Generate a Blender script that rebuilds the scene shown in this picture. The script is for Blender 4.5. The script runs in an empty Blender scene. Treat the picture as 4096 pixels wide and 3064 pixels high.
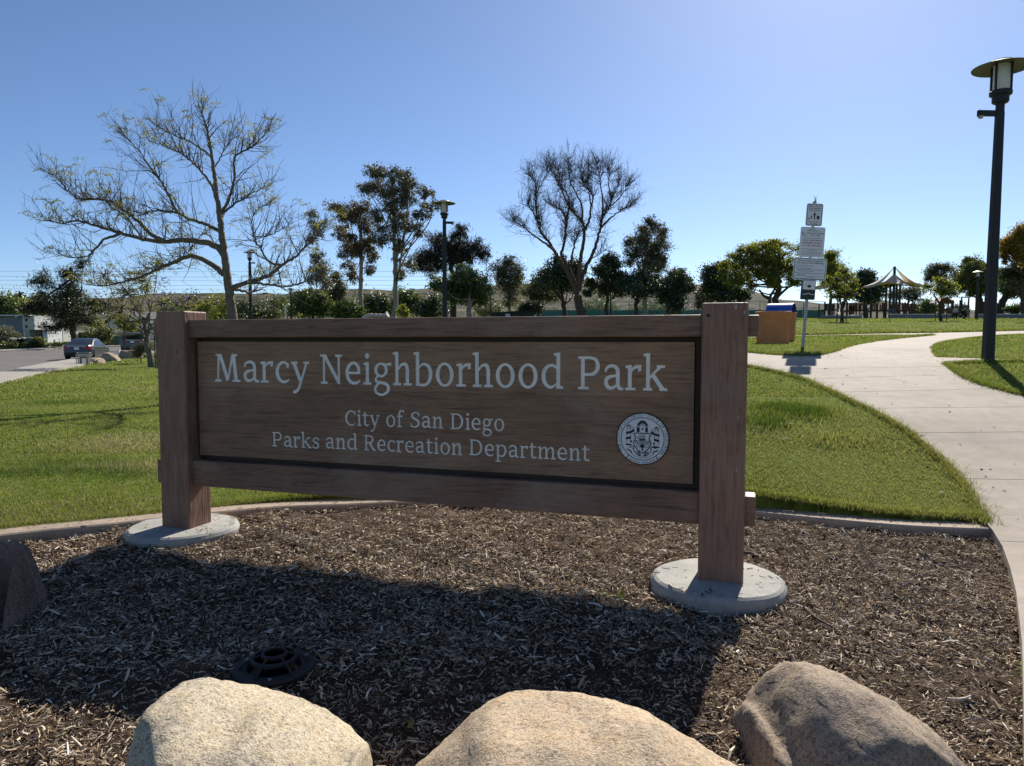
import bpy, bmesh, math, random
import numpy as np
from mathutils import Vector, Matrix, geometry, noise

# ------------------------------------------------------------------ camera, sky, sun, exposure
SC = bpy.context.scene
COL = SC.collection
R = math.radians
F, CX, CY, EYE = 2900.0, 2048.0, 1532.0, 1.5
PITCH = math.atan((1532 - 1360) / F)
cam = bpy.data.cameras.new('camera'); cam_o = bpy.data.objects.new('camera', cam); COL.objects.link(cam_o)
cam.sensor_width = 36.0; cam.lens = F / 4096 * 36.0; cam.clip_start = 0.05; cam.clip_end = 4000
cam_o.location = (0, 0, EYE); cam_o.rotation_euler = (math.pi / 2 - PITCH, 0, 0)
SC.camera = cam_o
SUN_AZ, SUN_EL = R(24.5), R(36.3)
world = bpy.data.worlds.new('World'); SC.world = world; world.use_nodes = True
wn = world.node_tree.nodes; wl = world.node_tree.links
sky = wn.new('ShaderNodeTexSky'); sky.sky_type = 'NISHITA'; sky.sun_disc = False
sky.sun_elevation = SUN_EL; sky.sun_rotation = SUN_AZ
sky.altitude = 50; sky.air_density = 0.7; sky.dust_density = 0.3; sky.ozone_density = 5.0
wl.new(sky.outputs[0], wn['Background'].inputs[0]); wn['Background'].inputs[1].default_value = 0.083
sun = bpy.data.lights.new('sun', 'SUN'); sun.energy = 5.0; sun.angle = R(0.53); sun.color = (1.0, 0.94, 0.84)
sun_o = bpy.data.objects.new('sun', sun); COL.objects.link(sun_o)
sd = Vector((math.sin(SUN_AZ) * math.cos(SUN_EL), math.cos(SUN_AZ) * math.cos(SUN_EL), math.sin(SUN_EL)))
sun_o.rotation_euler = sd.to_track_quat('Z', 'Y').to_euler(); sun_o.location = sd * 50
vs = SC.view_settings; vs.view_transform = 'Standard'; vs.look = 'None'; vs.exposure = 0.63; vs.gamma = 1.0
try: vs.use_curve_mapping = False
except Exception: pass
SC.cycles.max_bounces = 6; SC.cycles.diffuse_bounces = 3; SC.cycles.transparent_max_bounces = 8
SC.cycles.use_denoising = True

# ------------------------------------------------------------------ projection helpers (used once, to place things in the world)
cp, sp = math.cos(PITCH), math.sin(PITCH)
def ray(x, y):
    u = (x - CX) / F; v = (CY - y) / F
    return np.array([u, cp + v * sp, -sp + v * cp])
def W(x, y, Y):
    r = ray(x, y); t = Y / r[1]
    return np.array([0, 0, EYE]) + r * t
def atz(x, y, z):
    r = ray(x, y); t = (z - EYE) / r[2]
    return np.array([0, 0, EYE]) + r * t

# ------------------------------------------------------------------ terrain
PR = np.array([(-50, 0), (5.2, 0), (6, .09), (7, .30), (8, .55), (9.5, .80), (11, 1.03), (12.5, 1.17), (14, 1.27), (17, 1.36), (19, 1.42), (23, 1.60),
               (30, 1.92), (45, 2.6), (64, 3.30), (90, 4.05), (120, 4.75), (160, 5.0), (3000, 5.0)])
PL = np.array([(-50, 0), (34, 0), (54, .12), (66, .42), (75, .66), (85, .92), (100, 1.35), (130, 1.9), (200, 2.2), (3000, 2.2)])
def _smooth_tab(tab):
    xs = np.concatenate([np.linspace(-50, 200, 2501), [3000]])
    ys = np.interp(xs, tab[:, 0], tab[:, 1])
    k = np.hanning(15); k /= k.sum()
    y2 = ys.copy(); y2[8:-9] = np.convolve(ys, k, 'same')[8:-9]
    return xs, y2
_prx, _pry = _smooth_tab(PR); _plx, _ply = _smooth_tab(PL)
def HT(X, Y):
    X = np.asarray(X, float); Y = np.asarray(Y, float)
    a = X / np.maximum(Y, 1.0)
    t = np.clip((a + 0.5) / 0.65, 0, 1); w = t * t * (3 - 2 * t)
    return 0.08 + np.interp(Y, _plx, _ply) * (1 - w) + np.interp(Y, _prx, _pry) * w
def G(x, y, dz=0.0):
    """pixel -> point on the terrain"""
    r = ray(x, y); o = np.array([0, 0, EYE])
    ts = np.geomspace(2, 400, 4000)
    P = o[None] + r[None] * ts[:, None]
    d = P[:, 2] - HT(P[:, 0], P[:, 1]) - dz
    i = np.argmax(d < 0)
    if d[i] >= 0: i = len(ts) - 1
    t0, t1 = ts[max(i - 1, 0)], ts[i]
    f = d[i - 1] / (d[i - 1] - d[i]) if i > 0 and d[i] < 0 else 1
    return o + r * (t0 + (t1 - t0) * f)
def gz(x, y): return float(HT(x, y))
def GP(pts, dz=0.0): return [tuple(G(x, y, dz)[:2]) for x, y in pts]

# ------------------------------------------------------------------ object helpers
def link(o, parent=None):
    COL.objects.link(o)
    if parent is not None: o.parent = parent
    return o
def tag(o, label=None, cat=None, group=None, kind=None):
    if label: o['label'] = label
    if cat: o['category'] = cat
    if group: o['group'] = group
    if kind: o['kind'] = kind
    return o
def thing(name, label, cat, loc=(0, 0, 0), rz=0.0, group=None, rot=None):
    o = bpy.data.objects.new(name, None); link(o)
    o.location = tuple(float(v) for v in loc); o.rotation_euler = rot if rot else (0, 0, rz)
    o.empty_display_size = 0.2
    return tag(o, label, cat, group)
def copy_tree(o, parent=None):
    c = o.copy(); link(c, parent)
    for ch in list(o.children): copy_tree(ch, c)
    return c

class Geo:
    """collects vertices and faces; build() links them as ONE mesh object"""
    def __init__(s): s.V = []; s.F3 = []; s.F4 = []; s.FN = []; s.n = 0
    def add(s, v, f3=None, f4=None, fn=None):
        v = np.asarray(v, float).reshape(-1, 3)
        s.V.append(v)
        if f3 is not None and len(f3): s.F3.append(np.asarray(f3, int).reshape(-1, 3) + s.n)
        if f4 is not None and len(f4): s.F4.append(np.asarray(f4, int).reshape(-1, 4) + s.n)
        if fn is not None:
            for f in fn: s.FN.append([i + s.n for i in f])
        s.n += len(v); return s
    def box(s, c, d, rz=0.0, M=None):
        x, y, z = d[0] / 2, d[1] / 2, d[2] / 2
        v = np.array([(-x, -y, -z), (x, -y, -z), (x, y, -z), (-x, y, -z), (-x, -y, z), (x, -y, z), (x, y, z), (-x, y, z)])
        if rz: 
            cc, ss = math.cos(rz), math.sin(rz); v = v @ np.array([[cc, ss, 0], [-ss, cc, 0], [0, 0, 1]])
        if M is not None: v = v @ np.array(M).T
        return s.add(v + np.asarray(c, float), f4=[(0, 3, 2, 1), (4, 5, 6, 7), (0, 1, 5, 4), (1, 2, 6, 5), (2, 3, 7, 6), (3, 0, 4, 7)])
    def bar(s, a, b, w, h=None, up=(0, 0, 1)):
        a = np.asarray(a, float); b = np.asarray(b, float); h = h or w
        d = b - a; L = np.linalg.norm(d); d /= L; u = np.asarray(up, float)
        if abs(d @ u) > .95: u = np.array([1., 0, 0])
        x = np.cross(d, u); x /= np.linalg.norm(x); u = np.cross(x, d)
        v = [p + x * i * w / 2 + u * j * h / 2 for p in (a, b) for i, j in ((-1, -1), (1, -1), (1, 1), (-1, 1))]
        return s.add(v, f4=[(3, 2, 1, 0), (4, 5, 6, 7), (0, 1, 5, 4), (1, 2, 6, 5), (2, 3, 7, 6), (3, 0, 4, 7)])
    def tube(s, P, r, k=6, cap=True):
        P = np.asarray(P, float); n = len(P); r = np.broadcast_to(np.asarray(r, float), (n,))
        T = np.gradient(P, axis=0); T /= np.linalg.norm(T, axis=1)[:, None] + 1e-9
        u = np.array([0.31, 0.17, 1.0]) if abs(T[:, 2]).mean() < .8 else np.array([1.0, 0.2, 0.1])
        A = np.cross(T, u); A /= np.linalg.norm(A, axis=1)[:, None] + 1e-9; B = np.cross(T, A)
        th = np.arange(k) * 2 * math.pi / k
        v = (P[:, None] + r[:, None, None] * (A[:, None] * np.cos(th)[None, :, None] + B[:, None] * np.sin(th)[None, :, None])).reshape(-1, 3)
        i = np.arange(n - 1)[:, None] * k; j = np.arange(k)[None]; j2 = (j + 1) % k
        f = np.stack([i + j, i + j2, i + k + j2, i + k + j], -1).reshape(-1, 4)
        s.add(v, f4=f)
        if cap and k > 3:
            s.FN.append([s.n - n * k + q for q in range(k)]); s.FN.append([s.n - k + q for q in range(k)][::-1])
        return s
    def lathe(s, prof, c=(0, 0, 0), k=24, M=None):
        prof = np.asarray(prof, float); n = len(prof); th = np.arange(k) * 2 * math.pi / k
        v = np.stack([prof[:, 0, None] * np.cos(th), prof[:, 0, None] * np.sin(th), np.repeat(prof[:, 1, None], k, 1)], -1).reshape(-1, 3)
        if M is not None: v = v @ np.array(M).T
        i = np.arange(n - 1)[:, None] * k; j = np.arange(k)[None]; j2 = (j + 1) % k
        f = np.stack([i + j, i + j2, i + k + j2, i + k + j], -1).reshape(-1, 4)
        s.add(v + np.asarray(c, float), f4=f)
        if prof[0, 0] > 1e-4: s.FN.append([s.n - n * k + q for q in range(k)][::-1])
        if prof[-1, 0] > 1e-4: s.FN.append([s.n - k + q for q in range(k)])
        return s
    def prism(s, poly, h, axis='z', off=0.0):
        """poly in 2D extruded; axis z: (x,y)->h up ; axis y: (x,z)-> y from off to off+h"""
        n = len(poly)
        if axis == 'z': v = [(x, y, off) for x, y in poly] + [(x, y, off + h) for x, y in poly]
        elif axis == 'y': v = [(x, off, z) for x, z in poly] + [(x, off + h, z) for x, z in poly]
        else: v = [(off, y, z) for y, z in poly] + [(off + h, y, z) for y, z in poly]
        fn = [list(range(n))[::-1], [n + i for i in range(n)]] + [[i, (i + 1) % n, n + (i + 1) % n, n + i] for i in range(n)]
        return s.add(v, fn=fn)
    def build(s, name, mat, parent=None, smooth=False, recalc=False):
        me = bpy.data.meshes.new(name)
        V = np.concatenate(s.V) if s.V else np.zeros((0, 3))
        f3 = np.concatenate(s.F3) if s.F3 else np.zeros((0, 3), int)
        f4 = np.concatenate(s.F4) if s.F4 else np.zeros((0, 4), int)
        loops = [f3.ravel(), f4.ravel()] + ([np.array(sum(s.FN, []), int)] if s.FN else [])
        tot = np.concatenate([np.full(len(f3), 3), np.full(len(f4), 4), np.array([len(f) for f in s.FN], int)]).astype(np.int32)
        lp = np.concatenate(loops).astype(np.int32)
        me.vertices.add(len(V)); me.vertices.foreach_set('co', V.astype(np.float32).ravel())
        me.loops.add(len(lp)); me.loops.foreach_set('vertex_index', lp)
        me.polygons.add(len(tot)); st = np.concatenate([[0], np.cumsum(tot)[:-1]]).astype(np.int32)
        me.polygons.foreach_set('loop_start', st); me.polygons.foreach_set('loop_total', tot)
        me.polygons.foreach_set('use_smooth', np.full(len(tot), bool(smooth)))
        me.update(calc_edges=True)
        if recalc:
            bm = bmesh.new(); bm.from_mesh(me); bmesh.ops.recalc_face_normals(bm, faces=bm.faces); bm.to_mesh(me); bm.free()
        if mat: me.materials.append(mat)
        return link(bpy.data.objects.new(name, me), parent)

def bevel_box(name, lo, hi, mat, parent=None, b=0.01, seg=2):
    bm = bmesh.new(); lo = Vector(lo); hi = Vector(hi)
    bmesh.ops.create_cube(bm, size=1.0); bmesh.ops.scale(bm, vec=hi - lo, verts=bm.verts); bmesh.ops.translate(bm, vec=(lo + hi) / 2, verts=bm.verts)
    bmesh.ops.bevel(bm, geom=bm.edges[:], offset=b, segments=seg, affect='EDGES', profile=.5)
    me = bpy.data.meshes.new(name); bm.to_mesh(me); bm.free(); me.materials.append(mat)
    return link(bpy.data.objects.new(name, me), parent)
def add_bevel(o, w, seg=2):
    bm = bmesh.new(); bm.from_mesh(o.data); bmesh.ops.remove_doubles(bm, verts=bm.verts, dist=1e-5)
    es = [e for e in bm.edges if len(e.link_faces) == 2 and e.calc_face_angle(0) > .5]
    bmesh.ops.bevel(bm, geom=es, offset=w, segments=seg, affect='EDGES', profile=.5); bm.to_mesh(o.data); bm.free(); return o

def inpoly(X, Y, poly):
    X = np.asarray(X); Y = np.asarray(Y); r = np.zeros(X.shape, bool); n = len(poly)
    for i in range(n):
        x0, y0 = poly[i]; x1, y1 = poly[(i + 1) % n]
        if y0 == y1: continue
        c = ((y0 > Y) != (y1 > Y)) & (X < (x1 - x0) * (Y - y0) / (y1 - y0) + x0); r ^= c
    return r
def catmull(P, n=8):
    P = np.asarray(P, float); Q = np.vstack([2 * P[0] - P[1], P, 2 * P[-1] - P[-2]]); out = []
    for i in range(1, len(Q) - 2):
        t = np.linspace(0, 1, n, endpoint=False)[:, None]
        a, b, c, d = Q[i - 1], Q[i], Q[i + 1], Q[i + 2]
        out.append(.5 * (2 * b + (c - a) * t + (2 * a - 5 * b + 4 * c - d) * t ** 2 + (3 * b - a - 3 * c + d) * t ** 3))
    return np.vstack(out + [P[-1:]])
def vnoise(P, scale, seed=0.0):
    return np.array([noise.noise(Vector((p[0] * scale + seed, p[1] * scale - seed, p[2] * scale + 2 * seed))) for p in P])

# ------------------------------------------------------------------ materials
def lin(c): return tuple((v / 12.92 if v <= .04045 else ((v + .055) / 1.055) ** 2.4) for v in c)
class NT:
    def __init__(s, name):
        s.m = bpy.data.materials.new(name); s.m.use_nodes = True; s.t = s.m.node_tree; s.N = s.t.nodes; s.L = s.t.links
        s.b = s.N['Principled BSDF']; s.out = s.N['Material Output']
    def n(s, typ, **kw):
        o = s.N.new(typ)
        for k, v in kw.items():
            if k.startswith('i_'):
                key = k[2:]; key = int(key) if key.isdigit() else key.replace('_', ' ')
                if isinstance(v, bpy.types.NodeSocket): s.L.new(v, o.inputs[key])
                else: o.inputs[key].default_value = v
            else: setattr(o, k, v)
        return o
    def coord(s, which='Object', scale=(1, 1, 1)):
        if which == 'Position': src = s.n('ShaderNodeNewGeometry').outputs['Position']
        else: src = s.n('ShaderNodeTexCoord').outputs[which]
        return s.n('ShaderNodeMapping', i_0=src, i_Scale=scale).outputs[0]
    def noise(s, vec, scale, detail=4, rough=.6, dist=0.0):
        return s.n('ShaderNodeTexNoise', i_Vector=vec, i_Scale=scale, i_Detail=detail, i_Roughness=rough, i_Distortion=dist).outputs['Fac']
    def ramp(s, fac, stops, interp='LINEAR'):
        r = s.n('ShaderNodeValToRGB', i_0=fac); e = r.color_ramp.elements; r.color_ramp.interpolation = interp
        while len(e) < len(stops): e.new(.5)
        for q, (p, c) in zip(e, stops): q.position = p; q.color = (c[0], c[1], c[2], 1) if hasattr(c, '__len__') else (c, c, c, 1)
        return r.outputs[0]
    def mix(s, fac, a, b, mode='MIX'):
        o = s.n('ShaderNodeMix', data_type='RGBA', blend_type=mode)
        for idx, v in ((0, fac), (6, a), (7, b)):
            if isinstance(v, bpy.types.NodeSocket): s.L.new(v, o.inputs[idx])
            else: o.inputs[idx].default_value = v if not hasattr(v, '__len__') else (v[0], v[1], v[2], 1)
        return o.outputs[2]
    def set(s, base=None, rough=None, spec=None, metal=None, bump=None, bs=.3, bd=.01):
        for k, v in (('Base Color', base), ('Roughness', rough), ('Specular IOR Level', spec), ('Metallic', metal)):
            if v is None: continue
            if isinstance(v, bpy.types.NodeSocket): s.L.new(v, s.b.inputs[k])
            else: s.b.inputs[k].default_value = (v[0], v[1], v[2], 1) if hasattr(v, '__len__') else v
        if bump is not None:
            o = s.n('ShaderNodeBump', i_Height=bump, i_Strength=bs, i_Distance=bd); s.L.new(o.outputs[0], s.b.inputs['Normal'])
        return s.m
def plain(name, c, rough=.6, c2=None, scale=3.0, metal=0.0, spec=.4, bs=.15, bd=.01, coord='Object', st=(1, 1, 1), detail=5):
    t = NT(name); v = t.coord(coord, st); f = t.noise(v, scale, detail)
    c2 = c2 or tuple(x * .72 for x in c)
    col = t.ramp(f, [(.3, c2), (.7, c)])
    return t.set(base=col, rough=rough, metal=metal, spec=spec, bump=t.noise(v, scale * 9, 3), bs=bs, bd=bd)
def leafmat(name, stops, trans=.45, gloss=.10, tcol=None):
    """leaf: colour varies leaf by leaf; light passes through"""
    t = NT(name); rnd = t.n('ShaderNodeNewGeometry').outputs['Random Per Island']
    col = t.ramp(rnd, stops)
    big = t.noise(t.coord('Position'), .5, 3); col = t.mix(.5, col, t.ramp(big, [(.35, .55), (.65, 1.35)]), 'MULTIPLY')
    d = t.n('ShaderNodeBsdfDiffuse', i_Color=col)
    tc = t.mix(1.0, col, tcol or (1.25, 1.25, .6), 'MULTIPLY')
    tr = t.n('ShaderNodeBsdfTranslucent', i_Color=tc)
    m1 = t.n('ShaderNodeMixShader', i_0=trans); t.L.new(d.outputs[0], m1.inputs[1]); t.L.new(tr.outputs[0], m1.inputs[2])
    g = t.n('ShaderNodeBsdfGlossy', i_Color=(1, 1, 1, 1), i_Roughness=.6)
    fr = t.n('ShaderNodeFresnel', i_IOR=1.4); fm = t.n('ShaderNodeMath', operation='MULTIPLY', i_0=fr.outputs[0], i_1=gloss * 1.6)
    m2 = t.n('ShaderNodeMixShader'); t.L.new(fm.outputs[0], m2.inputs[0]); t.L.new(m1.outputs[0], m2.inputs[1]); t.L.new(g.outputs[0], m2.inputs[2])
    t.L.new(m2.outputs[0], t.out.inputs[0]); return t.m

def m_wood(name, horiz=True, c=(.088, .056, .040), seed=0.0):
    t = NT(name); tc = t.n('ShaderNodeTexCoord').outputs['Object']
    mp = t.n('ShaderNodeMapping', i_0=tc, i_Scale=(1.6, 1.6, 26) if horiz else (26, 26, 1.6), i_Location=(seed, seed * 2, seed))
    fine = t.noise(mp.outputs[0], 2.2, 7, .62, .6)
    mp2 = t.n('ShaderNodeMapping', i_0=tc, i_Scale=(.55, .5, 3.2) if horiz else (3.2, 3.2, .55), i_Location=(seed * 3, seed, seed))
    warp = t.noise(mp2.outputs[0], 1.4, 2, .4, .3)
    wv = t.n('ShaderNodeMath', operation='MULTIPLY', i_0=warp, i_1=17.0).outputs[0]
    ring = t.n('ShaderNodeMath', operation='PINGPONG', i_0=wv, i_1=.5).outputs[0]
    ring = t.n('ShaderNodeMath', operation='POWER', i_0=ring, i_1=.6).outputs[0]
    blotch = t.noise(tc, 2.1, 4, .55); blotch2 = t.noise(tc, 9.0, 5, .6)
    col = t.ramp(blotch, [(.3, tuple(v * .78 for v in c)), (.7, tuple(v * 1.16 for v in c))])
    col = t.mix(.85, col, t.ramp(fine, [(.32, .50), (.5, 1.0), (.72, 1.16)]), 'MULTIPLY'); col = t.mix(.38, col, t.ramp(ring, [(.0, .55), (.35, 1.0)]), 'MULTIPLY')
    col = t.mix(.35, col, t.ramp(blotch2, [(.3, .7), (.7, 1.15)]), 'MULTIPLY')
    h = t.mix(.5, fine, ring); dirt = t.noise(tc, 1.1, 6, .7); col = t.mix(t.ramp(dirt, [(.52, 0.0), (.72, .5)]), col, (.30, .24, .19))
    kn = t.n('ShaderNodeTexVoronoi', i_Vector=t.n('ShaderNodeMapping', i_0=tc, i_Scale=(1.1, 1, 2.6) if horiz else (2.6, 1, 1.1), i_Location=(seed * 1.7, 0, seed)).outputs[0], i_Scale=1.0).outputs['Distance']
    col = t.mix(t.ramp(kn, [(.035, .7), (.06, 0.0)]), col, tuple(v * .35 for v in c))
    return t.set(base=col, rough=t.ramp(blotch2, [(.2, .42), (.8, .62)]), spec=.35, bump=h, bs=.9, bd=.006)

WOODH = [m_wood('painted_wood_' + q, True, c, s) for q, c, s in (('upper', (.300, .172, .100), 1.7), ('middle', (.250, .140, .082), 5.2), ('lower', (.288, .162, .094), 9.9))]
WOODR = m_wood('painted_wood_rail', True, (.225, .125, .080), 3.3)
WOODV = m_wood('painted_wood_post', False, (.248, .138, .092), 6.1)
M_RECESS = plain('dark_brown_backing', (.075, .045, .030), .7)
M_LETTER = plain('white_letter_paint', (.90, .86, .80), .5, (.76, .725, .67), 12, bs=.3, bd=.004)

def m_concrete(name, c, c2, sc=1.0, speck=.5, coord='Position', rough=.85, dark=.75):
    t = NT(name); v = t.coord(coord)
    big = t.noise(v, .7 * sc, 5, .6); mid = t.noise(v, 5 * sc, 6, .65); fine = t.noise(v, 160, 2, .6)
    col = t.ramp(big, [(.36, c2), (.62, c)])
    col = t.mix(.75, col, t.ramp(mid, [(.25, dark), (.6, 1.08)]), 'MULTIPLY')
    spot = t.noise(v, 3.3 * sc, 8, .75); col = t.mix(t.ramp(spot, [(.26, .6), (.33, 0.0)]), col, tuple(x * .35 for x in c2))
    col = t.mix(speck, col, t.ramp(fine, [(.3, .6), (.55, 1.0), (.75, 1.25)]), 'MULTIPLY')
    return t.set(base=col, rough=rough, spec=.3, bump=t.mix(.5, mid, fine), bs=.5, bd=.006)
M_PATH = m_concrete('tan_path_concrete', (.385, .325, .262), (.305, .256, .204))
M_PLINTH = m_concrete('grey_footing_concrete', (.40, .385, .345), (.31, .30, .27), 3)
M_KERB = m_concrete('tan_kerb_concrete', (.38, .30, .225), (.30, .235, .175), 2)
M_ASPHALT = m_concrete('worn_asphalt', (.155, .138, .122), (.125, .112, .10), .5, .5)
M_WALK = m_concrete('pavement_concrete', (.37, .335, .285), (.30, .275, .235))
def m_stone(name, c, c2, warm):
    t = NT(name); v = t.coord('Object')
    big = t.noise(v, 2.6, 5, .6); mid = t.noise(v, 16, 5, .65); fine = t.noise(v, 62, 4, .75); fine2 = t.noise(v, 150, 3, .7)
    mus = t.n('ShaderNodeTexVoronoi', i_Vector=v, i_Scale=150.0).outputs['Distance']
    col = t.ramp(big, [(.32, c2), (.62, c)])
    col = t.mix(t.ramp(mid, [(.45, 0.0), (.68, .65)]), col, warm)
    col = t.mix(.75, col, t.ramp(fine, [(.36, .30), (.46, .92), (.70, 1.35)]), 'MULTIPLY')
    col = t.mix(.65, col, t.ramp(fine2, [(.38, .25), (.48, 1.0), (.7, 1.25)]), 'MULTIPLY')
    col = t.mix(.25, col, t.ramp(mus, [(.1, .6), (.5, 1.1)]), 'MULTIPLY')
    st = t.noise(v, 1.7, 6, .7); col = t.mix(t.ramp(st, [(.52, 0.0), (.66, .55)]), col, tuple(x * .42 for x in c2)); li = t.noise(v, 4.2, 7, .75); col = t.mix(t.ramp(li, [(.60, 0.0), (.68, .5)]), col, tuple(min(1, x * 1.45) for x in c))
    hh = t.mix(.45, mid, t.mix(.5, fine, fine2))
    return t.set(base=col, rough=.85, spec=.25, bump=hh, bs=1.0, bd=.016)
M_ST1 = m_stone('pale_granite', (.52, .44, .32), (.40, .345, .265), (.47, .37, .22))
M_ST2 = m_stone('golden_granite', (.52, .40, .275), (.42, .335, .24), (.46, .315, .17))
M_ST3 = m_stone('brown_granite', (.36, .28, .205), (.25, .20, .155), (.34, .245, .155))
M_ST0 = m_stone('dark_red_stone', (.30, .225, .185), (.19, .145, .125), (.27, .175, .125))

def m_ground():
    t = NT('lawn_soil'); p = t.coord('Position'); a = t.noise(p, .35, 4); b = t.noise(p, 9, 5, .7)
    col = t.ramp(a, [(.3, (.11, .12, .022)), (.7, (.125, .175, .026))])
    far = t.mix(.7, col, t.ramp(b, [(.3, .6), (.7, 1.25)]), 'MULTIPLY')
    return t.set(base=far, rough=.95, spec=.05, bump=b, bs=.6, bd=.03)
M_LAWN = m_ground()
def m_soil():
    t = NT('mulch_soil'); v = t.coord('Position'); a = t.noise(v, 14, 5); b = t.noise(v, 1.1, 4, .6)
    col = t.ramp(a, [(.3, (.045, .031, .022)), (.7, (.095, .066, .046))]); col = t.mix(t.ramp(b, [(.55, 0.0), (.70, .55)]), col, t.ramp(a, [(.3, (.16, .11, .07)), (.7, (.27, .195, .13))]))
    return t.set(base=col, rough=.95, spec=.05, bump=t.noise(v, 90, 4), bs=.8, bd=.02)
M_SOIL = m_soil()
M_HILL = None
def m_grass():
    t = NT('grass_blades'); geo = t.n('ShaderNodeNewGeometry'); rnd = geo.outputs['Random Per Island']; p = geo.outputs['Position']
    lush = t.ramp(rnd, [(0, (.060, .100, .014)), (.5, (.105, .155, .024)), (1, (.17, .215, .048))])
    dry = t.ramp(rnd, [(0, (.15, .14, .05)), (.5, (.23, .21, .09)), (1, (.34, .30, .15))])
    n1 = t.noise(p, .42, 4, .6); n2 = t.noise(p, 2.3, 4, .6)
    n3 = t.noise(p, 7.0, 3, .6); f = t.ramp(t.mix(.35, t.mix(.5, n1, n2), n3), [(.40, .08), (.60, .85)])
    # a worn dry patch west of the sign and the dry strip along the path
    def blob(c, r, s):
        q = t.n('ShaderNodeVectorMath', operation='SUBTRACT', i_0=p, i_1=(c[0], c[1], c[2])).outputs[0]
        q = t.n('ShaderNodeVectorMath', operation='MULTIPLY', i_0=q, i_1=(1 / r[0], 1 / r[1], 0)).outputs[0]
        L = t.n('ShaderNodeVectorMath', operation='LENGTH', i_0=q).outputs['Value']
        L = t.n('ShaderNodeMath', operation='ADD', i_0=L, i_1=t.n('ShaderNodeMath', operation='MULTIPLY', i_0=n2, i_1=.9).outputs[0]).outputs[0]
        return t.ramp(L, [(.9, s), (1.0, 0.0)]) if False else t.ramp(t.n('ShaderNodeMath', operation='MULTIPLY', i_0=L, i_1=.5).outputs[0], [(.45, s), (.8, 0.0)])
    P1 = G(610, 1770); P2 = G(3560, 1850); P3 = G(100, 2080); P4 = G(640, 1555)
    for c, r, s in ((P1, (1.6, 1.5), .95), (P2, (2.2, 2.4), .85), (P3, (2.2, .5), .7), (P4, (2.0, 1.2), .6)):
        b = blob(c, r, s); f = t.n('ShaderNodeMath', operation='MAXIMUM', i_0=f, i_1=b).outputs[0]
    col = t.mix(f, lush, dry); th = t.ramp(rnd, [(0, (.15, .125, .08)), (.6, (.27, .23, .155)), (1, (.38, .33, .24))])
    for (x, y), r in (((590, 1760), (1.3, 1.1)), ((480, 1870), (1.2, .5)), ((600, 1552), (1.2, .7)), ((1690, 1990), (1.0, .3))): col = t.mix(blob(G(x, y), r, .85), col, th)
    for (x, y), r in (((3120, 1640), (.45, .4)), ((3240, 1652), (.35, .35)), ((3060, 1690), (.3, .3)), ((230, 1612), (1.3, .7)), ((150, 1890), (.7, .45)), ((450, 1900), (.6, .4)), ((280, 1850), (.8, .4))):
        b = blob(G(x, y), r, .8); col = t.mix(b, col, t.ramp(rnd, [(0, (.030, .062, .010)), (1, (.075, .125, .020))]))
    d = t.n('ShaderNodeBsdfDiffuse', i_Color=col); tr = t.n('ShaderNodeBsdfTranslucent', i_Color=t.mix(1.0, col, (1.2, 1.3, .7), 'MULTIPLY'))
    m1 = t.n('ShaderNodeMixShader', i_0=.5); t.L.new(d.outputs[0], m1.inputs[1]); t.L.new(tr.outputs[0], m1.inputs[2])
    g = t.n('ShaderNodeBsdfGlossy', i_Roughness=.5); m2 = t.n('ShaderNodeMixShader', i_0=.025)
    t.L.new(m1.outputs[0], m2.inputs[1]); t.L.new(g.outputs[0], m2.inputs[2]); t.L.new(m2.outputs[0], t.out.inputs[0]); return t.m
def m_chips():
    t = NT('shredded_bark'); rnd = t.n('ShaderNodeNewGeometry').outputs['Random Per Island']
    col = t.ramp(rnd, [(0, (.035, .022, .014)), (.20, (.13, .086, .053)), (.45, (.30, .215, .138)), (.72, (.49, .38, .26)), (.90, (.66, .55, .41)), (1, (.80, .73, .60))])
    return t.set(base=col, rough=.95, spec=.04)
M_CHIP = m_chips()
M_BLACKMET = plain('black_lamp_metal', (.022, .022, .024), .55, (.014, .014, .015), 30, spec=.35, bs=.3, bd=.003)
M_GREENMET = plain('dark_green_metal', (.020, .032, .026), .5, None, 10)
M_HATIN = plain('olive_shade_metal', (.085, .085, .062), .5, None, 8)
def m_frost():
    t = NT('frosted_glass')
    d = t.n('ShaderNodeBsdfDiffuse', i_Color=(.75, .76, .78, 1)); tr = t.n('ShaderNodeBsdfTranslucent', i_Color=(.8, .8, .78, 1))
    m = t.n('ShaderNodeMixShader', i_0=.6); t.L.new(d.outputs[0], m.inputs[1]); t.L.new(tr.outputs[0], m.inputs[2]); t.L.new(m.outputs[0], t.out.inputs[0]); return t.m
M_FROST = m_frost()
M_WHITE = plain('white_sign_face', (.72, .73, .75), .45, (.66, .67, .69), 6)
M_SIGNBLACK = plain('black_print', (.018, .018, .02), .5)
M_SIGNRED = plain('red_print', (.42, .03, .025), .5)
M_GALV = plain('galvanised_steel', (.42, .42, .40), .45, (.30, .30, .29), 20, metal=.6)
M_TERRA = plain('terracotta_concrete', (.56, .225, .085), .8, (.44, .165, .06), 3.5, bs=.3, bd=.01)
M_BLUE = plain('blue_plastic', (.020, .095, .42), .35, (.015, .075, .34), 4)
M_CREAM = plain('cream_sail', (.68, .57, .44), .8)
M_DARK = plain('near_black', (.012, .012, .013), .6)
M_WHITEWALL = plain('white_render', (.62, .63, .66), .8, (.52, .53, .56), 2)
M_GREYWALL = plain('blue_grey_siding', (.20, .215, .245), .75, (.17, .18, .21), 2)
M_PALEWALL = plain('pale_stucco', (.50, .50, .48), .8, (.42, .42, .40), 6)
M_ROOF = plain('dark_roof', (.045, .045, .048), .8)
M_GLASS = plain('dark_window_glass', (.015, .018, .022), .12, None, 2, spec=.6, bs=0)
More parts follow.
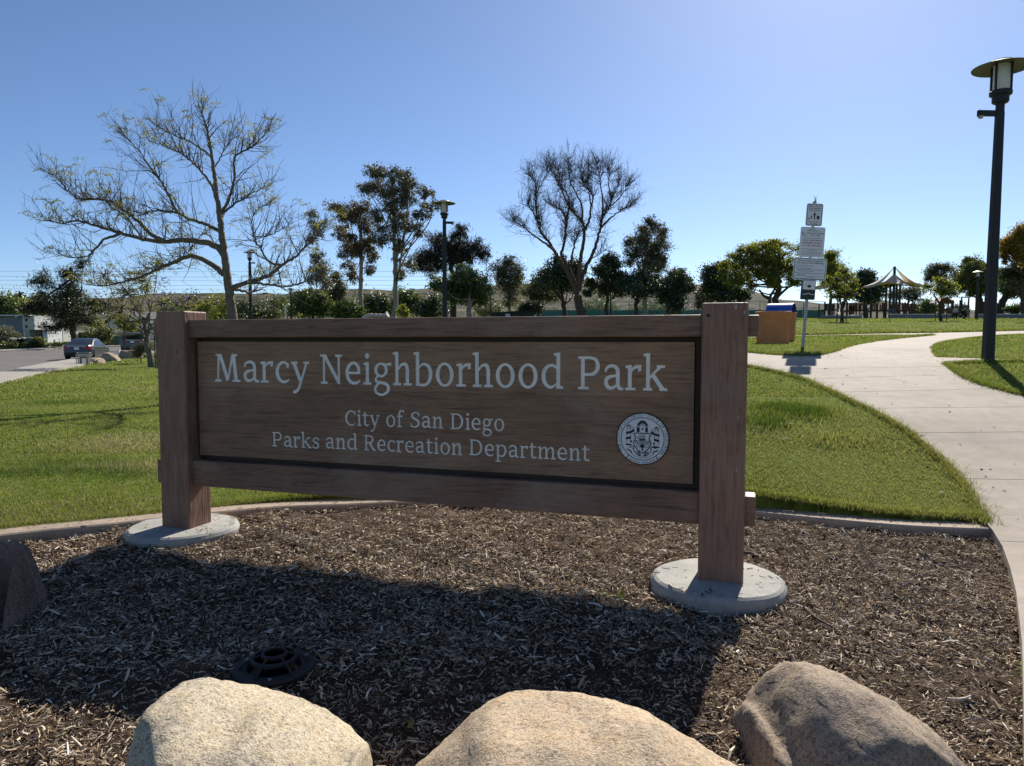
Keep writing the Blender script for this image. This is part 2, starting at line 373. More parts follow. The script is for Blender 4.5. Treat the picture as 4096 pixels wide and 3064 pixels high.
M_TRIM = plain('white_trim', (.66, .67, .68), .6)
M_TWIG = plain('twig_bark', (.135, .105, .078), .9, (.08, .062, .05), 6); M_TWIGDARK = plain('dark_twig_bark', (.085, .062, .050), .9, (.05, .04, .034), 6)
M_BARKPALE = plain('pale_grey_bark', (.19, .158, .122), .85, (.10, .082, .065), 9, bs=.6, bd=.02)
M_BARKDARK = plain('dark_bark', (.075, .055, .042), .9, (.045, .033, .026), 9, bs=.6, bd=.02)
M_BARKMID = plain('eucalypt_bark', (.33, .28, .23), .8, (.19, .155, .125), 5, bs=.4, bd=.02)
M_BARKRED = plain('brown_fibrous_bark', (.13, .082, .06), .9, (.065, .042, .032), 9, st=(1, 1, .2), bs=.7, bd=.03)
M_PLAYWOOD = plain('brown_play_board', (.115, .058, .026), .7, (.085, .042, .02), 6)
M_PLAYGREY = plain('grey_slide_plastic', (.22, .19, .16), .45)
M_YELLOW = plain('yellow_plastic', (.50, .30, .07), .5)
M_GREYCON = plain('grey_seat_wall', (.20, .205, .215), .85, (.16, .165, .17), 2)
M_SCREEN = plain('green_windscreen', (.075, .19, .15), .9, (.065, .165, .13), 1.2)
M_SHED = plain('dark_green_board', (.030, .042, .030), .7)
M_STRIP = plain('bare_dead_wood', (.58, .52, .44), .8, (.40, .34, .28), 10, bs=.5)
M_STICK = plain('brown_stick', (.10, .065, .045), .85, (.06, .04, .03), 20, bs=.5)
# ------------------------------------------------------------------ outlines on the ground
rng = np.random.default_rng(7)
KB_PX = [(0, 2118.6), (290, 2089), (532, 2065), (846, 2031), (1125, 2008), (1368, 1999)]
KB = [tuple(atz(x, y, .09)[:2]) for x, y in KB_PX]
KBR = [tuple(atz(x, y, .09)[:2]) for x, y in [(3028, 2030), (3323, 2057), (3625, 2081), (3946, 2094)]]
kerb_back = catmull([(-6.6, 2.6), (-5.3, 4.35)] + KB + [(-.6, 6.5), (.5, 6.48), (1.35, 6.30)] + KBR, 8)
def offset_line(P, d):
    P = np.asarray(P); T = np.gradient(P, axis=0); T /= np.linalg.norm(T, axis=1)[:, None]
    return P + np.stack([T[:, 1], -T[:, 0]], 1) * d
kerb_front = offset_line(kerb_back, .195)
kerb_mid = offset_line(kerb_back, .085)
PATH_L = [tuple(atz(x, y, .06)[:2]) for x, y in [(3972, 2148), (4009, 2203), (4040, 2290), (4064, 2389), (4087, 2592), (4092, 2778), (4096, 3064)]]
bed_poly = [tuple(p) for p in offset_line(kerb_back, .05)] + PATH_L + [(1.75, 2.0), (1.5, .5), (1.5, -2.5), (-7.5, -2.5)]

path_left = GP([(3945, 2096), (3867, 1957), (3782, 1857), (3637, 1733), (3504, 1655), (3365, 1588), (3214, 1519), (3130, 1495), (2988, 1466)])
br_l = path_left[-1]
island_low = GP([(2988, 1412), (3105, 1422), (3202, 1426), (3275, 1423), (3335, 1408), (3377, 1391), (3426, 1379), (3504, 1366), (3595, 1355), (3686, 1347), (3733, 1342.5)])
island_up = GP([(3733, 1341), (3504, 1339), (3202, 1344.5), (2988, 1352)])
far_up = GP([(2988, 1349.5), (3202, 1342), (3504, 1335.5), (3746, 1332), (3927, 1328), (4096, 1323.5)])
right_up = GP([(4096, 1339), (3988, 1345), (3867, 1356), (3794, 1368), (3758, 1378), (3737, 1395), (3740, 1410), (3752, 1431)])
spur_up = GP([(3927, 1435.5), (4096, 1440)]); spur_lo = GP([(4096, 1449), (3927, 1451), (3785, 1458.5)])
right_lo = GP([(3843, 1501), (3927, 1540), (4018, 1564), (4096, 1585)])
def ext(a, b, k): return (b[0] + (b[0] - a[0]) * k, b[1] + (b[1] - a[1]) * k)
# left branch runs on behind the sign
lb0 = (br_l[0] - 9.0, br_l[1] + 3.6); lb1 = (island_low[0][0] - 9.4, island_low[0][1] + 4.2)
fl0 = (island_up[-1][0] - 13, island_up[-1][1] + .6); fl1 = (far_up[0][0] - 13, far_up[0][1] + .6)
rx = ext(right_lo[-2], right_lo[-1], 2.2)
path_poly = (PATH_L[::-1] + path_left + [lb0, lb1] + island_low + island_up + [fl0, fl1] + far_up +
             [ext(far_up[-2], far_up[-1], 2.0), ext(right_up[1], right_up[0], 3.0)] + right_up +
             spur_up + [ext(spur_up[0], spur_up[1], 2.5), ext(spur_lo[1], spur_lo[0], 2.5)] + spur_lo + right_lo + [rx, (9.0, 5.0), (6.0, 1.0), (4.5, -2.5), (1.5, -2.5), (1.5, .5), (1.75, 2.0)])
# ---- joints across the path: pixel pairs
JOINTS = [((4030, 2172), (4096, 2175)), ((3837, 1919), (4096, 1924)), ((3649, 1735), (4096, 1732)), ((3504, 1637), (4096, 1631)),
          ((3365, 1572), (3990, 1558)), ((3217, 1519), (3840, 1501)), ((3130, 1480), (3600, 1472)), ((3290, 1405.5), (3745, 1401.5))]
def bedq(X, Y): return inpoly(X, Y, bed_poly)
def pathq(X, Y): return inpoly(X, Y, path_poly)

# street, pavement on the left
walk_in = GP([(0, 1532), (150, 1496), (250, 1476), (345, 1458), (430, 1440), (520, 1425), (620, 1410)])
walk_out = GP([(0, 1492), (100, 1471), (190, 1454), (290, 1438), (380, 1424), (470, 1412), (600, 1398)])
street_far = GP([(0, 1406), (180, 1398), (310, 1391), (420, 1387), (500, 1384), (620, 1379)])
def extl(L, k0, k1): return [ext(L[1], L[0], k0)] + list(L) + [ext(L[-2], L[-1], k1)]
walk_in, walk_out, street_far = extl(walk_in, 2.2, 1.5), extl(walk_out, 2.2, 1.5), extl(street_far, 1.2, 1.5)
street_poly = walk_in + street_far[::-1]
def streetq(X, Y): return inpoly(X, Y, street_poly)

# ------------------------------------------------------------------ ground sheet
def axis(dense0, dense1, step, lo, hi, grow=1.16):
    a = list(np.arange(dense0, dense1 + 1e-6, step)); s = step
    while a[-1] < hi: s *= grow; a.append(a[-1] + s)
    s = step
    while a[0] > lo: s *= grow; a.insert(0, a[0] - s)
    return np.array(a)
xs = axis(-6.0, 9.0, .11, -1200, 1200, 1.085); ys = axis(1.5, 15.0, .11, -40, 1500, 1.06)
XX, YY = np.meshgrid(xs, ys); ZZ = HT(XX, YY)
ZZ = np.where(bedq(XX, YY), -.12, ZZ)
ZZ = np.where(streetq(XX, YY), ZZ - .10, ZZ)
pq = pathq(XX, YY); ZZ = np.where(pq, ZZ - .035, ZZ)
nx, ny = len(xs), len(ys)
i = (np.arange(ny - 1)[:, None] * nx + np.arange(nx - 1)[None]).ravel()
g = Geo(); g.add(np.stack([XX, YY, ZZ], -1).reshape(-1, 3), f4=np.stack([i, i + 1, i + 1 + nx, i + nx], 1))
tag(g.build('lawn', M_LAWN, smooth=True), kind='structure')

def sheet(poly, dz, step, zfun=None, lo=None, hi=None):
    """triangulated sheet over a polygon, following the terrain"""
    P = [Vector(p) for p in poly]; n = len(P)
    ar = sum(P[i].x * P[(i + 1) % n].y - P[(i + 1) % n].x * P[i].y for i in range(n))
    if ar < 0: P = P[::-1]
    A = np.array([tuple(p) for p in P]); x0, y0 = A.min(0); x1, y1 = A.max(0)
    gx, gy = np.meshgrid(np.arange(x0, x1, step), np.arange(y0, y1, step)); gx = gx + rng.normal(0, step * .05, gx.shape)
    m = inpoly(gx, gy, [tuple(p) for p in P]); pts = P + [Vector(q) for q in np.stack([gx[m], gy[m]], 1)]
    vv, ee, ff, _, _, of = geometry.delaunay_2d_cdt(pts, [], [list(range(n))], 1, 1e-4)
    V = np.array([tuple(v) for v in vv]); z = (zfun or HT)(V[:, 0], V[:, 1]) + dz
    return np.column_stack([V, z]), np.array([f for f in ff]), ee

def clip_half(poly, a, b, keep_left, off):
    """clip polygon by the line a->b moved sideways by off; keep the left side"""
    a = np.array(a); b = np.array(b); d = (b - a) / np.linalg.norm(b - a); nrm = np.array([-d[1], d[0]])
    s = 1 if keep_left else -1
    f = lambda p: s * ((np.array(p) - a) @ nrm) - off
    out = []
    for k in range(len(poly)):
        p, q = poly[k], poly[(k + 1) % len(poly)]; fp, fq = f(p), f(q)
        if fp >= 0: out.append(p)
        if fp * fq < 0:
            t = fp / (fp - fq); out.append((p[0] + (q[0] - p[0]) * t, p[1] + (q[1] - p[1]) * t))
    return out
path = thing('concrete_path', None, None); path['kind'] = 'structure'
cuts = [(G(*a)[:2], G(*b)[:2]) for a, b in JOINTS]
main_poly = path_poly
def slab(poly, step, name='slab'):
    V, Fc, _ = sheet(poly, .012, step)
    n = len(V); g = Geo()
    e = {}
    for f in Fc:
        for k in range(3):
            a, b = int(f[k]), int(f[(k + 1) % 3]); e[(a, b)] = 1
    bd = [(a, b) for a, b in e if (b, a) not in e]
    Vb = V.copy(); Vb[:, 2] -= .16
    g.add(np.vstack([V, Vb]), f3=Fc, f4=[(b, a, a + n, b + n) for a, b in bd])
    return g.build(name, M_PATH, path)
rest = list(main_poly)
gap = .0045
slabs = []
for k, (a, b) in enumerate(cuts):
    near = clip_half(rest, a, b, False, gap); rest = clip_half(rest, a, b, True, gap)
    slabs.append(near)
slabs.append(rest)
for k, s_ in enumerate(slabs):
    if len(s_) > 2: slab(s_, .35 if k < 8 else .6)
# dark soil in the joints
V, Fc, _ = sheet(path_poly, -.02, .5); g = Geo(); g.add(V, f3=Fc); g.build('joint_bed', M_SOIL, path)

# ------------------------------------------------------------------ street
V, Fc, _ = sheet(street_poly, -.05, 3.0); g = Geo(); g.add(V, f3=Fc); tag(g.build('street', M_ASPHALT, smooth=True), kind='structure')
V, Fc, _ = sheet(walk_in + walk_out[::-1], .06, 2.0); n = len(V); g = Geo()
e = {(int(f[k]), int(f[(k + 1) % 3])) for f in Fc for k in range(3)}; bd = [(a, b) for a, b in e if (b, a) not in e]
Vb = V.copy(); Vb[:, 2] -= .3; g.add(np.vstack([V, Vb]), f3=Fc, f4=[(b, a, a + n, b + n) for a, b in bd])
tag(g.build('pavement', M_WALK), kind='structure')
sf = np.array(street_far); sf2 = offset_line(sf, -1.6)
g = Geo(); zz = HT(sf[:, 0], sf[:, 1]) + .08; z2 = HT(sf2[:, 0], sf2[:, 1]) + .10
n = len(sf); v = np.vstack([np.column_stack([sf, zz - .25]), np.column_stack([sf, zz]), np.column_stack([sf2, z2]), np.column_stack([sf2, z2 - .3])])
g.add(v, f4=[(r * n + q, r * n + q + 1, (r + 1) * n + q + 1, (r + 1) * n + q) for r in range(3) for q in range(n - 1)])
tag(g.build('far_pavement', M_WALK), kind='structure')

# ------------------------------------------------------------------ kerb: cast sections of mowing strip
kerb = thing('kerb', None, None); kerb['kind'] = 'structure'
kb, kf = kerb_back, kerb_front
L = np.concatenate([[0], np.cumsum(np.linalg.norm(np.diff(kb, axis=0), axis=1))])
def strip(i0, i1):
    g = Geo(); n = i1 - i0 + 1; a = kb[i0:i1 + 1]; b = kf[i0:i1 + 1]
    d = (b - a); zt = .098
    rows = [np.column_stack([a, np.full(n, -.2)]), np.column_stack([a, np.full(n, zt - .008)]), np.column_stack([a + d * .06, np.full(n, zt)]),
            np.column_stack([a + d * .90, np.full(n, zt - .004)]), np.column_stack([b - d * .03, np.full(n, zt - .014)]), np.column_stack([b, np.full(n, zt - .03)]), np.column_stack([b + d * .05, np.full(n, -.2)])]
    v = np.vstack(rows); m = len(rows)
    f4 = [(r * n + q, (r + 1) * n + q, (r + 1) * n + q + 1, r * n + q + 1) for r in range(m - 1) for q in range(n - 1)]
    g.add(v, f4=f4, fn=[[r * n for r in range(m)], [r * n + n - 1 for r in range(m)][::-1]])
    return g.build('kerb_section', M_KERB, kerb)
nk = len(kb); splits = [0, 30, 62, 84, nk - 1]
for a, b in zip(splits[:-1], splits[1:]): strip(a, b)

mulch_poly = [tuple(q) for q in offset_line(kerb_back, .10)] + PATH_L + [(1.75, 2.0), (1.5, .5), (1.5, -2.5), (-7.5, -2.5)]
# ------------------------------------------------------------------ mulch bed
mx = np.arange(-6.2, 4.2, .04); my = np.arange(.4, 6.7, .04); MX, MY = np.meshgrid(mx, my)
def mulch_z(X, Y):
    X = np.asarray(X, float); Y = np.asarray(Y, float)
    z = .012 * np.sin(X * 2.1 + 1.3) * np.cos(Y * 1.7) + .010 * np.sin(X * 5.3 + Y * 3.1) + .008 * np.sin(X * 11 - Y * 9 + 2) + .006 * np.cos(X * 17 + Y * 21)
    t = np.clip((Y - 4.6) / 1.0, 0, 1); return z + .004 + .034 * t * t * (3 - 2 * t)
MZ = mulch_z(MX, MY) + rng.normal(0, .004, MX.shape)
n_ = len(mx); idx = (np.arange(len(my) - 1)[:, None] * n_ + np.arange(n_ - 1)[None])
cxm, cym = (MX[:-1, :-1] + .02), (MY[:-1, :-1] + .02)
keep = inpoly(cxm, cym, mulch_poly).ravel(); idx = idx.ravel()[keep]
g = Geo(); g.add(np.stack([MX, MY, MZ], -1).reshape(-1, 3), f4=np.stack([idx, idx + 1, idx + 1 + n_, idx + n_], 1))
tag(g.build('mulch_bed', M_SOIL, smooth=True), kind='structure')

# ------------------------------------------------------------------ shredded bark: chips and fibres
def in_view(X, Y, Z, pad=1.12):
    d = Y * cp - (Z - EYE) * sp
    return (d > .5) & (np.abs(X / d) < 2048 / F * pad) & (np.abs(((Z - EYE) * cp + Y * sp) / d) < 1532 / F * pad)
def scatter(n, fn, x0, x1, y0, y1, power=1.0):
    """points on the ground, denser near the camera"""
    out = []
    while sum(len(o) for o in out) < n:
        u = rng.random(n * 2)
        if power == 0: y = y0 + (y1 - y0) * u
        else: y = 1 / ((1 / y0 ** power) + u * ((1 / y1 ** power) - (1 / y0 ** power))) ; y = y ** (1 / power)
        hw = np.minimum(y * .80 + .9, max(abs(x0), abs(x1))); x = (rng.random(n * 2) * 2 - 1) * hw
        m = fn(x, y); out.append(np.stack([x[m], y[m]], 1))
    return np.concatenate(out)[:n]
chip_poly = [tuple(q) for q in offset_line(kerb_back, .20)] + PATH_L + [(1.75, 2.0), (1.5, .5), (1.5, -2.5), (-7.5, -2.5)]
def chips(n, lmin, lmax, wr, tilt, y0, y1, power=.6, lift=.006, flat=False):
    def ok(x, y):   # chips lie in drifts; patches of bare soil stay between them
        k = np.sin(x * 2.3 + 1.7 * np.sin(y * 1.9)) * np.cos(y * 2.7 - x * 1.1) + .5 * np.sin(x * 6.1 + y * 4.3)
        tan = np.exp(-(((x + 1.2) / 1.0) ** 2 + ((y - 5.95) / .30) ** 2))
        return inpoly(x, y, chip_poly) & (rng.random(x.shape) < np.clip(.88 + .2 * k, .55, 1) * (1 - .8 * tan))
    P = scatter(n, ok, -6, 4, y0, y1, power)
    L_ = lmin + (lmax - lmin) * rng.random(n) ** 2.2; w = L_ * (wr[0] + (wr[1] - wr[0]) * rng.random(n)); w = np.clip(w, .002, .014)
    a = rng.random(n) * 2 * math.pi; t = rng.normal(0, tilt, n); ro = rng.normal(0, .5, n)
    d = np.stack([np.cos(a) * np.cos(t), np.sin(a) * np.cos(t), np.sin(t)], 1)
    s = np.stack([-np.sin(a), np.cos(a), np.zeros(n)], 1); u = np.cross(d, s)
    s2 = s * np.cos(ro)[:, None] + u * np.sin(ro)[:, None]; u2 = np.cross(d, s2)
    c = np.column_stack([P, mulch_z(P[:, 0], P[:, 1]) + lift + rng.random(n) * .016 + np.abs(np.sin(t)) * L_ * .3])
    bend = (rng.normal(0, .10, n) * L_)[:, None] * u2
    h = (w * (.25 + .3 * rng.random(n)))[:, None]
    tp = (.35 + .6 * rng.random((n, 2)))
    e0 = c - d * L_[:, None] / 2; e1 = c + d * L_[:, None] / 2; md = c + bend
    W0 = s2 * (w / 2)[:, None]
    v = np.stack([e0 - W0 * tp[:, :1], e0 + W0 * tp[:, :1], md - W0, md + W0 + u2 * h * 0, e1 - W0 * tp[:, 1:], e1 + W0 * tp[:, 1:],
                  e0 + u2 * h * .6, md + u2 * h, e1 + u2 * h * .6], 1)
    v = v.reshape(-1, 3); b = np.arange(n)[:, None] * 9
    if flat: return v, (b[:, :, None] + np.array([(0, 1, 3, 2), (2, 3, 5, 4)])[None]).reshape(-1, 4)
    q = np.array([(0, 6, 7, 2), (6, 1, 3, 7), (2, 7, 8, 4), (7, 3, 5, 8)])
    return v, (b[:, :, None] + q[None]).reshape(-1, 4)
g = Geo()
for args in ((52000, .006, .034, (.14, .42), .25, 1.7, 6.6, .8), (40000, .010, .050, (.14, .38), .28, 3.2, 6.6, -1.0), (60000, .010, .042, (.035, .11), .35, 1.7, 6.6, .6, .008, True), (45000, .014, .055, (.05, .13), .35, 3.4, 6.6, -1.0, .008, True), (3600, .03, .085, (.08, .22), .22, 1.7, 6.6, .5, .012)):
    v, q = chips(*args); g.add(v, f4=q)
# chips kicked up onto the footings and the kerb
def on_top(P, z):
    n = len(P); a = rng.random(n) * 6.28; L_ = .008 + .022 * rng.random(n) ** 2; w = L_ * .22
    d = np.stack([np.cos(a), np.sin(a), a * 0], 1) * L_[:, None]; s = np.stack([-np.sin(a), np.cos(a), a * 0], 1) * w[:, None]; c = np.column_stack([P, np.full(n, z)])
    k = np.arange(n) * 4; g.add(np.stack([c - d - s, c + d - s * .5, c + d + s * .5 + (0, 0, .003), c - d + s + (0, 0, .002)], 1).reshape(-1, 3), f4=np.stack([k, k + 1, k + 2, k + 3], 1))
for cx_, cy_ in ((-2.52, 5.47), (1.23, 4.26)):
    n = 70; rr = .385 * (1 - .5 * rng.random(n) ** 2); aa = rng.random(n) * 6.28; on_top(np.stack([cx_ + rr * np.cos(aa), cy_ + rr * np.sin(aa)], 1), .096)
kk_ = offset_line(kerb_back, .13); ii_ = rng.integers(len(kk_), size=160); on_top(kk_[ii_] + rng.normal(0, .035, (160, 2)), .098)
tag(g.build('shredded_bark', M_CHIP), kind='stuff')

# ------------------------------------------------------------------ grass blades
def lawnq(x, y): return ~(inpoly(x, y, bed_grow) | pathq(x, y) | streetq(x, y))
bed_grow = [tuple(p) for p in offset_line(kerb_back, -.01)] + PATH_L + [(1.75, 2.0), (1.5, .5), (1.5, -2.5), (-7.5, -2.5)]
def blades(n, y0, y1, h0, h1, w, power, lean=.35, fn=None):
    P = scatter(n, fn or lawnq, -120, 120, y0, y1, power); n = len(P)
    tuft = .95 + .45 * np.clip(np.sin(P[:, 0] * 1.7 + 2 * np.sin(P[:, 1] * .9)) * np.cos(P[:, 1] * 1.3 - P[:, 0] * .6), -.35, 1)
    hh = (h0 + (h1 - h0) * rng.random(n) ** 1.5) * tuft; a = rng.random(n) * 2 * math.pi; ln = np.abs(rng.normal(0, lean, n)) + .05
    b = np.column_stack([P, HT(P[:, 0], P[:, 1]) - .004])
    la = rng.random(n) * 2 * math.pi; ld = np.stack([np.cos(la), np.sin(la)], 1)
    s = np.stack([np.cos(a), np.sin(a), np.zeros(n)], 1) * (w * (.6 + .8 * rng.random(n)))[:, None] / 2
    m = b.copy(); m[:, 2] += hh * .55; m[:, :2] += ld * (hh * ln * .25)[:, None]
    tip = b.copy(); tip[:, 2] += hh; tip[:, :2] += ld * (hh * ln)[:, None]
    if y0 > 8: k = np.arange(n) * 3; return np.stack([b - s, b + s, tip], 1).reshape(-1, 3), np.stack([k, k + 1, k + 2], 1), None
    v = np.stack([b - s, b + s, m - s * .8, m + s * .8, tip], 1).reshape(-1, 3); k = np.arange(n) * 5
    return v, np.stack([k + 2, k + 3, k + 4], 1), np.stack([k, k + 1, k + 3, k + 2], 1)
g = Geo()
for args in ((230000, 5.1, 9.5, .012, .034, .0060, .3, .8), (190000, 9, 18, .018, .046, .015, .5, .8), (120000, 17, 42, .022, .06, .034, .5, .6), (45000, 40, 110, .04, .10, .085, .4, .5)):
    v, f3, f4 = blades(*args); g.add(v, f3=f3, f4=f4)
# longer fringe hanging over the kerb and along the path edges
def fringe(line, n, h0, h1, w, spread, lean):
    global g
    Lp = np.asarray(line); seg = np.linalg.norm(np.diff(Lp, axis=0), axis=1); cum = np.concatenate([[0], np.cumsum(seg)])
    t = rng.random(n) * cum[-1]; x = np.interp(t, cum, Lp[:, 0]) ; y = np.interp(t, cum, Lp[:, 1])
    x = x + rng.normal(0, spread, n); y = y + rng.normal(0, spread, n)
    hh = h0 + (h1 - h0) * rng.random(n); a = rng.random(n) * 6.28
    b = np.column_stack([x, y, HT(x, y) + .0]); s = np.stack([np.cos(a), np.sin(a), a * 0], 1) * w / 2
    la = rng.random(n) * 6.28; tip = b.copy(); tip[:, 2] += hh; tip[:, :2] += np.stack([np.cos(la), np.sin(la)], 1) * (hh * lean * rng.random(n))[:, None]
    k = np.arange(n) * 3; g.add(np.stack([b - s, b + s, tip], 1).reshape(-1, 3), f3=np.stack([k, k + 1, k + 2], 1))
fringe(offset_line(kerb_back, -.045), 22000, .03, .07, .006, .02, .8)
fringe(offset_line(kerb_back, .005), 16000, .02, .045, .006, .012, 1.0)
fringe(path_left, 14000, .02, .05, .007, .02, .9)
fringe(island_low, 9000, .04, .10, .010, .03, .8); fringe(right_up + spur_up, 6000, .03, .07, .012, .03, .8); fringe(spur_lo + right_lo, 9000, .03, .07, .010, .03, .8)
fringe(far_up, 6000, .05, .12, .03, .05, .8)
fringe(path_left, 2600, .03, .09, .006, .05, 2.2); fringe(right_lo, 900, .03, .09, .009, .06, 2.2); fringe(island_low, 1200, .03, .09, .009, .06, 2.0)
# dense taller clumps in the lawn
for (px, py), r, n in (((3120, 1640), .30, 1500), ((3240, 1650), .25, 900), ((3060, 1690), .2, 600), ((3350, 1765), .2, 500), ((230, 1615), .5, 900), ((460, 1870), .35, 700), ((150, 1890), .4, 600)):
    c = G(px, py); x = c[0] + rng.normal(0, r, n); y = c[1] + rng.normal(0, r * .7, n); hh = .035 + .06 * rng.random(n); a = rng.random(n) * 6.28
    b = np.column_stack([x, y, HT(x, y)]); s = np.stack([np.cos(a), np.sin(a), a * 0], 1) * .004; la = rng.random(n) * 6.28
    tip = b.copy(); tip[:, 2] += hh; tip[:, :2] += np.stack([np.cos(la), np.sin(la)], 1) * (hh * .6 * rng.random(n))[:, None]
    k = np.arange(n) * 3; g.add(np.stack([b - s, b + s, tip], 1).reshape(-1, 3), f3=np.stack([k, k + 1, k + 2], 1))
M_GRASS = m_grass()
tag(g.build('grass', M_GRASS), kind='stuff')

# ------------------------------------------------------------------ leaf litter blown onto the path and lawn
g = Geo(); n = 420; P = scatter(n, lambda x, y: pathq(x, y) | (lawnq(x, y) & (rng.random(x.shape) < .5)), -12, 12, 4.5, 20, .6)
a = rng.random(n) * 6.28; L_ = .012 + .026 * rng.random(n) ** 2; d = np.stack([np.cos(a), np.sin(a), a * 0], 1) * L_[:, None]; s = np.stack([-np.sin(a), np.cos(a), a * 0], 1) * (L_ * .38)[:, None]
c = np.column_stack([P, HT(P[:, 0], P[:, 1]) + np.where(pathq(P[:, 0], P[:, 1]), .017, .03)]); k = np.arange(n) * 4
g.add(np.stack([c - d, c + s + (0, 0, .004), c + d, c - s], 1).reshape(-1, 3), f4=np.stack([k, k + 1, k + 2, k + 3], 1))
tag(g.build('leaf_litter', plain('brown_leaf_litter', (.10, .07, .04), .8, (.05, .035, .02), 40, coord='Position')), kind='stuff')
# ------------------------------------------------------------------ hills behind
def hill(name, ridge, Yr, Yf, zf, mat, seed):
    px = np.array([p[0] for p in ridge], float); py = np.array([p[1] for p in ridge], float)
    xs_ = np.linspace(px[0], px[-1], 260); yr = np.interp(xs_, px, py)
    rows = []
    K = 26
    for k in range(K):
        t = k / (K - 1); Yk = Yf + (Yr - Yf) * t
        top = np.array([W(x, y, Yr) for x, y in zip(xs_, yr)])
        X = (xs_ - CX) / F * Yr * (1.0 if Yr == Yk else 1.0)
        s_ = t * t * (3 - 2 * t) * .6 + .4 * t
        n_ = np.array([noise.fractal(Vector((x * .012 + seed, Yk * .012, seed)), 1.0, 2.0, 4) for x in X])
        z = zf + (top[:, 2] - zf) * s_ + n_ * 7.0 * math.sin(math.pi * t) + n_ * .8
        rows.append(np.column_stack([X, np.full(len(X), Yk), z]))
    back = rows[-1].copy(); back[:, 1] += 200; back[:, 2] = zf; rows.append(back); K += 1
    n = len(xs_); i = (np.arange(K - 1)[:, None] * n + np.arange(n - 1)[None]).ravel()
    g = Geo(); g.add(np.vstack(rows), f4=np.stack([i, i + 1, i + 1 + n, i + n], 1))
    return tag(g.build(name, mat, smooth=True), kind='structure'), rows
def m_hill():
    t = NT('dry_scrub_hill'); p = t.coord('Position'); a = t.noise(p, .018, 5, .6); b = t.noise(p, .11, 5, .7)
    col = t.ramp(a, [(.35, (.085, .075, .055)), (.6, (.165, .135, .095))]); sc = t.ramp(b, [(.44, 1.0), (.56, 0.0)])
    col = t.mix(sc, col, (.045, .055, .035)); return t.set(base=col, rough=.95, spec=.05, bump=b, bs=.8, bd=2.0)
M_HILL = m_hill()
hill('hill_range', [(-900, 1225), (-300, 1222), (0, 1215), (300, 1210), (430, 1205), (640, 1193), (830, 1180), (1000, 1188), (1100, 1181), (1270, 1192), (1400, 1182), (1600, 1168), (1800, 1160), (2000, 1152), (2150, 1140), (2350, 1118), (2500, 1124), (2650, 1140), (2800, 1166), (3000, 1195), (3150, 1218), (3400, 1240), (3800, 1262), (4600, 1272)], 620, 240, 4.0, M_HILL, 3.3)
# ------------------------------------------------------------------ serif letter shapes (own outlines, units: cap 690, x-height 520)
def st_(pts, wid, n=6):
    """pen stroke: smooth centre line with changing width -> list of convex quads"""
    P = catmull(pts, n); m = len(P)
    w = np.interp(np.linspace(0, 1, m), np.linspace(0, 1, len(wid)), wid) / 2
    T = np.gradient(P, axis=0); T /= np.linalg.norm(T, axis=1)[:, None] + 1e-9; N_ = np.stack([-T[:, 1], T[:, 0]], 1)
    A = P + N_ * w[:, None]; B = P - N_ * w[:, None]
    return [[tuple(A[k]), tuple(B[k]), tuple(B[k + 1]), tuple(A[k + 1])] for k in range(m - 1)]
def rc(x0, y0, x1, y1): return [[(x0, y0), (x1, y0), (x1, y1), (x0, y1)]]
def pg(*p): return [list(p)]
def ring(cx, cy, rx, ry, wx, wy, n=28):
    out = []; t = np.linspace(0, 2 * math.pi, n + 1)
    for a, b in zip(t[:-1], t[1:]):
        out.append([(cx + rx * math.cos(a), cy + ry * math.sin(a)), (cx + rx * math.cos(b), cy + ry * math.sin(b)),
                    (cx + (rx - wx) * math.cos(b), cy + (ry - wy) * math.sin(b)), (cx + (rx - wx) * math.cos(a), cy + (ry - wy) * math.sin(a))])
    return out
def dot(cx, cy, r, n=14): return [[(cx + r * math.cos(a), cy + r * 1.1 * math.sin(a)) for a in np.arange(n) * 2 * math.pi / n]]
S, T_ = 92, 54
def foot(x0, x1, y=0): return rc(x0, y, x1, y + T_)
def stem(x, y0, y1): return rc(x, y0, x + S, y1)
def flag(x, y): return pg((x - 62, y - 62), (x + 2, y - 74), (x + S, y - 40), (x + S, y), (x - 62, y - 14))
def arch(x0, x1):  # from left stem to right stem
    return st_([(x0 + 60, 360), (x0 + 130, 455), (x0 + 215, 488), (x1 + 20, 455), (x1 + S / 2, 350), (x1 + S / 2, 250)], [46, 56, 74, 94, 92, 92])
GLY = {}
GLY['n'] = (560, stem(85, 0, 520) + flag(85, 520) + foot(22, 245) + arch(110, 370) + stem(370, 0, 270) + foot(312, 535))
GLY['h'] = (560, stem(85, 0, 765) + flag(85, 765) + foot(22, 245) + arch(110, 370) + stem(370, 0, 270) + foot(312, 535))
GLY['m'] = (850, stem(85, 0, 520) + flag(85, 520) + foot(22, 240) + arch(110, 365) + stem(365, 0, 270) + foot(312, 522) + arch(395, 655) + stem(655, 0, 270) + foot(600, 825))
GLY['r'] = (420, stem(85, 0, 520) + flag(85, 520) + foot(22, 265) + st_([(130, 330), (190, 430), (270, 482), (345, 490)], [40, 56, 74, 66]) + pg((318, 385), (392, 395), (400, 525), (318, 522)))
GLY['i'] = (285, stem(95, 0, 520) + flag(95, 520) + foot(28, 258) + dot(138, 665, 62))
GLY['a'] = (525, st_([(85, 425), (150, 480), (250, 500), (345, 455), (372, 370), (374, 250), (374, 130), (395, 58), (470, 22)], [62, 66, 70, 88, 92, 92, 92, 84, 60]) + rc(385, -2, 505, 50) +
            pg((52, 372), (118, 372), (122, 450), (70, 450)) +
            st_([(372, 302), (270, 290), (160, 262), (102, 205), (100, 120), (150, 52), (235, 40), (320, 80), (374, 140)], [48, 54, 76, 92, 92, 84, 66, 54, 44]))
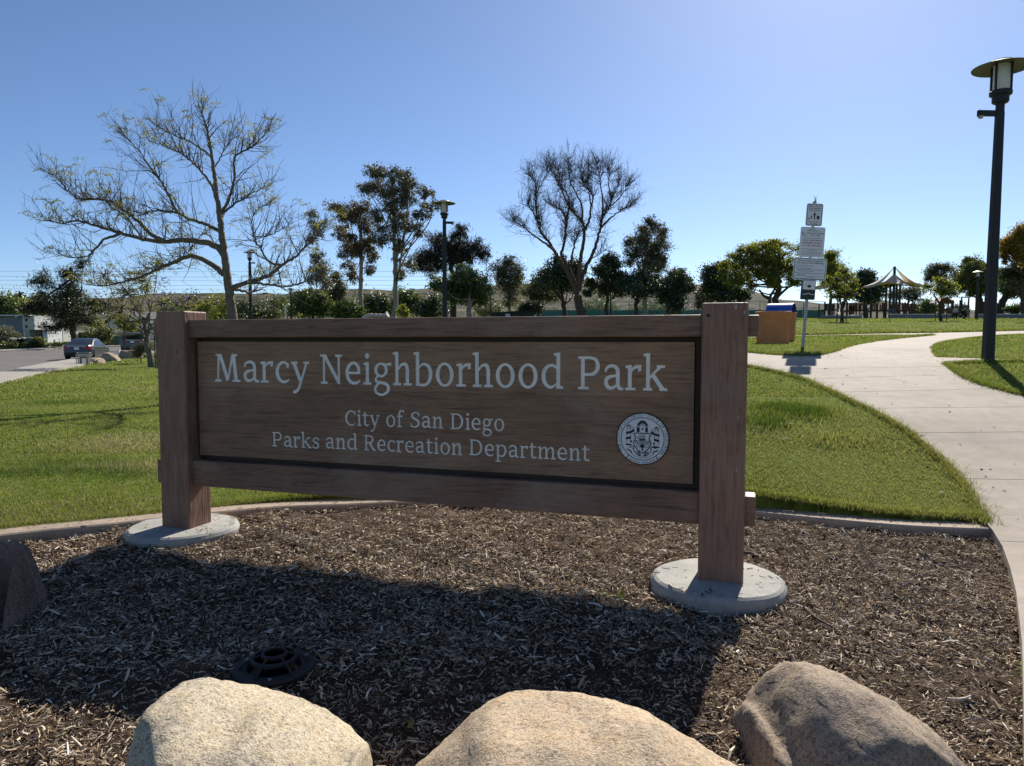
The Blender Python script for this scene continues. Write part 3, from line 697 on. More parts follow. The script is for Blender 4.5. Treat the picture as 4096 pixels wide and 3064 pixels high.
GLY['c'] = (470, st_([(405, 415), (345, 478), (262, 500), (160, 450), (98, 345), (90, 255), (110, 150), (180, 60), (275, 28), (360, 45), (430, 95)], [60, 58, 62, 82, 96, 98, 96, 84, 70, 62, 42]) + pg((352, 362), (428, 372), (424, 470), (356, 500)))
GLY['e'] = (520, st_([(105, 270), (250, 268), (455, 268)], [56, 56, 56]) + st_([(424, 262), (416, 380), (350, 470), (262, 500), (160, 450), (98, 345), (90, 255), (110, 150), (185, 58), (285, 28), (380, 48), (455, 100)], [74, 86, 74, 62, 82, 96, 98, 96, 84, 70, 62, 42]))
GLY['o'] = (560, ring(278, 260, 235, 272, 98, 58, 36))
GLY['b'] = (570, stem(85, 20, 765) + flag(85, 765) + st_([(150, 380), (235, 472), (320, 490), (420, 440), (472, 340), (475, 240), (440, 120), (360, 38), (250, 18), (130, 40)], [36, 50, 66, 86, 98, 98, 90, 68, 56, 60]) + rc(85, 0, 160, 60))
GLY['d'] = (590, stem(395, 60, 765) + flag(395, 765) + st_([(440, 400), (345, 482), (250, 492), (150, 435), (98, 335), (92, 245), (120, 130), (200, 45), (290, 32), (400, 100)], [40, 56, 62, 84, 98, 98, 92, 74, 60, 40]) + pg((395, 0), (555, 0), (555, 52), (487, 62), (487, 110), (395, 110)))
GLY['p'] = (580, stem(85, -210, 520) + flag(85, 520) + foot(22, 270, -225) + st_([(150, 380), (235, 472), (320, 492), (420, 442), (475, 340), (478, 250), (446, 130), (366, 42), (262, 22), (160, 70)], [36, 50, 66, 86, 98, 98, 90, 68, 56, 44]))
GLY['g'] = (545, ring(240, 345, 188, 172, 84, 54, 30) + st_([(300, 472), (390, 470), (470, 482), (520, 480)], [40, 52, 62, 74]) + pg((462, 445), (525, 440), (528, 525), (470, 512)) +
            st_([(150, 210), (100, 150), (98, 95), (160, 62), (280, 48), (390, 15), (440, -60), (410, -150), (300, -215), (190, -218), (95, -165), (75, -85), (120, -10), (190, 45)], [46, 56, 66, 70, 74, 82, 84, 78, 58, 56, 68, 76, 66, 44]))
GLY['y'] = (540, st_([(95, 500), (180, 290), (272, 60)], [96, 96, 92]) + st_([(455, 500), (370, 260), (285, 40), (225, -120), (160, -190), (90, -215)], [60, 62, 70, 72, 74, 72]) + foot(18, 210, 466) + foot(362, 530, 466) + pg((58, -240), (120, -250), (128, -160), (66, -165)))
GLY['k'] = (570, stem(85, 0, 765) + flag(85, 765) + foot(22, 235) + st_([(150, 240), (290, 380), (420, 490)], [54, 56, 58]) + st_([(235, 330), (360, 170), (480, 20)], [88, 94, 94]) + foot(330, 520, 466) + foot(392, 575))
GLY['s'] = (440, st_([(358, 425), (290, 482), (205, 494), (120, 455), (98, 385), (140, 318), (240, 268), (330, 215), (352, 130), (305, 55), (205, 26), (125, 45), (60, 100)], [58, 60, 62, 74, 86, 92, 96, 92, 86, 74, 60, 60, 52]) + pg((318, 372), (382, 372), (382, 470), (318, 500)) + pg((48, 30), (112, 20), (112, 148), (48, 152)))
GLY['t'] = (390, stem(110, 110, 640) + rc(25, 462, 355, 520) + st_([(156, 150), (172, 70), (235, 34), (300, 44), (365, 70)], [92, 88, 72, 64, 44]) + pg((110, 520), (202, 520), (202, 655), (150, 650)))
GLY['f'] = (400, stem(110, 0, 590) + foot(40, 280) + rc(25, 462, 340, 520) + st_([(156, 570), (175, 670), (240, 735), (330, 735), (385, 712)], [92, 90, 76, 66, 60]) + pg((340, 650), (408, 660), (408, 740), (345, 765)))
GLY['M'] = (860, pg((110, 0), (168, 0), (205, 690), (140, 690)) + pg((150, 690), (262, 690), (455, 130), (400, 0)) + pg((398, 0), (470, 60), (640, 690), (560, 690)) + pg((560, 690), (668, 690), (740, 0), (636, 0)) + foot(45, 240) + foot(570, 815) + foot(78, 240, 636) + foot(590, 742, 636))
GLY['N'] = (740, pg((125, 0), (190, 0), (190, 690), (125, 690)) + pg((110, 690), (222, 690), (620, 60), (620, -5), (560, -5)) + pg((560, 0), (622, -5), (622, 690), (558, 690)) + foot(52, 265) + foot(45, 200, 636) + foot(490, 695, 636))
GLY['P'] = (620, stem(110, 0, 690) + foot(40, 300) + foot(40, 150, 636) + st_([(190, 662), (330, 660), (450, 630), (510, 540), (505, 430), (430, 340), (320, 312), (190, 312)], [56, 58, 70, 94, 100, 82, 62, 56]))
GLY['R'] = (680, stem(110, 0, 690) + foot(40, 290) + foot(40, 150, 636) + st_([(190, 662), (320, 660), (430, 632), (485, 550), (478, 455), (410, 372), (310, 345), (190, 345)], [56, 58, 70, 92, 98, 80, 60, 56]) + st_([(330, 345), (440, 180), (550, 40), (610, 15)], [88, 98, 96, 60]) + rc(560, 0, 660, 50))
GLY['C'] = (660, st_([(570, 560), (480, 640), (370, 668), (230, 610), (135, 480), (110, 345), (135, 200), (220, 80), (345, 22), (470, 35), (590, 110)], [54, 56, 62, 86, 104, 106, 104, 90, 70, 62, 46]) + pg((545, 480), (606, 480), (606, 650), (560, 690)))
GLY['S'] = (560, st_([(455, 580), (370, 648), (270, 664), (160, 610), (125, 520), (175, 430), (300, 362), (420, 285), (445, 170), (380, 70), (250, 24), (150, 45), (65, 120)], [52, 58, 62, 84, 96, 100, 104, 100, 94, 80, 60, 58, 50]) + pg((430, 500), (488, 500), (488, 650), (436, 680)) + pg((48, 10), (106, 20), (106, 195), (48, 195)))
GLY['D'] = (730, stem(110, 0, 690) + foot(40, 200) + foot(40, 200, 636) + st_([(190, 662), (360, 655), (510, 590), (590, 460), (600, 330), (560, 180), (450, 70), (310, 30), (190, 28)], [56, 60, 84, 104, 106, 100, 76, 58, 56]))

# ------------------------------------------------------------------ the park sign
SO = np.array([-2.6441554, 5.39833403]); YAW = 0.31348562
sd_, sn_ = np.array([math.cos(YAW), -math.sin(YAW)]), np.array([math.sin(YAW), math.cos(YAW)])
PW, PL_, ZT = .2567, 3.926, 1.7128
def onsign(x, y, off):
    r = ray(x, y); P0 = SO + sn_ * off; t = (P0 @ sn_) / (r[:2] @ sn_); P = np.array([0, 0, EYE]) + r * t
    return float((P[:2] - P0) @ sd_), float(P[2])
sign = thing('park_sign', 'long brown wooden park sign with carved white lettering and a round seal', 'park sign', (SO[0], SO[1], 0), -YAW)
PD = .24
for u in (0.0, PL_):
    o = bevel_box('post', (u, 0, .02), (u + PW, PD, ZT), WOODV, sign, .012, 3)
o = bevel_box('top_rail', (PW - .006, .045, 1.518), (PL_ + .003, .195, 1.648), WOODR, sign, .009)
o = bevel_box('bottom_rail', (PW - .006, .045, .412), (PL_ + .003, .195, .606), WOODR, sign, .009)
for u0, u1 in ((PL_ + PW - .004, 4.243), (-.075, .004)):
    bevel_box('tenon', (u0, .05, 1.522), (u1, .19, 1.643), WOODR, sign, .008)
    bevel_box('tenon', (u0, .05, .418), (u1, .19, .596), WOODR, sign, .008)
g = Geo(); g.box(((PW + PL_) / 2, .165, 1.065), (PL_ - PW - .004, .03, .93)); g.build('backing_board', M_RECESS, sign)
for u in (PW + .010, PL_ - .024): 
    g = Geo(); g.box((u, .138, 1.062), (.026, .022, .905)); g.build('side_batten', M_RECESS, sign)

OFF = .10; DEP = .0075
planks = [(1.1508, 1.487), (.8142, 1.1496), (.640, .8130)]
U0, U1 = .285, 3.884
polys = [[(U0, a), (U1, a), (U1, b), (U0, b)] for a, b in planks]
owner = [-1, -2, -3]; letters = []
def word(txt, x0, x1, yb0, yb1, cap):
    """a word between two pixels of the board; cap height in metres"""
    (ua, za), (ub, zb) = onsign(x0, yb0, OFF), onsign(x1, yb1, OFF)
    adv = 0; place = []
    for k, ch in enumerate(txt):
        place.append(adv); adv += GLY[ch][0]
    allx = [p[0] + a for a, ch in zip(place, txt) for q in GLY[ch][1] for p in q]
    mn, mx_ = min(allx), max(allx); s = cap / 690.0; sx = (ub - ua) / (mx_ - mn)
    zb_ = (za + zb) / 2
    for a, ch in zip(place, txt):
        lid = len(letters); letters.append(ch)
        for q in GLY[ch][1]:
            pts = [(ua + (p[0] + a - mn) * sx, zb_ + p[1] * s) for p in q]
            ar = sum(pts[i][0] * pts[(i + 1) % len(pts)][1] - pts[(i + 1) % len(pts)][0] * pts[i][1] for i in range(len(pts)))
            if abs(ar) < 1e-9: continue
            polys.append(pts if ar > 0 else pts[::-1]); owner.append(lid)
for w_ in (('Marcy', 860, 1238, 1527, 1533), ('Neighborhood', 1281, 2252, 1534, 1556), ('Park', 2312, 2669, 1557, 1564)): word(*w_, .205)
for w_ in (('City', 1381, 1519, 1702, 1706), ('of', 1545, 1617, 1707, 1709), ('San', 1642, 1772, 1710, 1714), ('Diego', 1802, 2017, 1717, 1724)): word(*w_, .105)
for w_ in (('Parks', 1089, 1277, 1786, 1794), ('and', 1304, 1430, 1795, 1799), ('Recreation', 1456, 1849, 1802, 1820), ('Department', 1877, 2360, 1821, 1845)): word(*w_, .105)
vin = []; fin = []
for p in polys:
    fin.append(list(range(len(vin), len(vin) + len(p)))); vin += [Vector(q) for q in p]
vv, ee, ff, ov_, oe_, of_ = geometry.delaunay_2d_cdt(vin, [], fin, 1, 2e-5)
vv = np.array([tuple(v) for v in vv]); lab = []
for f, o_ in zip(ff, of_):
    ids = [owner[k] for k in o_]; L_ = [k for k in ids if k >= 0]
    lab.append(L_[0] if L_ else (min(ids) if ids else None))
edge_owner = {}
for f, l in zip(ff, lab):
    for k in range(3): edge_owner[(f[k], f[(k + 1) % 3])] = l
def plate(sel, y, name, mat, parent, wall):
    g = Geo(); idx = {}; V = []; F3 = []; F4 = []
    def vid(i, yy):
        key = (i, yy)
        if key not in idx: idx[key] = len(V); V.append((vv[i][0], yy, vv[i][1]))
        return idx[key]
    for f, l in zip(ff, lab):
        if l != sel: continue
        F3.append([vid(i, y) for i in f])
        for k in range(3):
            a, b = f[k], f[(k + 1) % 3]; other = edge_owner.get((b, a))
            if other == sel: continue
            if wall == 'letter' and (other is None or other < 0): F4.append([vid(a, y), vid(b, y), vid(b, OFF + .0005), vid(a, OFF + .0005)])
            if wall == 'plank' and other is None: F4.append([vid(a, y), vid(a, y + .03), vid(b, y + .03), vid(b, y)])
    g.add(V, f3=F3, f4=F4); return g.build(name, mat, parent)
for k in range(3): plate(-1 - k, OFF, 'plank', WOODH[k], sign, 'plank')
lettering = bpy.data.objects.new('lettering', None); link(lettering, sign)
for lid, ch in enumerate(letters): plate(lid, OFF + DEP, 'letter', M_LETTER, lettering, 'letter')

# ---- round seal
su, sz_ = onsign(2571, 1754.5, OFF); SR = .160
seal = bpy.data.objects.new('city_seal', None); link(seal, sign); seal.location = (su, OFF, sz_)
RX = Matrix.Rotation(R(90), 3, 'X')
g = Geo(); g.lathe([(SR, -.002), (SR, .010), (SR - .003, .012), (0.0, .012)], k=64, M=RX); g.build('seal_rim', M_SIGNBLACK, seal)
g = Geo(); g.lathe([(SR - .006, .010), (SR - .006, .0135), (0.0, .0135)], k=64, M=RX); g.build('seal_face', M_WHITE, seal)
class Print:
    """flat print: polygons in 2D, each laid a hair above the last"""
    def __init__(s, y0, dy=.00006): s.g = Geo(); s.y = y0; s.dy = dy
    def poly(s, pts):
        s.y -= s.dy; s.g.add([(p[0], s.y, p[1]) for p in pts], fn=[list(range(len(pts)))])
    def quads(s, qs):
        s.y -= s.dy
        for q in qs: s.g.add([(p[0], s.y, p[1]) for p in q], fn=[[0, 1, 2, 3]])
    def line(s, pts, w, n=5):
        P = np.asarray(pts, float)
        if n > 1: P = catmull(P, n)
        s.quads(st_lin(P, w))
def st_lin(P, w):
    T = np.gradient(P, axis=0); T /= np.linalg.norm(T, axis=1)[:, None] + 1e-9; N_ = np.stack([-T[:, 1], T[:, 0]], 1) * w / 2
    A = P + N_; B = P - N_
    return [[tuple(A[k]), tuple(B[k]), tuple(B[k + 1]), tuple(A[k + 1])] for k in range(len(P) - 1)]
FONT = {}
def char_mesh(ch):
    if ch in FONT: return FONT[ch]
    cu = bpy.data.curves.new('glyph', 'FONT'); cu.body = ch; cu.size = 1.0; cu.resolution_u = 2
    ob = bpy.data.objects.new('glyph', cu); COL.objects.link(ob)
    me = bpy.data.meshes.new_from_object(ob.evaluated_get(bpy.context.evaluated_depsgraph_get()))
    V = np.array([v.co[:2] for v in me.vertices]).reshape(-1, 2); Fc = [list(p.vertices) for p in me.polygons]
    bpy.data.objects.remove(ob); bpy.data.curves.remove(cu); bpy.data.meshes.remove(me)
    FONT[ch] = (V, Fc); return FONT[ch]
def advance(ch):
    if ch == ' ': return .28
    V, _ = char_mesh(ch); return (V[:, 0].max() + .07) if len(V) else .3
def text2d(pr, txt, x, z, size, width=None, align='c', bold=0.0):
    """flat text into a Print; width squeezes it to fit"""
    adv = [advance(c) for c in txt]; tot = sum(adv); sx = size if width is None else width / tot
    x0 = x - tot * sx / 2 if align == 'c' else x
    for db in ((0.0,) if not bold else (-bold, bold)):
        pr.y -= pr.dy; a = x0
        for c, w_ in zip(txt, adv):
            if c != ' ':
                V, Fc = char_mesh(c)
                if len(V): pr.g.add(np.column_stack([V[:, 0] * sx + a + db, np.full(len(V), pr.y), V[:, 1] * size + z]), fn=Fc)
            a += w_ * sx
pr = Print(-.0138)
k_ = SR / 576.0     # seal drawing in pixels of a 1152 wide drawing
def q_(x, y): return ((x - 943) * k_, (852 - y) * k_)
circ = lambda r, n=56: [(r * math.cos(t), r * math.sin(t)) for t in np.linspace(0, 2 * math.pi, n + 1)]
pr.quads(st_lin(np.array(circ(466 * k_)), 16 * k_))
def arc_text(txt, r, a0, a1, size, inward=False):
    n = sum(advance(c) for c in txt); a = a0
    for c in txt:
        w_ = advance(c) / n * (a1 - a0); t = a + w_ / 2; a += w_
        if c == ' ': continue
        V, Fc = char_mesh(c); pr.y -= pr.dy / 8
        cx_ = (advance(c) - .07) / 2; sx = abs(a1 - a0) * r / n
        lx = (V[:, 0] - cx_) * sx; lz = V[:, 1] * size
        if not inward: rr = r + lz; th = t - lx / r
        else: rr = r - lz; th = t + lx / r
        pr.g.add(np.column_stack([rr * np.cos(th), np.full(len(V), pr.y), rr * np.sin(th)]), fn=[f if inward else f for f in Fc])
arc_text('THE CITY OF SAN DIEGO', 490 * k_, R(214), R(89), 88 * k_)
arc_text('STATE OF CALIFORNIA', 490 * k_, R(80), R(-40), 88 * k_)
arc_text('SEMPER VIGILANS', 545 * k_, R(236), R(302), 66 * k_, True)
for a in (85, 222, -46): pr.poly([(525 * k_ * math.cos(R(a)) + 12 * k_ * math.cos(t), 525 * k_ * math.sin(R(a)) + 12 * k_ * math.sin(t)) for t in np.arange(8) * math.pi / 4])
for a in (231, 308): pr.line([(475 * k_ * math.cos(R(a)), 475 * k_ * math.sin(R(a))), (555 * k_ * math.cos(R(a)), 555 * k_ * math.sin(R(a)))], 22 * k_, 1)
# bell tower
pr.poly([q_(*p) for p in ((828, 560), (828, 520), (860, 500), (880, 462), (943, 440), (1005, 462), (1030, 500), (1055, 520), (1055, 560), (1010, 560), (990, 530), (943, 512), (900, 530), (880, 560))])
for a, b in ((813, 880), (1000, 1070)): pr.poly([q_(a, 570), q_(b, 570), q_(b, 588), q_(a, 588)])
for a, b in ((818, 882), (1002, 1060)): pr.poly([q_(a, 600), q_(b, 600), q_(b, 705), q_(a, 705)])
pr.line([q_(900, 575), q_(943, 535), q_(985, 575)], 14 * k_); pr.poly([q_(915, 660), q_(915, 635), q_(943, 600), q_(970, 635), q_(970, 660), q_(955, 640), q_(943, 660), q_(930, 640)])
# columns with scrolls
for s_, x in ((1, 645), (-1, 1245)):
    dy = 0 if s_ > 0 else 30
    for xx in (605, 685): 
        xq = 645 + (xx - 645) * s_ + (x - 645); pr.line([q_(xq, 570 + dy), q_(xq, 950 + dy)], 9 * k_, 1)
    pr.poly([q_(x - 40, 570 + dy), q_(x - 25, 550 + dy), q_(x, 543 + dy), q_(x + 25, 550 + dy), q_(x + 40, 570 + dy)])
    pr.line([q_(x - 52, 585 + dy), q_(x + 52, 585 + dy)], 12 * k_, 1); pr.line([q_(x - 40, 625 + dy), q_(x + 40, 625 + dy)], 10 * k_, 1)
    pr.poly([q_(x - 68, 965 + dy), q_(x + 62, 975 + dy), q_(x + 62, 1010 + dy), q_(x - 68, 1002 + dy)])
    for y0 in (690, 810): 
        pr.poly([q_(x - 62 * s_, y0 + 20 + dy), q_(x + 55 * s_, y0 - 10 + dy), q_(x + 50 * s_, y0 + 45 + dy), q_(x - 60 * s_, y0 + 70 + dy)])
    pr.poly([q_(x + 40 * s_, 690 + dy), q_(x + 95 * s_, 640 + dy), q_(x + 130 * s_, 660 + dy), q_(x + 115 * s_, 700 + dy), q_(x + 55 * s_, 730 + dy)])
    pr.line([q_(x + 95 * s_, 640 + dy), q_(x + 85 * s_, 605 + dy), q_(x + 110 * s_, 610 + dy)], 10 * k_)
    pr.poly([q_(x + 30 * s_, 900 + dy), q_(x + 70 * s_, 890 + dy), q_(x + 75 * s_, 930 + dy), q_(x + 30 * s_, 935 + dy)])
    # foliage scrolls below the shield
    m = lambda px_: 943 + (px_ - 943) * s_
    for pts, w_ in (([(640, 1045), (690, 1040), (735, 1020), (760, 1060), (740, 1085)], 18), ([(740, 1060), (770, 1130), (820, 1190), (880, 1225), (920, 1230)], 16), ([(600, 1085), (650, 1110), (690, 1130), (715, 1180)], 26),
                    ([(720, 1190), (800, 1240), (900, 1262), (960, 1270)], 8), ([(815, 1125), (850, 1170), (885, 1150), (850, 1130)], 18), ([(850, 1170), (890, 1215), (870, 1190)], 16), ([(920, 1205), (900, 1180), (880, 1200), (910, 1230)], 14)):
        pr.line([q_(m(a), b) for a, b in pts], w_ * k_)
# shield with ship, waves and emblem
pr.line([q_(*p) for p in ((943, 720), (880, 735), (830, 722), (755, 745), (790, 800), (785, 870), (755, 930), (770, 1000), (830, 1080), (943, 1160), (1055, 1080), (1115, 1000), (1130, 930), (1100, 870), (1095, 800), (1130, 745), (1055, 722), (1005, 735), (943, 720))], 20 * k_, 3)
pr.poly([q_(*p) for p in ((860, 845), (1015, 848), (1005, 880), (880, 880))])
for a, b in (((835, 830), (905, 760)), ((905, 760), (905, 845)), ((950, 750), (950, 845)), ((950, 750), (1015, 800)), ((985, 790), (985, 845)), ((920, 800), (1000, 830)), ((835, 830), (900, 840))): pr.line([q_(*a), q_(*b)], 9 * k_, 1)
for y in (893, 915, 940): pr.line([q_(785, y), q_(860, y + 6), q_(943, y - 2), q_(1030, y + 6), q_(1105, y)], (14 if y != 915 else 7) * k_)
pr.poly([q_(943 + 50 * math.cos(t), 1008 + 50 * math.sin(t)) for t in np.linspace(0, 2 * math.pi, 18, endpoint=False)])
pr.poly([q_(943, 1055), q_(965, 1085), q_(943, 1130), q_(922, 1085)])
for x in (845, 1045): pr.line([q_(x - 30, 1020), q_(x - 25, 985), q_(x + 25, 970), q_(x + 30, 1010), q_(x, 1035), q_(x - 30, 1020)], 9 * k_, 3)
pr.g.build('seal_print', M_SIGNBLACK, seal)

# ---- bolt holes and chipped paint
M_SCUFF = plain('bare_scuff', (.55, .53, .50), .8, None, 30)
for x, y, r in ((707, 1408, .007), (2833, 1262, .010), (700, 2083, .006), (2960, 1640, .004)):
    u, z = onsign(x, y, 0); g = Geo(); g.lathe([(r, 0), (r, .0015), (0, .0015)], (u, 0, z), 10, M=RX); g.build('bolt_hole', M_DARK, sign)
for x, y, a, b in ((2944, 1229, .004, .018), (2977, 1250, .003, .014), (2951, 1672, .002, .012), (2945, 1880, .002, .016)):
    u, z = onsign(x, y, 0); g = Geo(); g.add([(u - a, -.0008, z + b * .2), (u, -.0008, z - b), (u + a, -.0008, z), (u + a * .5, -.0008, z + b), (u - a * .3, -.0008, z + b * .8)], fn=[[0, 1, 2, 3, 4]]); g.build('paint_chip', M_SCUFF, sign)
# ---- concrete footings
def footing(u, r, tilt, sq=1.0):
    c = SO + sd_ * (u + PW / 2) + sn_ * (PD / 2 - .01)
    prof = [(r * .99, -.12), (r, .055), (r - .012, .078), (r - .03, .090), (r * .5, .094), (0, .094)]
    g = Geo(); g.lathe(prof, k=72)
    V = g.V[0]; a = np.arctan2(V[:, 1], V[:, 0]); k = 1 + .012 * np.sin(3 * a + u) + .008 * np.sin(7 * a) ; V[:, 0] *= k; V[:, 1] *= k * sq
    V[:, 2] += tilt * V[:, 0]
    o = g.build('footing', M_PLINTH, sign, smooth=False)
    o.location = (u + PW / 2, PD / 2 - .01, 0); return o
footing(-.03, .405, .0); footing(PL_ - .015, .392, .0)

# ------------------------------------------------------------------ boulders
def boulder(name, label, outline, Yc, depth, mat, seed, rough=.03, zb=-.12, lean=0.0, facets=6):
    """loft of cross sections under the given skyline (pixels), rounded front and back, then weathered"""
    pts = np.array([W(x, y, Yc) for x, y in outline]); X, Z = pts[:, 0], pts[:, 2]
    n, m = 110, 88
    x0, x1 = X[0], X[-1]; c = (x0 + x1) / 2; hw = (x1 - x0) / 2
    tt = np.linspace(-math.pi / 2 * .985, math.pi / 2 * .985, n); xx = c + hw * np.sin(tt)
    zt = np.interp(xx, X, Z); zt = np.convolve(np.pad(zt, 3, 'edge'), np.hanning(9)[1:-1] / np.hanning(9)[1:-1].sum(), 'valid')
    dd = depth * np.clip(1 - np.abs((xx - c) / hw) ** 2.6, .0, 1) ** .5 + .015
    ph = np.linspace(0, 2 * math.pi, m, endpoint=False)
    ypx = np.interp(xx, X, [q[1] for q in outline]); ypx = np.convolve(np.pad(ypx, 3, 'edge'), np.hanning(9)[1:-1] / np.hanning(9)[1:-1].sum(), 'valid')
    for it in range(8):        # raise or lower each section until its skyline meets the outline
        V = []
        for x, z, d in zip(xx, zt, dd):
            zm = zb + (z - zb) * .25
            s = np.sin(ph); cc = np.cos(ph)
            y = np.sign(cc) * np.abs(cc) ** .85 * d; zz = np.where(s > 0, zm + (z - zm) * np.abs(s) ** .9, zm - (zm - zb) * np.abs(s))
            V.append(np.column_stack([np.full(m, x), Yc + y + lean * (zz - zb), zz]))
        VV = np.array(V); fd = VV[..., 1] * cp - (VV[..., 2] - EYE) * sp; up_ = VV[..., 1] * sp + (VV[..., 2] - EYE) * cp
        pyy = CY - F * up_ / fd; am = pyy.argmin(1); py_ = pyy.min(1); ii = np.arange(n)
        pxx = CX + F * VV[ii, am, 0] / fd[ii, am]; ypx = np.interp(pxx, [q[0] for q in outline], [q[1] for q in outline]); ypx = np.convolve(np.pad(ypx, 3, 'edge'), np.hanning(9)[1:-1] / np.hanning(9)[1:-1].sum(), 'valid')
        zt = np.maximum(zt + np.clip((py_ - ypx) / F * Yc, -.2, .2) * .8, zb + .03)
    V = np.vstack(V); ctr = V.mean(0)
    d = V - ctr; d /= np.linalg.norm(d, axis=1)[:, None]
    nn = np.array([noise.fractal(Vector(p * 3.2 + seed), 1.0, 2.1, 5) for p in V]) * rough + np.array([abs(noise.noise(Vector(p * 5.5 - seed))) for p in V]) * rough * .8
    nn += np.array([noise.noise(Vector(p * 24 + seed)) for p in V]) * rough * .13
    V = V + d * nn[:, None] * np.array([.5, 1, .8])
    rs_ = np.random.default_rng(int(seed * 100)); ext = np.abs(V - ctr).max(0)
    for q in range(facets):       # flat broken faces, mostly low on the sides
        nv = np.array([rs_.normal(0, .7), -abs(rs_.normal(.9, .4)), rs_.normal(.25, .25)]); nv /= np.linalg.norm(nv); pr_ = (V - ctr) @ nv; lim = pr_.max() * (.72 + .2 * rs_.random())
        V = V - np.maximum(pr_ - lim, 0)[:, None] * nv * .65
    hk = np.hanning(15)[1:-1]; hk /= hk.sum()
    for it in range(4):      # weathering moved the skyline: settle it back, keeping the small bumps
        VV = V.reshape(n, m, 3); fd = VV[..., 1] * cp - (VV[..., 2] - EYE) * sp; up_ = VV[..., 1] * sp + (VV[..., 2] - EYE) * cp
        pyy = CY - F * up_ / fd; am = pyy.argmin(1); pxx = CX + F * VV[ii, am, 0] / fd[ii, am]
        dl = np.clip((pyy.min(1) - np.interp(pxx, [q[0] for q in outline], [q[1] for q in outline])) / F * Yc, -.15, .15); dl = np.convolve(np.pad(dl, 6, 'edge'), hk, 'valid')
        V = V.copy(); VV = V.reshape(n, m, 3); VV[..., 2] += np.maximum(VV[..., 2] - zb, 0) * (dl / np.maximum(zt - zb, .05) * .8 * np.clip((zt - zb) / .25, 0, 1))[:, None]
    V = V + d * (np.array([noise.noise(Vector(p_ * 40 + seed)) for p_ in V]) * .004)[:, None]
    i = np.arange(n - 1)[:, None] * m; j = np.arange(m)[None]; j2 = (j + 1) % m
    g = Geo(); g.add(V - np.array([c, Yc, 0]), f4=np.stack([i + j, i + m + j, i + m + j2, i + j2], -1).reshape(-1, 4), fn=[list(range(m)), [(n - 1) * m + q for q in range(m)][::-1]])
    o = g.build(name, mat, smooth=True, recalc=True); o.location = (c, Yc, 0)
    return tag(o, label, 'boulder', 'boulders around the mulch bed')
boulder('boulder', 'pale speckled granite boulder in front of the round ground light', [(575, 3300), (595, 3064), (625, 2910), (680, 2775), (745, 2722), (830, 2710), (940, 2728), (1050, 2752), (1180, 2785), (1290, 2830), (1400, 2905), (1470, 2985), (1490, 3080), (1500, 3300)], 2.12, .50, M_ST1, 2.1, .040, facets=3)
boulder('boulder', 'broad golden granite boulder at the middle of the front edge', [(1560, 3300), (1665, 3064), (1800, 2940), (1890, 2850), (1985, 2785), (2080, 2762), (2230, 2764), (2420, 2790), (2560, 2835), (2680, 2905), (2810, 2985), (2930, 3064), (3080, 3300)], 2.02, .52, M_ST2, 7.7, .034, facets=0)
boulder('boulder', 'brown creviced boulder on the bark right of the long shadow', [(2895, 3120), (2910, 3000), (2925, 2880), (2990, 2790), (3055, 2700), (3140, 2648), (3220, 2646), (3310, 2680), (3410, 2735), (3530, 2790), (3620, 2850), (3700, 2940), (3760, 3030), (3800, 3200)], 2.48, .40, M_ST3, 4.4, .045, facets=4)
boulder('boulder', 'dark reddish boulder beside the left end of the sign shadow', [(-330, 2500), (-280, 2320), (-180, 2200), (-60, 2160), (20, 2162), (70, 2198), (104, 2255), (120, 2345), (112, 2430), (90, 2520)], 3.75, .42, M_ST0, 3.9, .045, facets=0)

# ------------------------------------------------------------------ round ground light
lc = atz(1098, 2655, .05)
gl = thing('ground_light', 'round black in ground uplight with a domed rock guard', 'ground light', (lc[0], lc[1], .02), .3)
g = Geo(); g.lathe([(.168, -.06), (.178, .018), (.175, .026), (.125, .028), (.118, .022), (.118, -.01)], k=48); g.build('trim_ring', M_BLACKMET, gl)
g = Geo(); g.lathe([(.118, .002), (.09, .008), (0, .010)], k=40); g.build('lens', M_GLASS, gl)
g = Geo()
for r, z, w in ((.096, .062, .015), (.052, .078, .013)):
    g.lathe([(r - w / 2, z - .006), (r + w / 2, z - .010), (r + w / 2, z + .002), (r - w / 2, z + .006), (r - w / 2, z - .006)], k=40)
for k in range(6):
    a = k * math.pi / 3; d = np.array([math.cos(a), math.sin(a)])
    g.tube([(*(d * .150), .026), (*(d * .128), .046), (*(d * .096), .063), (*(d * .052), .079)], .006, 5)
g.build('rock_guard', M_BLACKMET, gl)
for k in range(3):
    a = k * 2.1 + .4; g = Geo(); g.lathe([(.008, 0), (.008, .004), (0, .004)], ((.150 * math.cos(a)), .150 * math.sin(a), .027), 10); g.build('screw', M_GALV, gl)

# ------------------------------------------------------------------ sticks, leaves, weeds
def stick(name, label, P, r, mat, cat='stick'):
    P = np.array(P, float); c = P.mean(0); Q = catmull(P - c, 6); n = len(Q)
    rr = np.interp(np.linspace(0, 1, n), np.linspace(0, 1, len(r)), r) * (1 + .12 * np.sin(np.arange(n) * 1.9))
    g = Geo(); g.tube(Q, rr, 8); o = g.build(name, mat, smooth=True); o.location = tuple(c); return tag(o, label, cat)
def sgn(u, off, z): return np.array([SO[0] + sd_[0] * u + sn_[0] * off, SO[1] + sd_[1] * u + sn_[1] * off, z])
ua, _ = onsign(1452, 1268, .12); ub, _ = onsign(1552, 1268, .12)
stick('dead_branch', 'bleached bare branch piece lying on top of the sign rail', [sgn(ua, .12, 1.652), sgn(ua + .05, .12, 1.664), sgn(ua + .11, .12, 1.668), sgn(ub - .03, .12, 1.666), sgn(ub, .12, 1.676)], [.012, .018, .012, .013, .02], M_STRIP, 'branch')
def gs(px): return [atz(x, y, .03) for x, y in px]
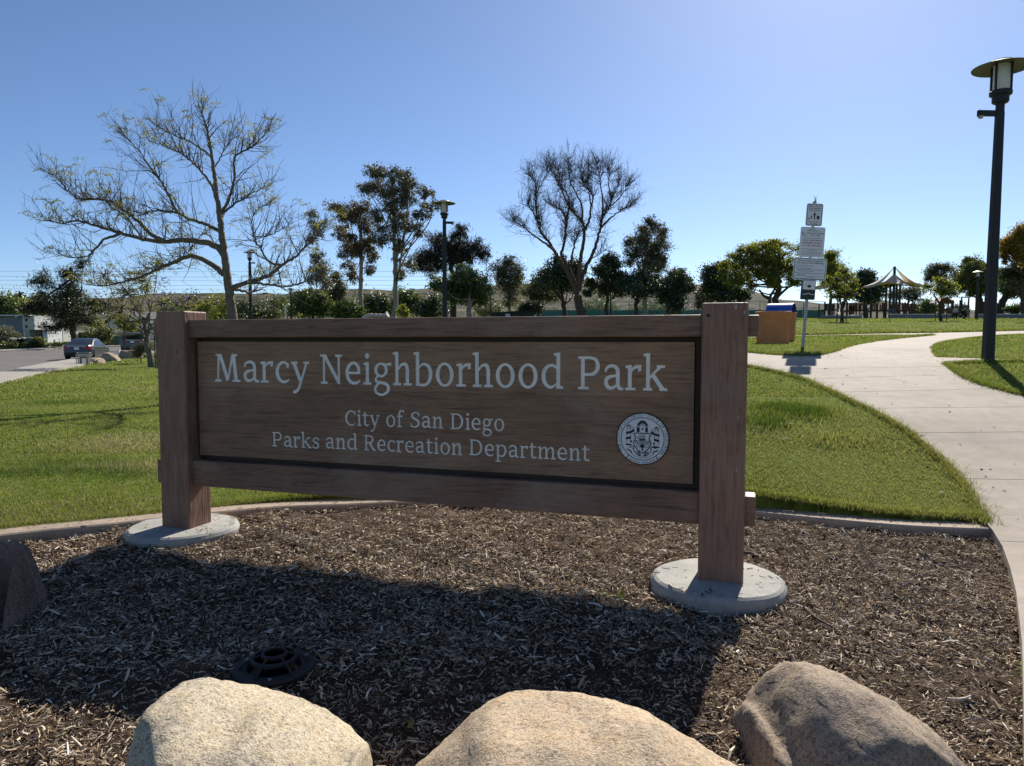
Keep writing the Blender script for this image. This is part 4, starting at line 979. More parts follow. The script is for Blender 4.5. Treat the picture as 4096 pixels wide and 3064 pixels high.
stick('stick', 'dark stick lying just right of the left footing', gs([(965, 2116), (1020, 2120), (1085, 2134)]), [.012, .010, .006], M_STICK)
stick('stick', 'stout stick resting behind the right footing', gs([(2975, 2212), (3010, 2216), (3028, 2226)]), [.016, .015, .012], M_STICK)
stick('stick', 'long thin stick right of the right footing', gs([(3215, 2430), (3270, 2475), (3345, 2515)]), [.008, .007, .004], M_STICK)
stick('stick', 'curved pale stick near the concrete path edge', gs([(3790, 2795), (3840, 2798), (3895, 2782)]), [.006, .007, .005], M_STRIP)
def leaf3(name, label, px, s, mat, lobes):
    c = atz(*px, .03); th = np.linspace(0, 2 * math.pi, 33)[:-1]; r = s * (.55 + .45 * np.abs(np.cos(th * lobes / 2)) ** .6)
    rim = np.column_stack([r * np.cos(th), r * np.sin(th), .012 * np.sin(th * 3)]); g = Geo(); g.add(np.vstack([[(0, 0, .006)], rim]), f3=[(0, k + 1, (k + 1) % 32 + 1) for k in range(32)])
    o = g.build(name, mat); o.location = tuple(c); o.rotation_euler = (.25, .1, 1.0); return tag(o, label, 'leaf')
M_DEADLEAF = plain('dry_leaf', (.26, .19, .07), .7, (.16, .11, .04), 20)
leaf3('fallen_leaf', 'pale dry leaf on the bark by the middle boulder', (1640, 2890), .022, M_DEADLEAF, 3)
leaf3('fallen_leaf', 'small curled dry leaf near the right footing edge', (3230, 2560), .018, M_DEADLEAF, 4)
leaf3('fallen_leaf', 'dry lobed leaf lying right of the ground light', (1300, 2630), .028, M_DEADLEAF, 5)
M_WEED = leafmat('weed_leaf', [(0, (.035, .06, .012)), (1, (.08, .11, .025))])
def weed(label, px, h, n, spread):
    c = atz(*px, .0); g = Geo(); a = rng.random(n) * 6.28; hh = h * (.5 + .5 * rng.random(n)); b = np.column_stack([rng.normal(0, spread, n), rng.normal(0, spread, n), np.zeros(n)])
    s = np.stack([np.cos(a), np.sin(a), a * 0], 1) * .005; la = rng.random(n) * 6.28; m = b.copy(); m[:, 2] += hh * .6; ld = np.stack([np.cos(la), np.sin(la)], 1) * (hh * .5)[:, None]; m[:, :2] += ld * .4
    t = b.copy(); t[:, 2] += hh * .95; t[:, :2] += ld; k = np.arange(n) * 5
    g.add(np.stack([b - s, b + s, m - s, m + s, t], 1).reshape(-1, 3), f4=np.stack([k, k + 1, k + 3, k + 2], 1), f3=np.stack([k + 2, k + 3, k + 4], 1))
    o = g.build('weed', M_WEED); o.location = tuple(c); return tag(o, label, 'weed', 'weeds in the mulch bed')
weed('grassy weed tuft by the kerb left of the sign', (360, 2128), .10, 60, .03)
weed('sparse low weed in the bark near the right footing', (2425, 2395), .06, 50, .05)
weed('leafy weed against the kerb under the sign board', (1580, 2036), .10, 70, .06)
# pebbles near the dark boulder
g = Geo(); n = 260; P = np.array([atz(x, y, 0)[:2] for x, y in zip(rng.normal(260, 130, n), rng.normal(2540, 90, n))])
for p in P:
    r = .004 + .012 * rng.random() ** 3; th = rng.random() * 6; q = Geo()
    g.lathe([(0, -r * .5), (r * .8, -r * .35), (r, 0), (r * .7, r * .45), (0, r * .6)], (p[0], p[1], float(mulch_z(p[0], p[1])) + .014), 6)
M_PEB = plain('pebble_stone', (.22, .18, .14), .9, (.12, .10, .08), 30, coord='Position')
tag(g.build('pebbles', M_PEB), kind='stuff')
# ------------------------------------------------------------------ park lamps
def lamp(label, base, ztop, arm_az, wide=.10, glass=M_FROST, lean=0.0):
    """square tapered pole with a lantern under a wide conical hat; base on the ground, ztop = top of the hat"""
    x, y, z0 = base; H = ztop - z0
    t = thing('park_lamp', label, 'lamp post', base, 0, 'park lamp posts', rot=(0, lean, arm_az))
    hp = H - .80
    g = Geo()
    for (za, wa), (zb, wb) in (((-.15, wide + .002), (hp, wide * .76)),):
        ca = .022
        def sect(w, z): return [(w - ca, -w, z), (w, -w + ca, z), (w, w - ca, z), (w - ca, w, z), (-w + ca, w, z), (-w, w - ca, z), (-w, -w + ca, z), (-w + ca, -w, z)]
        g.add(sect(wa, za) + sect(wb, zb), f4=[(k, (k + 1) % 8, 8 + (k + 1) % 8, 8 + k) for k in range(8)], fn=[list(range(8))[::-1], list(range(8, 16))])
    g.build('pole', M_BLACKMET, t)
    g = Geo(); g.lathe([(.055, hp - .02), (.062, hp), (.062, hp + .13), (.10, hp + .135), (.118, hp + .155), (.118, hp + .245), (.155, hp + .26), (.158, hp + .31), (.14, hp + .325)], k=20); g.build('lamp_fitter', M_BLACKMET, t)
    g = Geo(); g.bar((.03, 0, hp - .02), (.34, 0, hp - .02), .05, .085); g.box((.325, 0, hp - .02), (.03, .055, .09))
    arm = g.build('sensor_arm', M_BLACKMET, t)
    g = Geo(); g.lathe([(0, -.045), (.03, -.035), (.042, -.005), (.042, 0)], (.295, 0, hp - .062), 12); g.build('sensor_dome', M_GALV, arm)
    g = Geo(); g.lathe([(.112, hp + .325), (.114, hp + .72)], k=24); g.build('lamp_glass', glass, t)
    g = Geo(); g.lathe([(.02, hp + .33), (.035, hp + .40), (.03, hp + .50), (0, hp + .52)], k=10); g.build('bulb', M_FROST, t)
    for k in range(4):
        a = k * math.pi / 2 + .5; g = Geo(); g.bar((.148 * math.cos(a), .148 * math.sin(a), hp + .30), (.148 * math.cos(a), .148 * math.sin(a), hp + .735), .026); g.build('cage_bar', M_BLACKMET, t)
    g = Geo(); g.lathe([(.0, hp + .715), (.17, hp + .715), (.408, hp + .668), (.412, hp + .676), (.18, hp + .758), (.165, hp + .775), (.08, hp + .797), (0, hp + .80)], k=40); g.build('lamp_hat', M_HATIN, t)
    return t
def lamp_px(label, px, ytop, Y=None, arm=0.0, **kw):
    """px = (x, y) of the base if seen, else (x, None) with depth Y"""
    if px[1] is not None: b = G(*px)
    else: b = W(px[0], ytop, Y); b[2] = gz(b[0], b[1])
    return lamp(label, tuple(b), W(px[0], ytop, b[1])[2], arm, **kw)
lamp_px('near tall black lamp post beside the path, cut by the right edge', (3951, 1446), 238, arm=math.pi, lean=R(-.55), wide=.074)
lamp_px('dark lamp post rising behind the middle of the sign rail', (1777, None), 800, 27, 0.15, wide=.085)
lamp_px('lamp post standing behind the bare spreading tree', (998, None), 1003, 50, 0.0, wide=.11)
lamp_px('thin lamp post just left of the round bush with lit edge', (1163, None), 1152, 66, math.pi)
lamp_px('small lamp post in the thicket under the pale eucalypts', (1494, None), 1180, 90, .5)
lamp_px('small far lamp post left of the low green shed', (1963, None), 1187, 105, .5)
lamp_px('far lamp post before the green tennis screen', (2443, None), 1172, 98, .5)
lamp_px('lamp post beside the swing frame in the playground', (3905, 1277), 1082, arm=math.pi)

# ------------------------------------------------------------------ post with the dog and permit notices
bp = G(3211, 1390)
pxm = bp[1] / F          # metres per photo pixel at the post
sp_ = thing('notice_post', 'leaning steel post with three stacked white park notices', 'sign post', tuple(bp), R(-6), rot=(0, R(3.3), R(-6)))
g = Geo(); Hpost = (1392 - 815) * pxm
g.box((0, 0, Hpost / 2 - .1), (.052, .040, Hpost + .2)); post_o = g.build('post', M_GALV, sp_)
g = Geo()
for k in range(52): g.box((0, -.0202, .10 + k * .045), (.014, .002, .016))
g.build('bolt_holes', M_DARK, post_o)
def notice(name, cz, w, h, border=True, ydepth=-.034):
    q = bpy.data.objects.new(name, None); link(q, sp_); q.location = (.0, ydepth, cz)
    r = .035; pts = []
    for sx, sz, a0 in ((1, 1, 0), (-1, 1, 90), (-1, -1, 180), (1, -1, 270)):
        for k in range(5):
            a = R(a0 + k * 22.5); pts.append((sx * (w / 2 - r) + r * math.cos(a), sz * (h / 2 - r) + r * math.sin(a)))
    g = Geo(); g.prism(pts, .004, 'y', -.002); g.build('plate', M_WHITE, q, recalc=True)
    if border:
        P = Print(-.0035); P.line([(p[0] * (1 - .04 / w), p[1] * (1 - .04 / h)) for p in pts + pts[:1]], .009, 1); P.g.build('border', M_SIGNBLACK, q)
    for z in (h / 2 - .02, -h / 2 + .02):
        g = Geo(); g.lathe([(.011, 0), (.009, .005), (0, .006)], (0, -.004, z), 8, M=RX); g.build('bolt', M_GALV, q)
    return q
z0 = 1390
def zz(y): return (z0 - y) * pxm
def person_glyph(P, x, z, h):
    P.poly([(x + .06 * h * math.cos(t), z + .90 * h + .07 * h * math.sin(t)) for t in np.arange(10) * 2 * math.pi / 10])
    P.poly([(x - .10 * h, z + .80 * h), (x + .10 * h, z + .80 * h), (x + .07 * h, z + .42 * h), (x - .07 * h, z + .42 * h)])
    for s in (-1, 1):
        P.line([(x + s * .04 * h, z + .44 * h), (x + s * .05 * h, z)], .07 * h, 1); P.line([(x + s * .10 * h, z + .78 * h), (x + s * .20 * h, z + .48 * h)], .05 * h, 1)
def dog_glyph(P, x, z, s):
    P.poly([(x - .5 * s, z + .35 * s), (x + .3 * s, z + .35 * s), (x + .3 * s, z + .6 * s), (x - .45 * s, z + .6 * s)])
    P.poly([(x - .5 * s, z + .55 * s), (x - .7 * s, z + .62 * s), (x - .68 * s, z + .80 * s), (x - .45 * s, z + .85 * s), (x - .35 * s, z + .6 * s)])
    for q in (-.42, -.28, .1, .24): P.line([(x + q * s, z + .4 * s), (x + q * s, z)], .08 * s, 1)
    P.line([(x + .3 * s, z + .55 * s), (x + .45 * s, z + .8 * s)], .06 * s, 1)
q = notice('dog_owner_notice', zz(867), 63 * pxm, 88 * pxm)
P = Print(-.0036); w, h = 63 * pxm, 88 * pxm
for k, (tx, sw) in enumerate((('Please Be A', .72), ('Responsible', .74), ('Dog Owner', .66))): text2d(P, tx, 0, h * (.355 - .088 * k), h * .085, w * sw, bold=.0012)
person_glyph(P, .02 * w, -h * .20, h * .34); person_glyph(P, -.17 * w, -h * .20, h * .19); dog_glyph(P, -.31 * w, -h * .20, h * .09)
P.poly([(w * .17, -h * .20), (w * .30, -h * .20), (w * .33, -h * .05), (w * .15, -h * .05)])
text2d(P, 'Clean Up After', 0, -h * .335, h * .072, w * .68, bold=.001); text2d(P, 'Your Dog', 0, -h * .425, h * .072, w * .42, bold=.001)
P.g.build('print', M_SIGNBLACK, q)
q = notice('leash_notice', zz(974), 94 * pxm, 119 * pxm, False); w, h = 94 * pxm, 119 * pxm
P = Print(-.0036); text2d(P, 'SAN DIEGO', 0, h * .355, h * .062, w * .46); P.line([(w * .10, h * .44), (-w * .1, h * .42), (-w * .18, h * .40)], .006, 3)
text2d(P, 'DOGS MUST BE LEASHED', .09 * w, h * .275, h * .055, w * .70, bold=.0008); text2d(P, 'AT ALL TIMES', .09 * w, h * .205, h * .052, w * .38, bold=.0008)
person_glyph(P, -.40 * w, h * .21, h * .13); dog_glyph(P, -.30 * w, h * .195, h * .055)
text2d(P, 'To Report Off-Leash Dogs', 0, h * .120, h * .040, w * .68)
text2d(P, 'For locations of', 0, -h * .285, h * .040, w * .42); text2d(P, 'City Off-Leash Dog Parks Visit', 0, -h * .335, h * .040, w * .78)
for z in (-.225, -.375): P.line([(-w * .43, h * z), (w * .43, h * z)], .005, 1)
P.g.build('print', M_SIGNBLACK, q)
P = Print(-.0037)
for k, (tx, sw) in enumerate((('CALL: SAN DIEGO', .78), ('HUMANE SOCIETY', .80), ('at (619) 299-7012', .78))): text2d(P, tx, 0, h * (.035 - .085 * k), h * .072, w * sw, bold=.0012)
text2d(P, 'PLEASE PICK UP AFTER YOUR PET', 0, -h * .44, h * .036, w * .76)
P.g.build('red_print', M_SIGNRED, q)
q = notice('permit_notice', zz(1079), 127 * pxm, 88 * pxm); w, h = 127 * pxm, 88 * pxm
P = Print(-.0036); text2d(P, 'Park Permits Required', 0, h * .335, h * .088, w * .74, bold=.0016); text2d(P, 'For Any Of The Following', 0, h * .235, h * .085, w * .82, bold=.0016)
for z, tx, sw in ((.12, 'Groups of 50 People or More', .50), (.02, 'Use of Special Equipment:', .45), (-.05, 'Inflatable Jumps, Generators, Portable Toilets,', .80), (-.12, 'Canopies, and Picnic Shelters', .50), (-.21, 'Organized Athletic Play, Practices, Games on Fields', .84), (-.28, 'and Park Areas', .25)):
    text2d(P, tx, -w * .38, h * z, h * .055, w * sw, align='l', bold=.0006)
for z in (.14, .04, -.19): P.poly([(-w * .42 + .008 * math.cos(t), h * z + .008 * math.sin(t)) for t in np.arange(8) * math.pi / 4])
P.line([(-w * .47, -h * .32), (w * .47, -h * .32)], .004, 1); text2d(P, 'For information:', .05 * w, -h * .39, h * .045, w * .22); text2d(P, 'Standley Recreation Center', .06 * w, -h * .455, h * .045, w * .62)
P.g.build('print', M_SIGNBLACK, q)
dsp = bpy.data.objects.new('bag_dispenser', None); link(dsp, sp_); dsp.location = (-.005, -.05, zz(1162))
o = bevel_box('case', (-26 * pxm, -.05, -38 * pxm), (26 * pxm, .05, 38 * pxm), M_GREENMET, dsp, .012)
o = bevel_box('front_label', (-24 * pxm, -.055, 1 * pxm), (24 * pxm, -.045, 36 * pxm), M_WHITE, dsp, .004)
P = Print(-.0556); P.poly([(0, 21 * pxm), (-10 * pxm, 13.5 * pxm), (0, 7 * pxm), (10 * pxm, 13.5 * pxm)]); P.line([(-16 * pxm, 20 * pxm), (-9 * pxm, 22 * pxm)], .006, 1); P.g.build('print', M_SIGNBLACK, dsp)
P = Print(-.0515); P.line([(-22 * pxm, -18 * pxm), (-8 * pxm, -17 * pxm), (0, -13 * pxm), (8 * pxm, -17 * pxm), (22 * pxm, -18 * pxm)], .012, 4); P.g.build('bag_slot', M_WHITE, dsp)
g = Geo()
for k in range(16):
    a = rng.random() * 6.28; l = .06 + .10 * rng.random(); tp = np.array([math.cos(a) * l * .3 + .03, math.sin(a) * l * .3, l]); g.tube(np.array([(rng.normal(0, .02), 0, 0), tp * .5 + (0.01, 0, 0), tp]), [.003, .002, .0015], 3)
o = g.build('dry_twigs', M_STICK); c = np.array(bp) + np.array([math.sin(R(3.3)) * Hpost, 0, Hpost * math.cos(R(3.3)) - .03]); o.location = tuple(c)
tag(o, 'dry twig tuft on top of the notice post', 'twigs')

# ------------------------------------------------------------------ litter bins
def bin_(label, px0, px1, ybase, ytop, rz=0.0):
    c = G((px0 + px1) / 2, ybase); k = c[1] / F; w = (px1 - px0) * k / 2; H = (ybase - ytop) * k
    t = thing('litter_bin', label, 'litter bin', (c[0], c[1] + w * .75, gz(c[0], c[1]) - .02), rz, 'pair of terracotta concrete bins')
    g = Geo(); n = 28; th = np.arange(n) * 2 * math.pi / n; prof = [(.87, -.1), (.88, .02), (.94, .74), (.955, .745), (.96, .755), (1.0, .96), (.985, .985), (.94, 1.0), (.90, .985), (.87, .7)]
    e = .72; cs = np.sign(np.cos(th)) * np.abs(np.cos(th)) ** e; sn = np.sign(np.sin(th)) * np.abs(np.sin(th)) ** e
    V = np.vstack([np.column_stack([w * r * cs, w * r * .8 * sn, np.full(n, z * H)]) for r, z in prof]); m = len(prof)
    i = np.arange(m - 1)[:, None] * n; j = np.arange(n)[None]; j2 = (j + 1) % n
    g.add(V, f4=np.stack([i + j, i + j2, i + n + j2, i + n + j], -1).reshape(-1, 4), fn=[[(m - 1) * n + q for q in range(n)]])
    g.build('body', M_TERRA, t, smooth=False); return t, w, H
b1, w1, h1 = bin_('front terracotta bin without a lid beside the notice post', 3040, 3178, 1374, 1241, .10)
b2, w2, h2 = bin_('rear terracotta bin with blue domed lid, half hidden', 3078, 3203, 1371, 1243, .05); b2.location.y += 1.15; b2.location.x += .42; b2.location.z = gz(b2.location.x, b2.location.y) - .03
dome = Geo(); L_ = .31; prof = [( .27 * math.cos(a), .24 * math.sin(a) + h2 * .98) for a in np.linspace(0, math.pi, 13)]
v = [(-L_, y, z) for y, z in prof] + [(L_, y, z) for y, z in prof]; n = 13
dome.add(v, f4=[(k, k + 1, n + k + 1, n + k) for k in range(n - 1)], fn=[list(range(n))[::-1]]); 
v2 = [(-L_ + .02, y * .95, (z - h2 * .98) * .95 + h2 * .98) for y, z in prof] + [(L_, y * .95, (z - h2 * .98) * .95 + h2 * .98) for y, z in prof]
dome.add(v2, f4=[(k + 1, k, n + k, n + k + 1) for k in range(n - 1)])
dome.add([(L_, y, z) for y, z in prof] + [(L_, y * .95, (z - h2 * .98) * .95 + h2 * .98) for y, z in prof], f4=[(k, k + 1, n + k + 1, n + k) for k in range(n - 1)])
do = dome.build('lid', M_BLUE, b2, smooth=False); do.rotation_euler = (0, 0, R(-38))

# ------------------------------------------------------------------ cars
M_PAINT1 = plain('dark_slate_car_paint', (.040, .046, .060), .28, (.036, .042, .055), 1, metal=.35, spec=.6, bs=0)
M_PAINT2 = plain('grey_van_paint', (.075, .080, .090), .28, (.07, .075, .085), 1, metal=.4, spec=.6, bs=0)
M_TYRE = plain('tyre_rubber', (.015, .015, .016), .8); M_RIM = plain('alloy_rim', (.45, .45, .46), .35, None, 5, metal=.8)
M_TAIL = plain('red_tail_lamp', (.32, .010, .012), .2, (.26, .008, .01), 5, bs=0); M_CHROME = plain('chrome_trim', (.6, .6, .62), .2, None, 4, metal=1.0, bs=0)
def car(name, label, cat, loc, heading, L_, Wd, H, paint, van=False):
    """heading: direction the car faces, measured from +Y; local +Y is forward"""
    t = thing(name, label, cat, loc, heading, 'parked cars')
    hw = Wd / 2
    # lower body: (y from rear, half width, z bottom, z top)
    if not van: st = [(0, .76, .34, .70), (.06, .86, .27, .98), (.25, .94, .22, 1.02), (.9, 1.0, .20, 1.0), (1.8, 1.0, .19, .97), (2.9, 1.0, .19, .95), (3.6, .99, .19, .93), (4.3, .95, .21, .84), (4.72, .84, .25, .72), (L_, .70, .32, .60)]
    else: st = [(0, .80, .36, .80), (.05, .92, .28, 1.12), (.3, .98, .24, 1.16), (1.0, 1.0, .22, 1.12), (2.2, 1.0, .22, 1.08), (3.4, 1.0, .22, 1.04), (3.9, .99, .22, 1.0), (4.5, .95, .24, .90), (4.95, .85, .28, .78), (L_, .70, .34, .66)]
    g = Geo(); rows = []
    for y, k, zb, zt in st:
        w = hw * k; zm = zb + (zt - zb) * .55
        pts = [(-w * .86, zb), (-w * .98, zb + .10), (-w, zm), (-w * .985, zt - .08), (-w * .90, zt), (0, zt + .03), (w * .90, zt), (w * .985, zt - .08), (w, zm), (w * .98, zb + .10), (w * .86, zb)]
        rows.append([(x, y - L_ / 2, z) for x, z in pts])
    m = len(rows[0]); g.add(sum(rows, []), f4=[(r * m + q, (r + 1) * m + q, (r + 1) * m + (q + 1) % m, r * m + (q + 1) % m) for r in range(len(rows) - 1) for q in range(m)], fn=[list(range(m)), [(len(rows) - 1) * m + q for q in range(m)][::-1]])
    body = g.build('body', paint, t, smooth=True, recalc=True)
    mod = body.modifiers.new('edge', 'EDGE_SPLIT'); mod.split_angle = R(40)
    zb_ = 1.10 if van else .97
    cab = [(.35, .90, zb_ - .02), (.55, .82, H - .12), (.95, .78, H - .015), (2.3, .78, H), (3.0, .76, H - .06), (4.05, .88, zb_ - .06)] if van else [(.62, .86, zb_), (1.42, .72, H - .07), (1.75, .69, H - .01), (2.3, .69, H), (2.75, .68, H - .05), (3.75, .86, zb_ - .05)]
    g = Geo(); rows = []
    for y, k, z in cab:
        w = hw * k; y -= L_ / 2
        rows.append([(-w, y, z), (-w * .93, y, z + .02), (0, y, z + .035), (w * .93, y, z + .02), (w, y, z)])
    v = sum(rows, []); b0 = len(v)
    v += [(-hw * .90, r[0][1], zb_ - .1) for r in rows] + [(hw * .90, r[0][1], zb_ - .1) for r in rows]; nr = len(rows)
    f4 = [(r * 5 + q, r * 5 + q + 1, (r + 1) * 5 + q + 1, (r + 1) * 5 + q) for r in range(nr - 1) for q in range(4)]
    f4 += [(b0 + r, r * 5, (r + 1) * 5, b0 + r + 1) for r in range(nr - 1)] + [(r * 5 + 4, b0 + nr + r, b0 + nr + r + 1, (r + 1) * 5 + 4) for r in range(nr - 1)]
    g.add(v, f4=f4); g.build('cabin', paint, t, smooth=True, recalc=True)
    def pane(nm, pts, mat=M_GLASS, push=(0, 0, 0), th=.008):
        c = np.array(pts); nrm = np.cross(c[1] - c[0], c[2] - c[0]); nrm /= np.linalg.norm(nrm)
        g = Geo(); n = len(pts); g.add(np.vstack([c + nrm * .004, c + nrm * .014]), fn=[list(range(n))[::-1], list(range(n, 2 * n))] + [[k, (k + 1) % n, n + (k + 1) % n, n + k] for k in range(n)]); return g.build(nm, mat, t)
    o = L_ / 2
    def side(s, y0, y1, z0, zr0, zr1, yr0, yr1):
        wb = hw * .90; 
        wt = lambda z: hw * (.88 - (z - zb_) / (H - zb_) * (.16 if not van else .10))
        pts = [(s * wb * .985, y0 - o, z0), (s * wb * .985, y1 - o, z0), (s * wt(zr1) * 1.01, yr1 - o, zr1), (s * wt(zr0) * 1.01, yr0 - o, zr0)]
        return pts if s > 0 else pts[::-1]
    if van:
        pane('rear_window', [(-hw * .76, .36 - o, zb_ + .04), (hw * .76, .36 - o, zb_ + .04), (hw * .70, .54 - o, H - .14), (-hw * .70, .54 - o, H - .14)])
        for s in (-1, 1):
            for a in ((.70, 1.7, zb_ + .02, H - .14, H - .14, .85, 1.72), (1.8, 2.75, zb_ + .02, H - .14, H - .15, 1.82, 2.62), (2.85, 3.75, zb_ + .0, H - .16, H - .36, 2.72, 3.3)): pane('side_window', side(s, *a))
    else:
        pane('rear_window', [(-hw * .74, .72 - o, zb_ + .04), (hw * .74, .72 - o, zb_ + .04), (hw * .64, 1.38 - o, H - .085), (-hw * .64, 1.38 - o, H - .085)])
        for s in (-1, 1):
            for a in ((1.12, 1.75, zb_ + .03, H - .17, H - .12, 1.38, 1.78), (1.82, 2.6, zb_ + .02, H - .12, H - .13, 1.84, 2.46), (2.68, 3.4, zb_ + .01, H - .14, H - .34, 2.54, 2.92)): pane('side_window', side(s, *a))
    wy = (.95, L_ - 1.02); r = .34 if van else .325
    for s in (-1, 1):
        for y in wy:
            wv = bpy.data.objects.new('wheel', None); link(wv, t); wv.location = (s * (hw - .10), y - o, r); RY = Matrix.Rotation(R(90) * s, 3, 'Y')
            g = Geo(); g.lathe([(r * .62, -.10), (r * .96, -.10), (r, -.07), (r, .07), (r * .96, .115), (r * .64, .115)], k=20, M=RY); g.build('tyre', M_TYRE, wv)
            g = Geo(); g.lathe([(r * .66, .09), (r * .60, .10), (r * .2, .085), (0, .09)], k=20, M=RY); g.build('rim', M_RIM, wv)
        mz = zb_ + .05; g = Geo(); g.box((s * (hw + .08), (3.25 if not van else 3.5) - o, mz), (.20, .09, .13)); add_bevel(g.build('mirror', paint, t), .03)
    zt = .86 if not van else 1.02
    for s in (-1, 1):
        g = Geo(); g.add([(s * hw * a, y - o, z) for a, y, z in ((.42, -.005, zt + .04), (.84, .03, zt + .05), (.965, .30, zt + .04), (.965, .28, zt - .10), (.84, .02, zt - .12), (.42, -.012, zt - .07), (.42, .06, zt - .0), (.80, .16, zt))], fn=[[0, 1, 4, 5], [1, 2, 3, 4], [0, 6, 7, 1], [1, 7, 2]]); g.build('tail_lamp', M_TAIL, t, recalc=True)
    g = Geo(); g.box((0, .005 - o, zt - .08), (.31, .03, .155)); pl = g.build('number_plate', M_WHITE, t)
    g = Geo(); g.box((0, .02 - o, zt + .075), (Wd * .62, .03, .025)); g.build('chrome_strip', M_CHROME, t)
    g = Geo(); g.box((0, .02 - o, .36), (Wd * .78, .06, .16)); g.build('lower_bumper', M_DARK, t)
    return t
# z on the street a hair under the sheet line
def on_street(px, Y):
    p = W(px, 1400, Y); return (p[0], p[1], gz(p[0], p[1]) - .05)
car('parked_car', 'dark slate sedan parked at the kerb with red tail lamps', 'car', on_street(352, 52), R(14), 4.85, 1.86, 1.47, M_PAINT1)
car('parked_van', 'grey minivan parked ahead of the sedan, partly behind a trunk', 'van', on_street(556, 64), R(16), 5.15, 1.98, 1.74, M_PAINT2, True)

# ------------------------------------------------------------------ small things along the street
c = G(336, 1458); k = c[1] / F
cg = thing('wire_cage', 'grey wire mesh cage over pipework on the lawn edge', 'wire cage', tuple(c), .25)
cw, cd, ch = 46 * k, 28 * k, 48 * k; g = Geo()
for fx in (-1, 1):
    P = [(fx * cw / 2, -cd / 2, 0), (fx * cw / 2, -cd / 2, ch * .85), (fx * cw / 2, -cd / 2 * .6, ch), (fx * cw / 2, cd / 2 * .6, ch), (fx * cw / 2, cd / 2, ch * .85), (fx * cw / 2, cd / 2, 0)]; g.tube(P, .02, 5)
for y, z in ((-cd / 2, ch * .85), (-cd * .3, ch), (cd * .3, ch), (cd / 2, ch * .85), (-cd / 2, .03), (cd / 2, .03)): g.bar((-cw / 2, y, z), (cw / 2, y, z), .022)
g.build('cage_frame', M_GALV, cg); g = Geo()
for u in np.linspace(-.5, .5, 15): 
    for y in (-cd / 2, cd / 2): g.bar((u * cw, y, 0), (u * cw, y, ch * .9), .010)
    g.bar((u * cw, -cd * .3, ch), (u * cw, cd * .3, ch), .010)
for z in np.linspace(.05, .85, 9):
    for y in (-cd / 2, cd / 2): g.bar((-cw / 2, y, z * ch), (cw / 2, y, z * ch), .010)
    for x in (-cw / 2, cw / 2): g.bar((x, -cd / 2, z * ch), (x, cd / 2, z * ch), .010)
g.build('cage_mesh', M_GALV, cg); g = Geo()
for x in (-.16, .16): g.tube([(x, 0, 0), (x, 0, ch * .6), (x * .7, 0, ch * .7)], .05, 8)
g.tube([(-.16, 0, ch * .62), (.16, 0, ch * .62)], .06, 8); g.build('pipework', M_BLACKMET, cg)

M_ROCKB = m_stone('tan_rock', (.40, .31, .22), (.27, .22, .17), (.38, .27, .17))
def rock_px(label, x0, x1, ytop, ybase, seed, prof):
    c0 = G((x0 + x1) / 2, ybase); Y = c0[1]
    out = [(x0 + (x1 - x0) * a, ybase - (ybase - ytop) * b) for a, b in prof]
    boulder('boulder', label, out, Y + .5, .55, M_ROCKB, seed, .05, zb=c0[2] - .15)
rock_px('low grey rock right beside the wire cage', 358, 416, 1428, 1452, 5.5, [(0, -.2), (.1, .3), (.35, .95), (.6, .9), (.85, .6), (1, -.2)])
rock_px('pointed tan rock between the cage and the long rock', 400, 482, 1409, 1445, 6.5, [(0, -.2), (.1, .5), (.25, .95), (.45, 1), (.65, .75), (.85, .4), (1, -.2)])
rock_px('long tan rock behind the leaning trunk', 474, 572, 1399, 1433, 8.5, [(0, -.2), (.04, .5), (.12, .95), (.35, .9), (.6, 1), (.85, .9), (1, -.2)])
c = G(452, 1424); k = c[1] / F
ft = thing('low_wire_fence', 'short low wire fence with white end post by the rocks', 'low fence', tuple(c), .1)
w = 52 * k
g = Geo(); g.box((w * .45, 0, .2), (.10, .10, .62)); g.box((w * .45, 0, .53), (.16, .16, .05)); g.build('end_post', M_WHITEWALL, ft)
for q in range(12):
    g = Geo(); g.bar((-w / 2 + q * w / 13, 0, -.1), (-w / 2 + q * w / 13, 0, .42), .025); g.build('picket', M_GALV, ft)
for z in (.12, .36): g = Geo(); g.bar((-w / 2, 0, z), (w * .42, 0, z), .025); g.build('wire', M_GALV, ft)
# green utility cabinet
c = G(480, 1383); k = c[1] / F
ub = thing('utility_cabinet', 'green electrical utility cabinet beside the clipped hedge', 'utility box', tuple(c), R(-28))
M_UTIL = plain('utility_green', (.075, .13, .10), .5, (.06, .105, .08), 3)
o = bevel_box('cabinet_body', (-19 * k, -.4, -.1), (19 * k, .45, 36 * k), M_UTIL, ub, .03); o = bevel_box('cabinet_lid', (-20 * k, -.43, 36 * k), (20 * k, .48, 38.5 * k), M_UTIL, ub, .02)
g = Geo(); g.box((0, -.405, 18 * k), (.02, .012, 34 * k)); g.build('door_gap', M_DARK, ub)
# street name sign
p = W(598, 1300, 62); b0 = gz(p[0], p[1])
ss = thing('street_sign', 'green street name blade on a pole behind the left post', 'street sign', (p[0], p[1], b0))
g = Geo(); g.tube([(0, 0, -.1), (0, 0, p[2] - b0 + .35)], .035, 8); g.build('pole', M_GALV, ss)
M_BLADE = plain('street_sign_green', (.01, .19, .14), .5)
g = Geo(); g.box((-.05, -.03, p[2] - b0), (.55, .02, .30)); g.build('name_blade', M_BLADE, ss)
# planting stakes of the small jacaranda
for x, lb in ((621, 'left thin wooden stake beside the left sign post'), (628, 'right thin wooden stake touching the left sign post edge')):
    p = W(x, 1440, 36); g = Geo(); g.tube([(0, 0, -.1), (0, 0, 1.65)], .035, 6); o = g.build('stake', M_STICK); o.location = (p[0], p[1], gz(p[0], p[1])); tag(o, lb, 'stake', 'planting stakes')

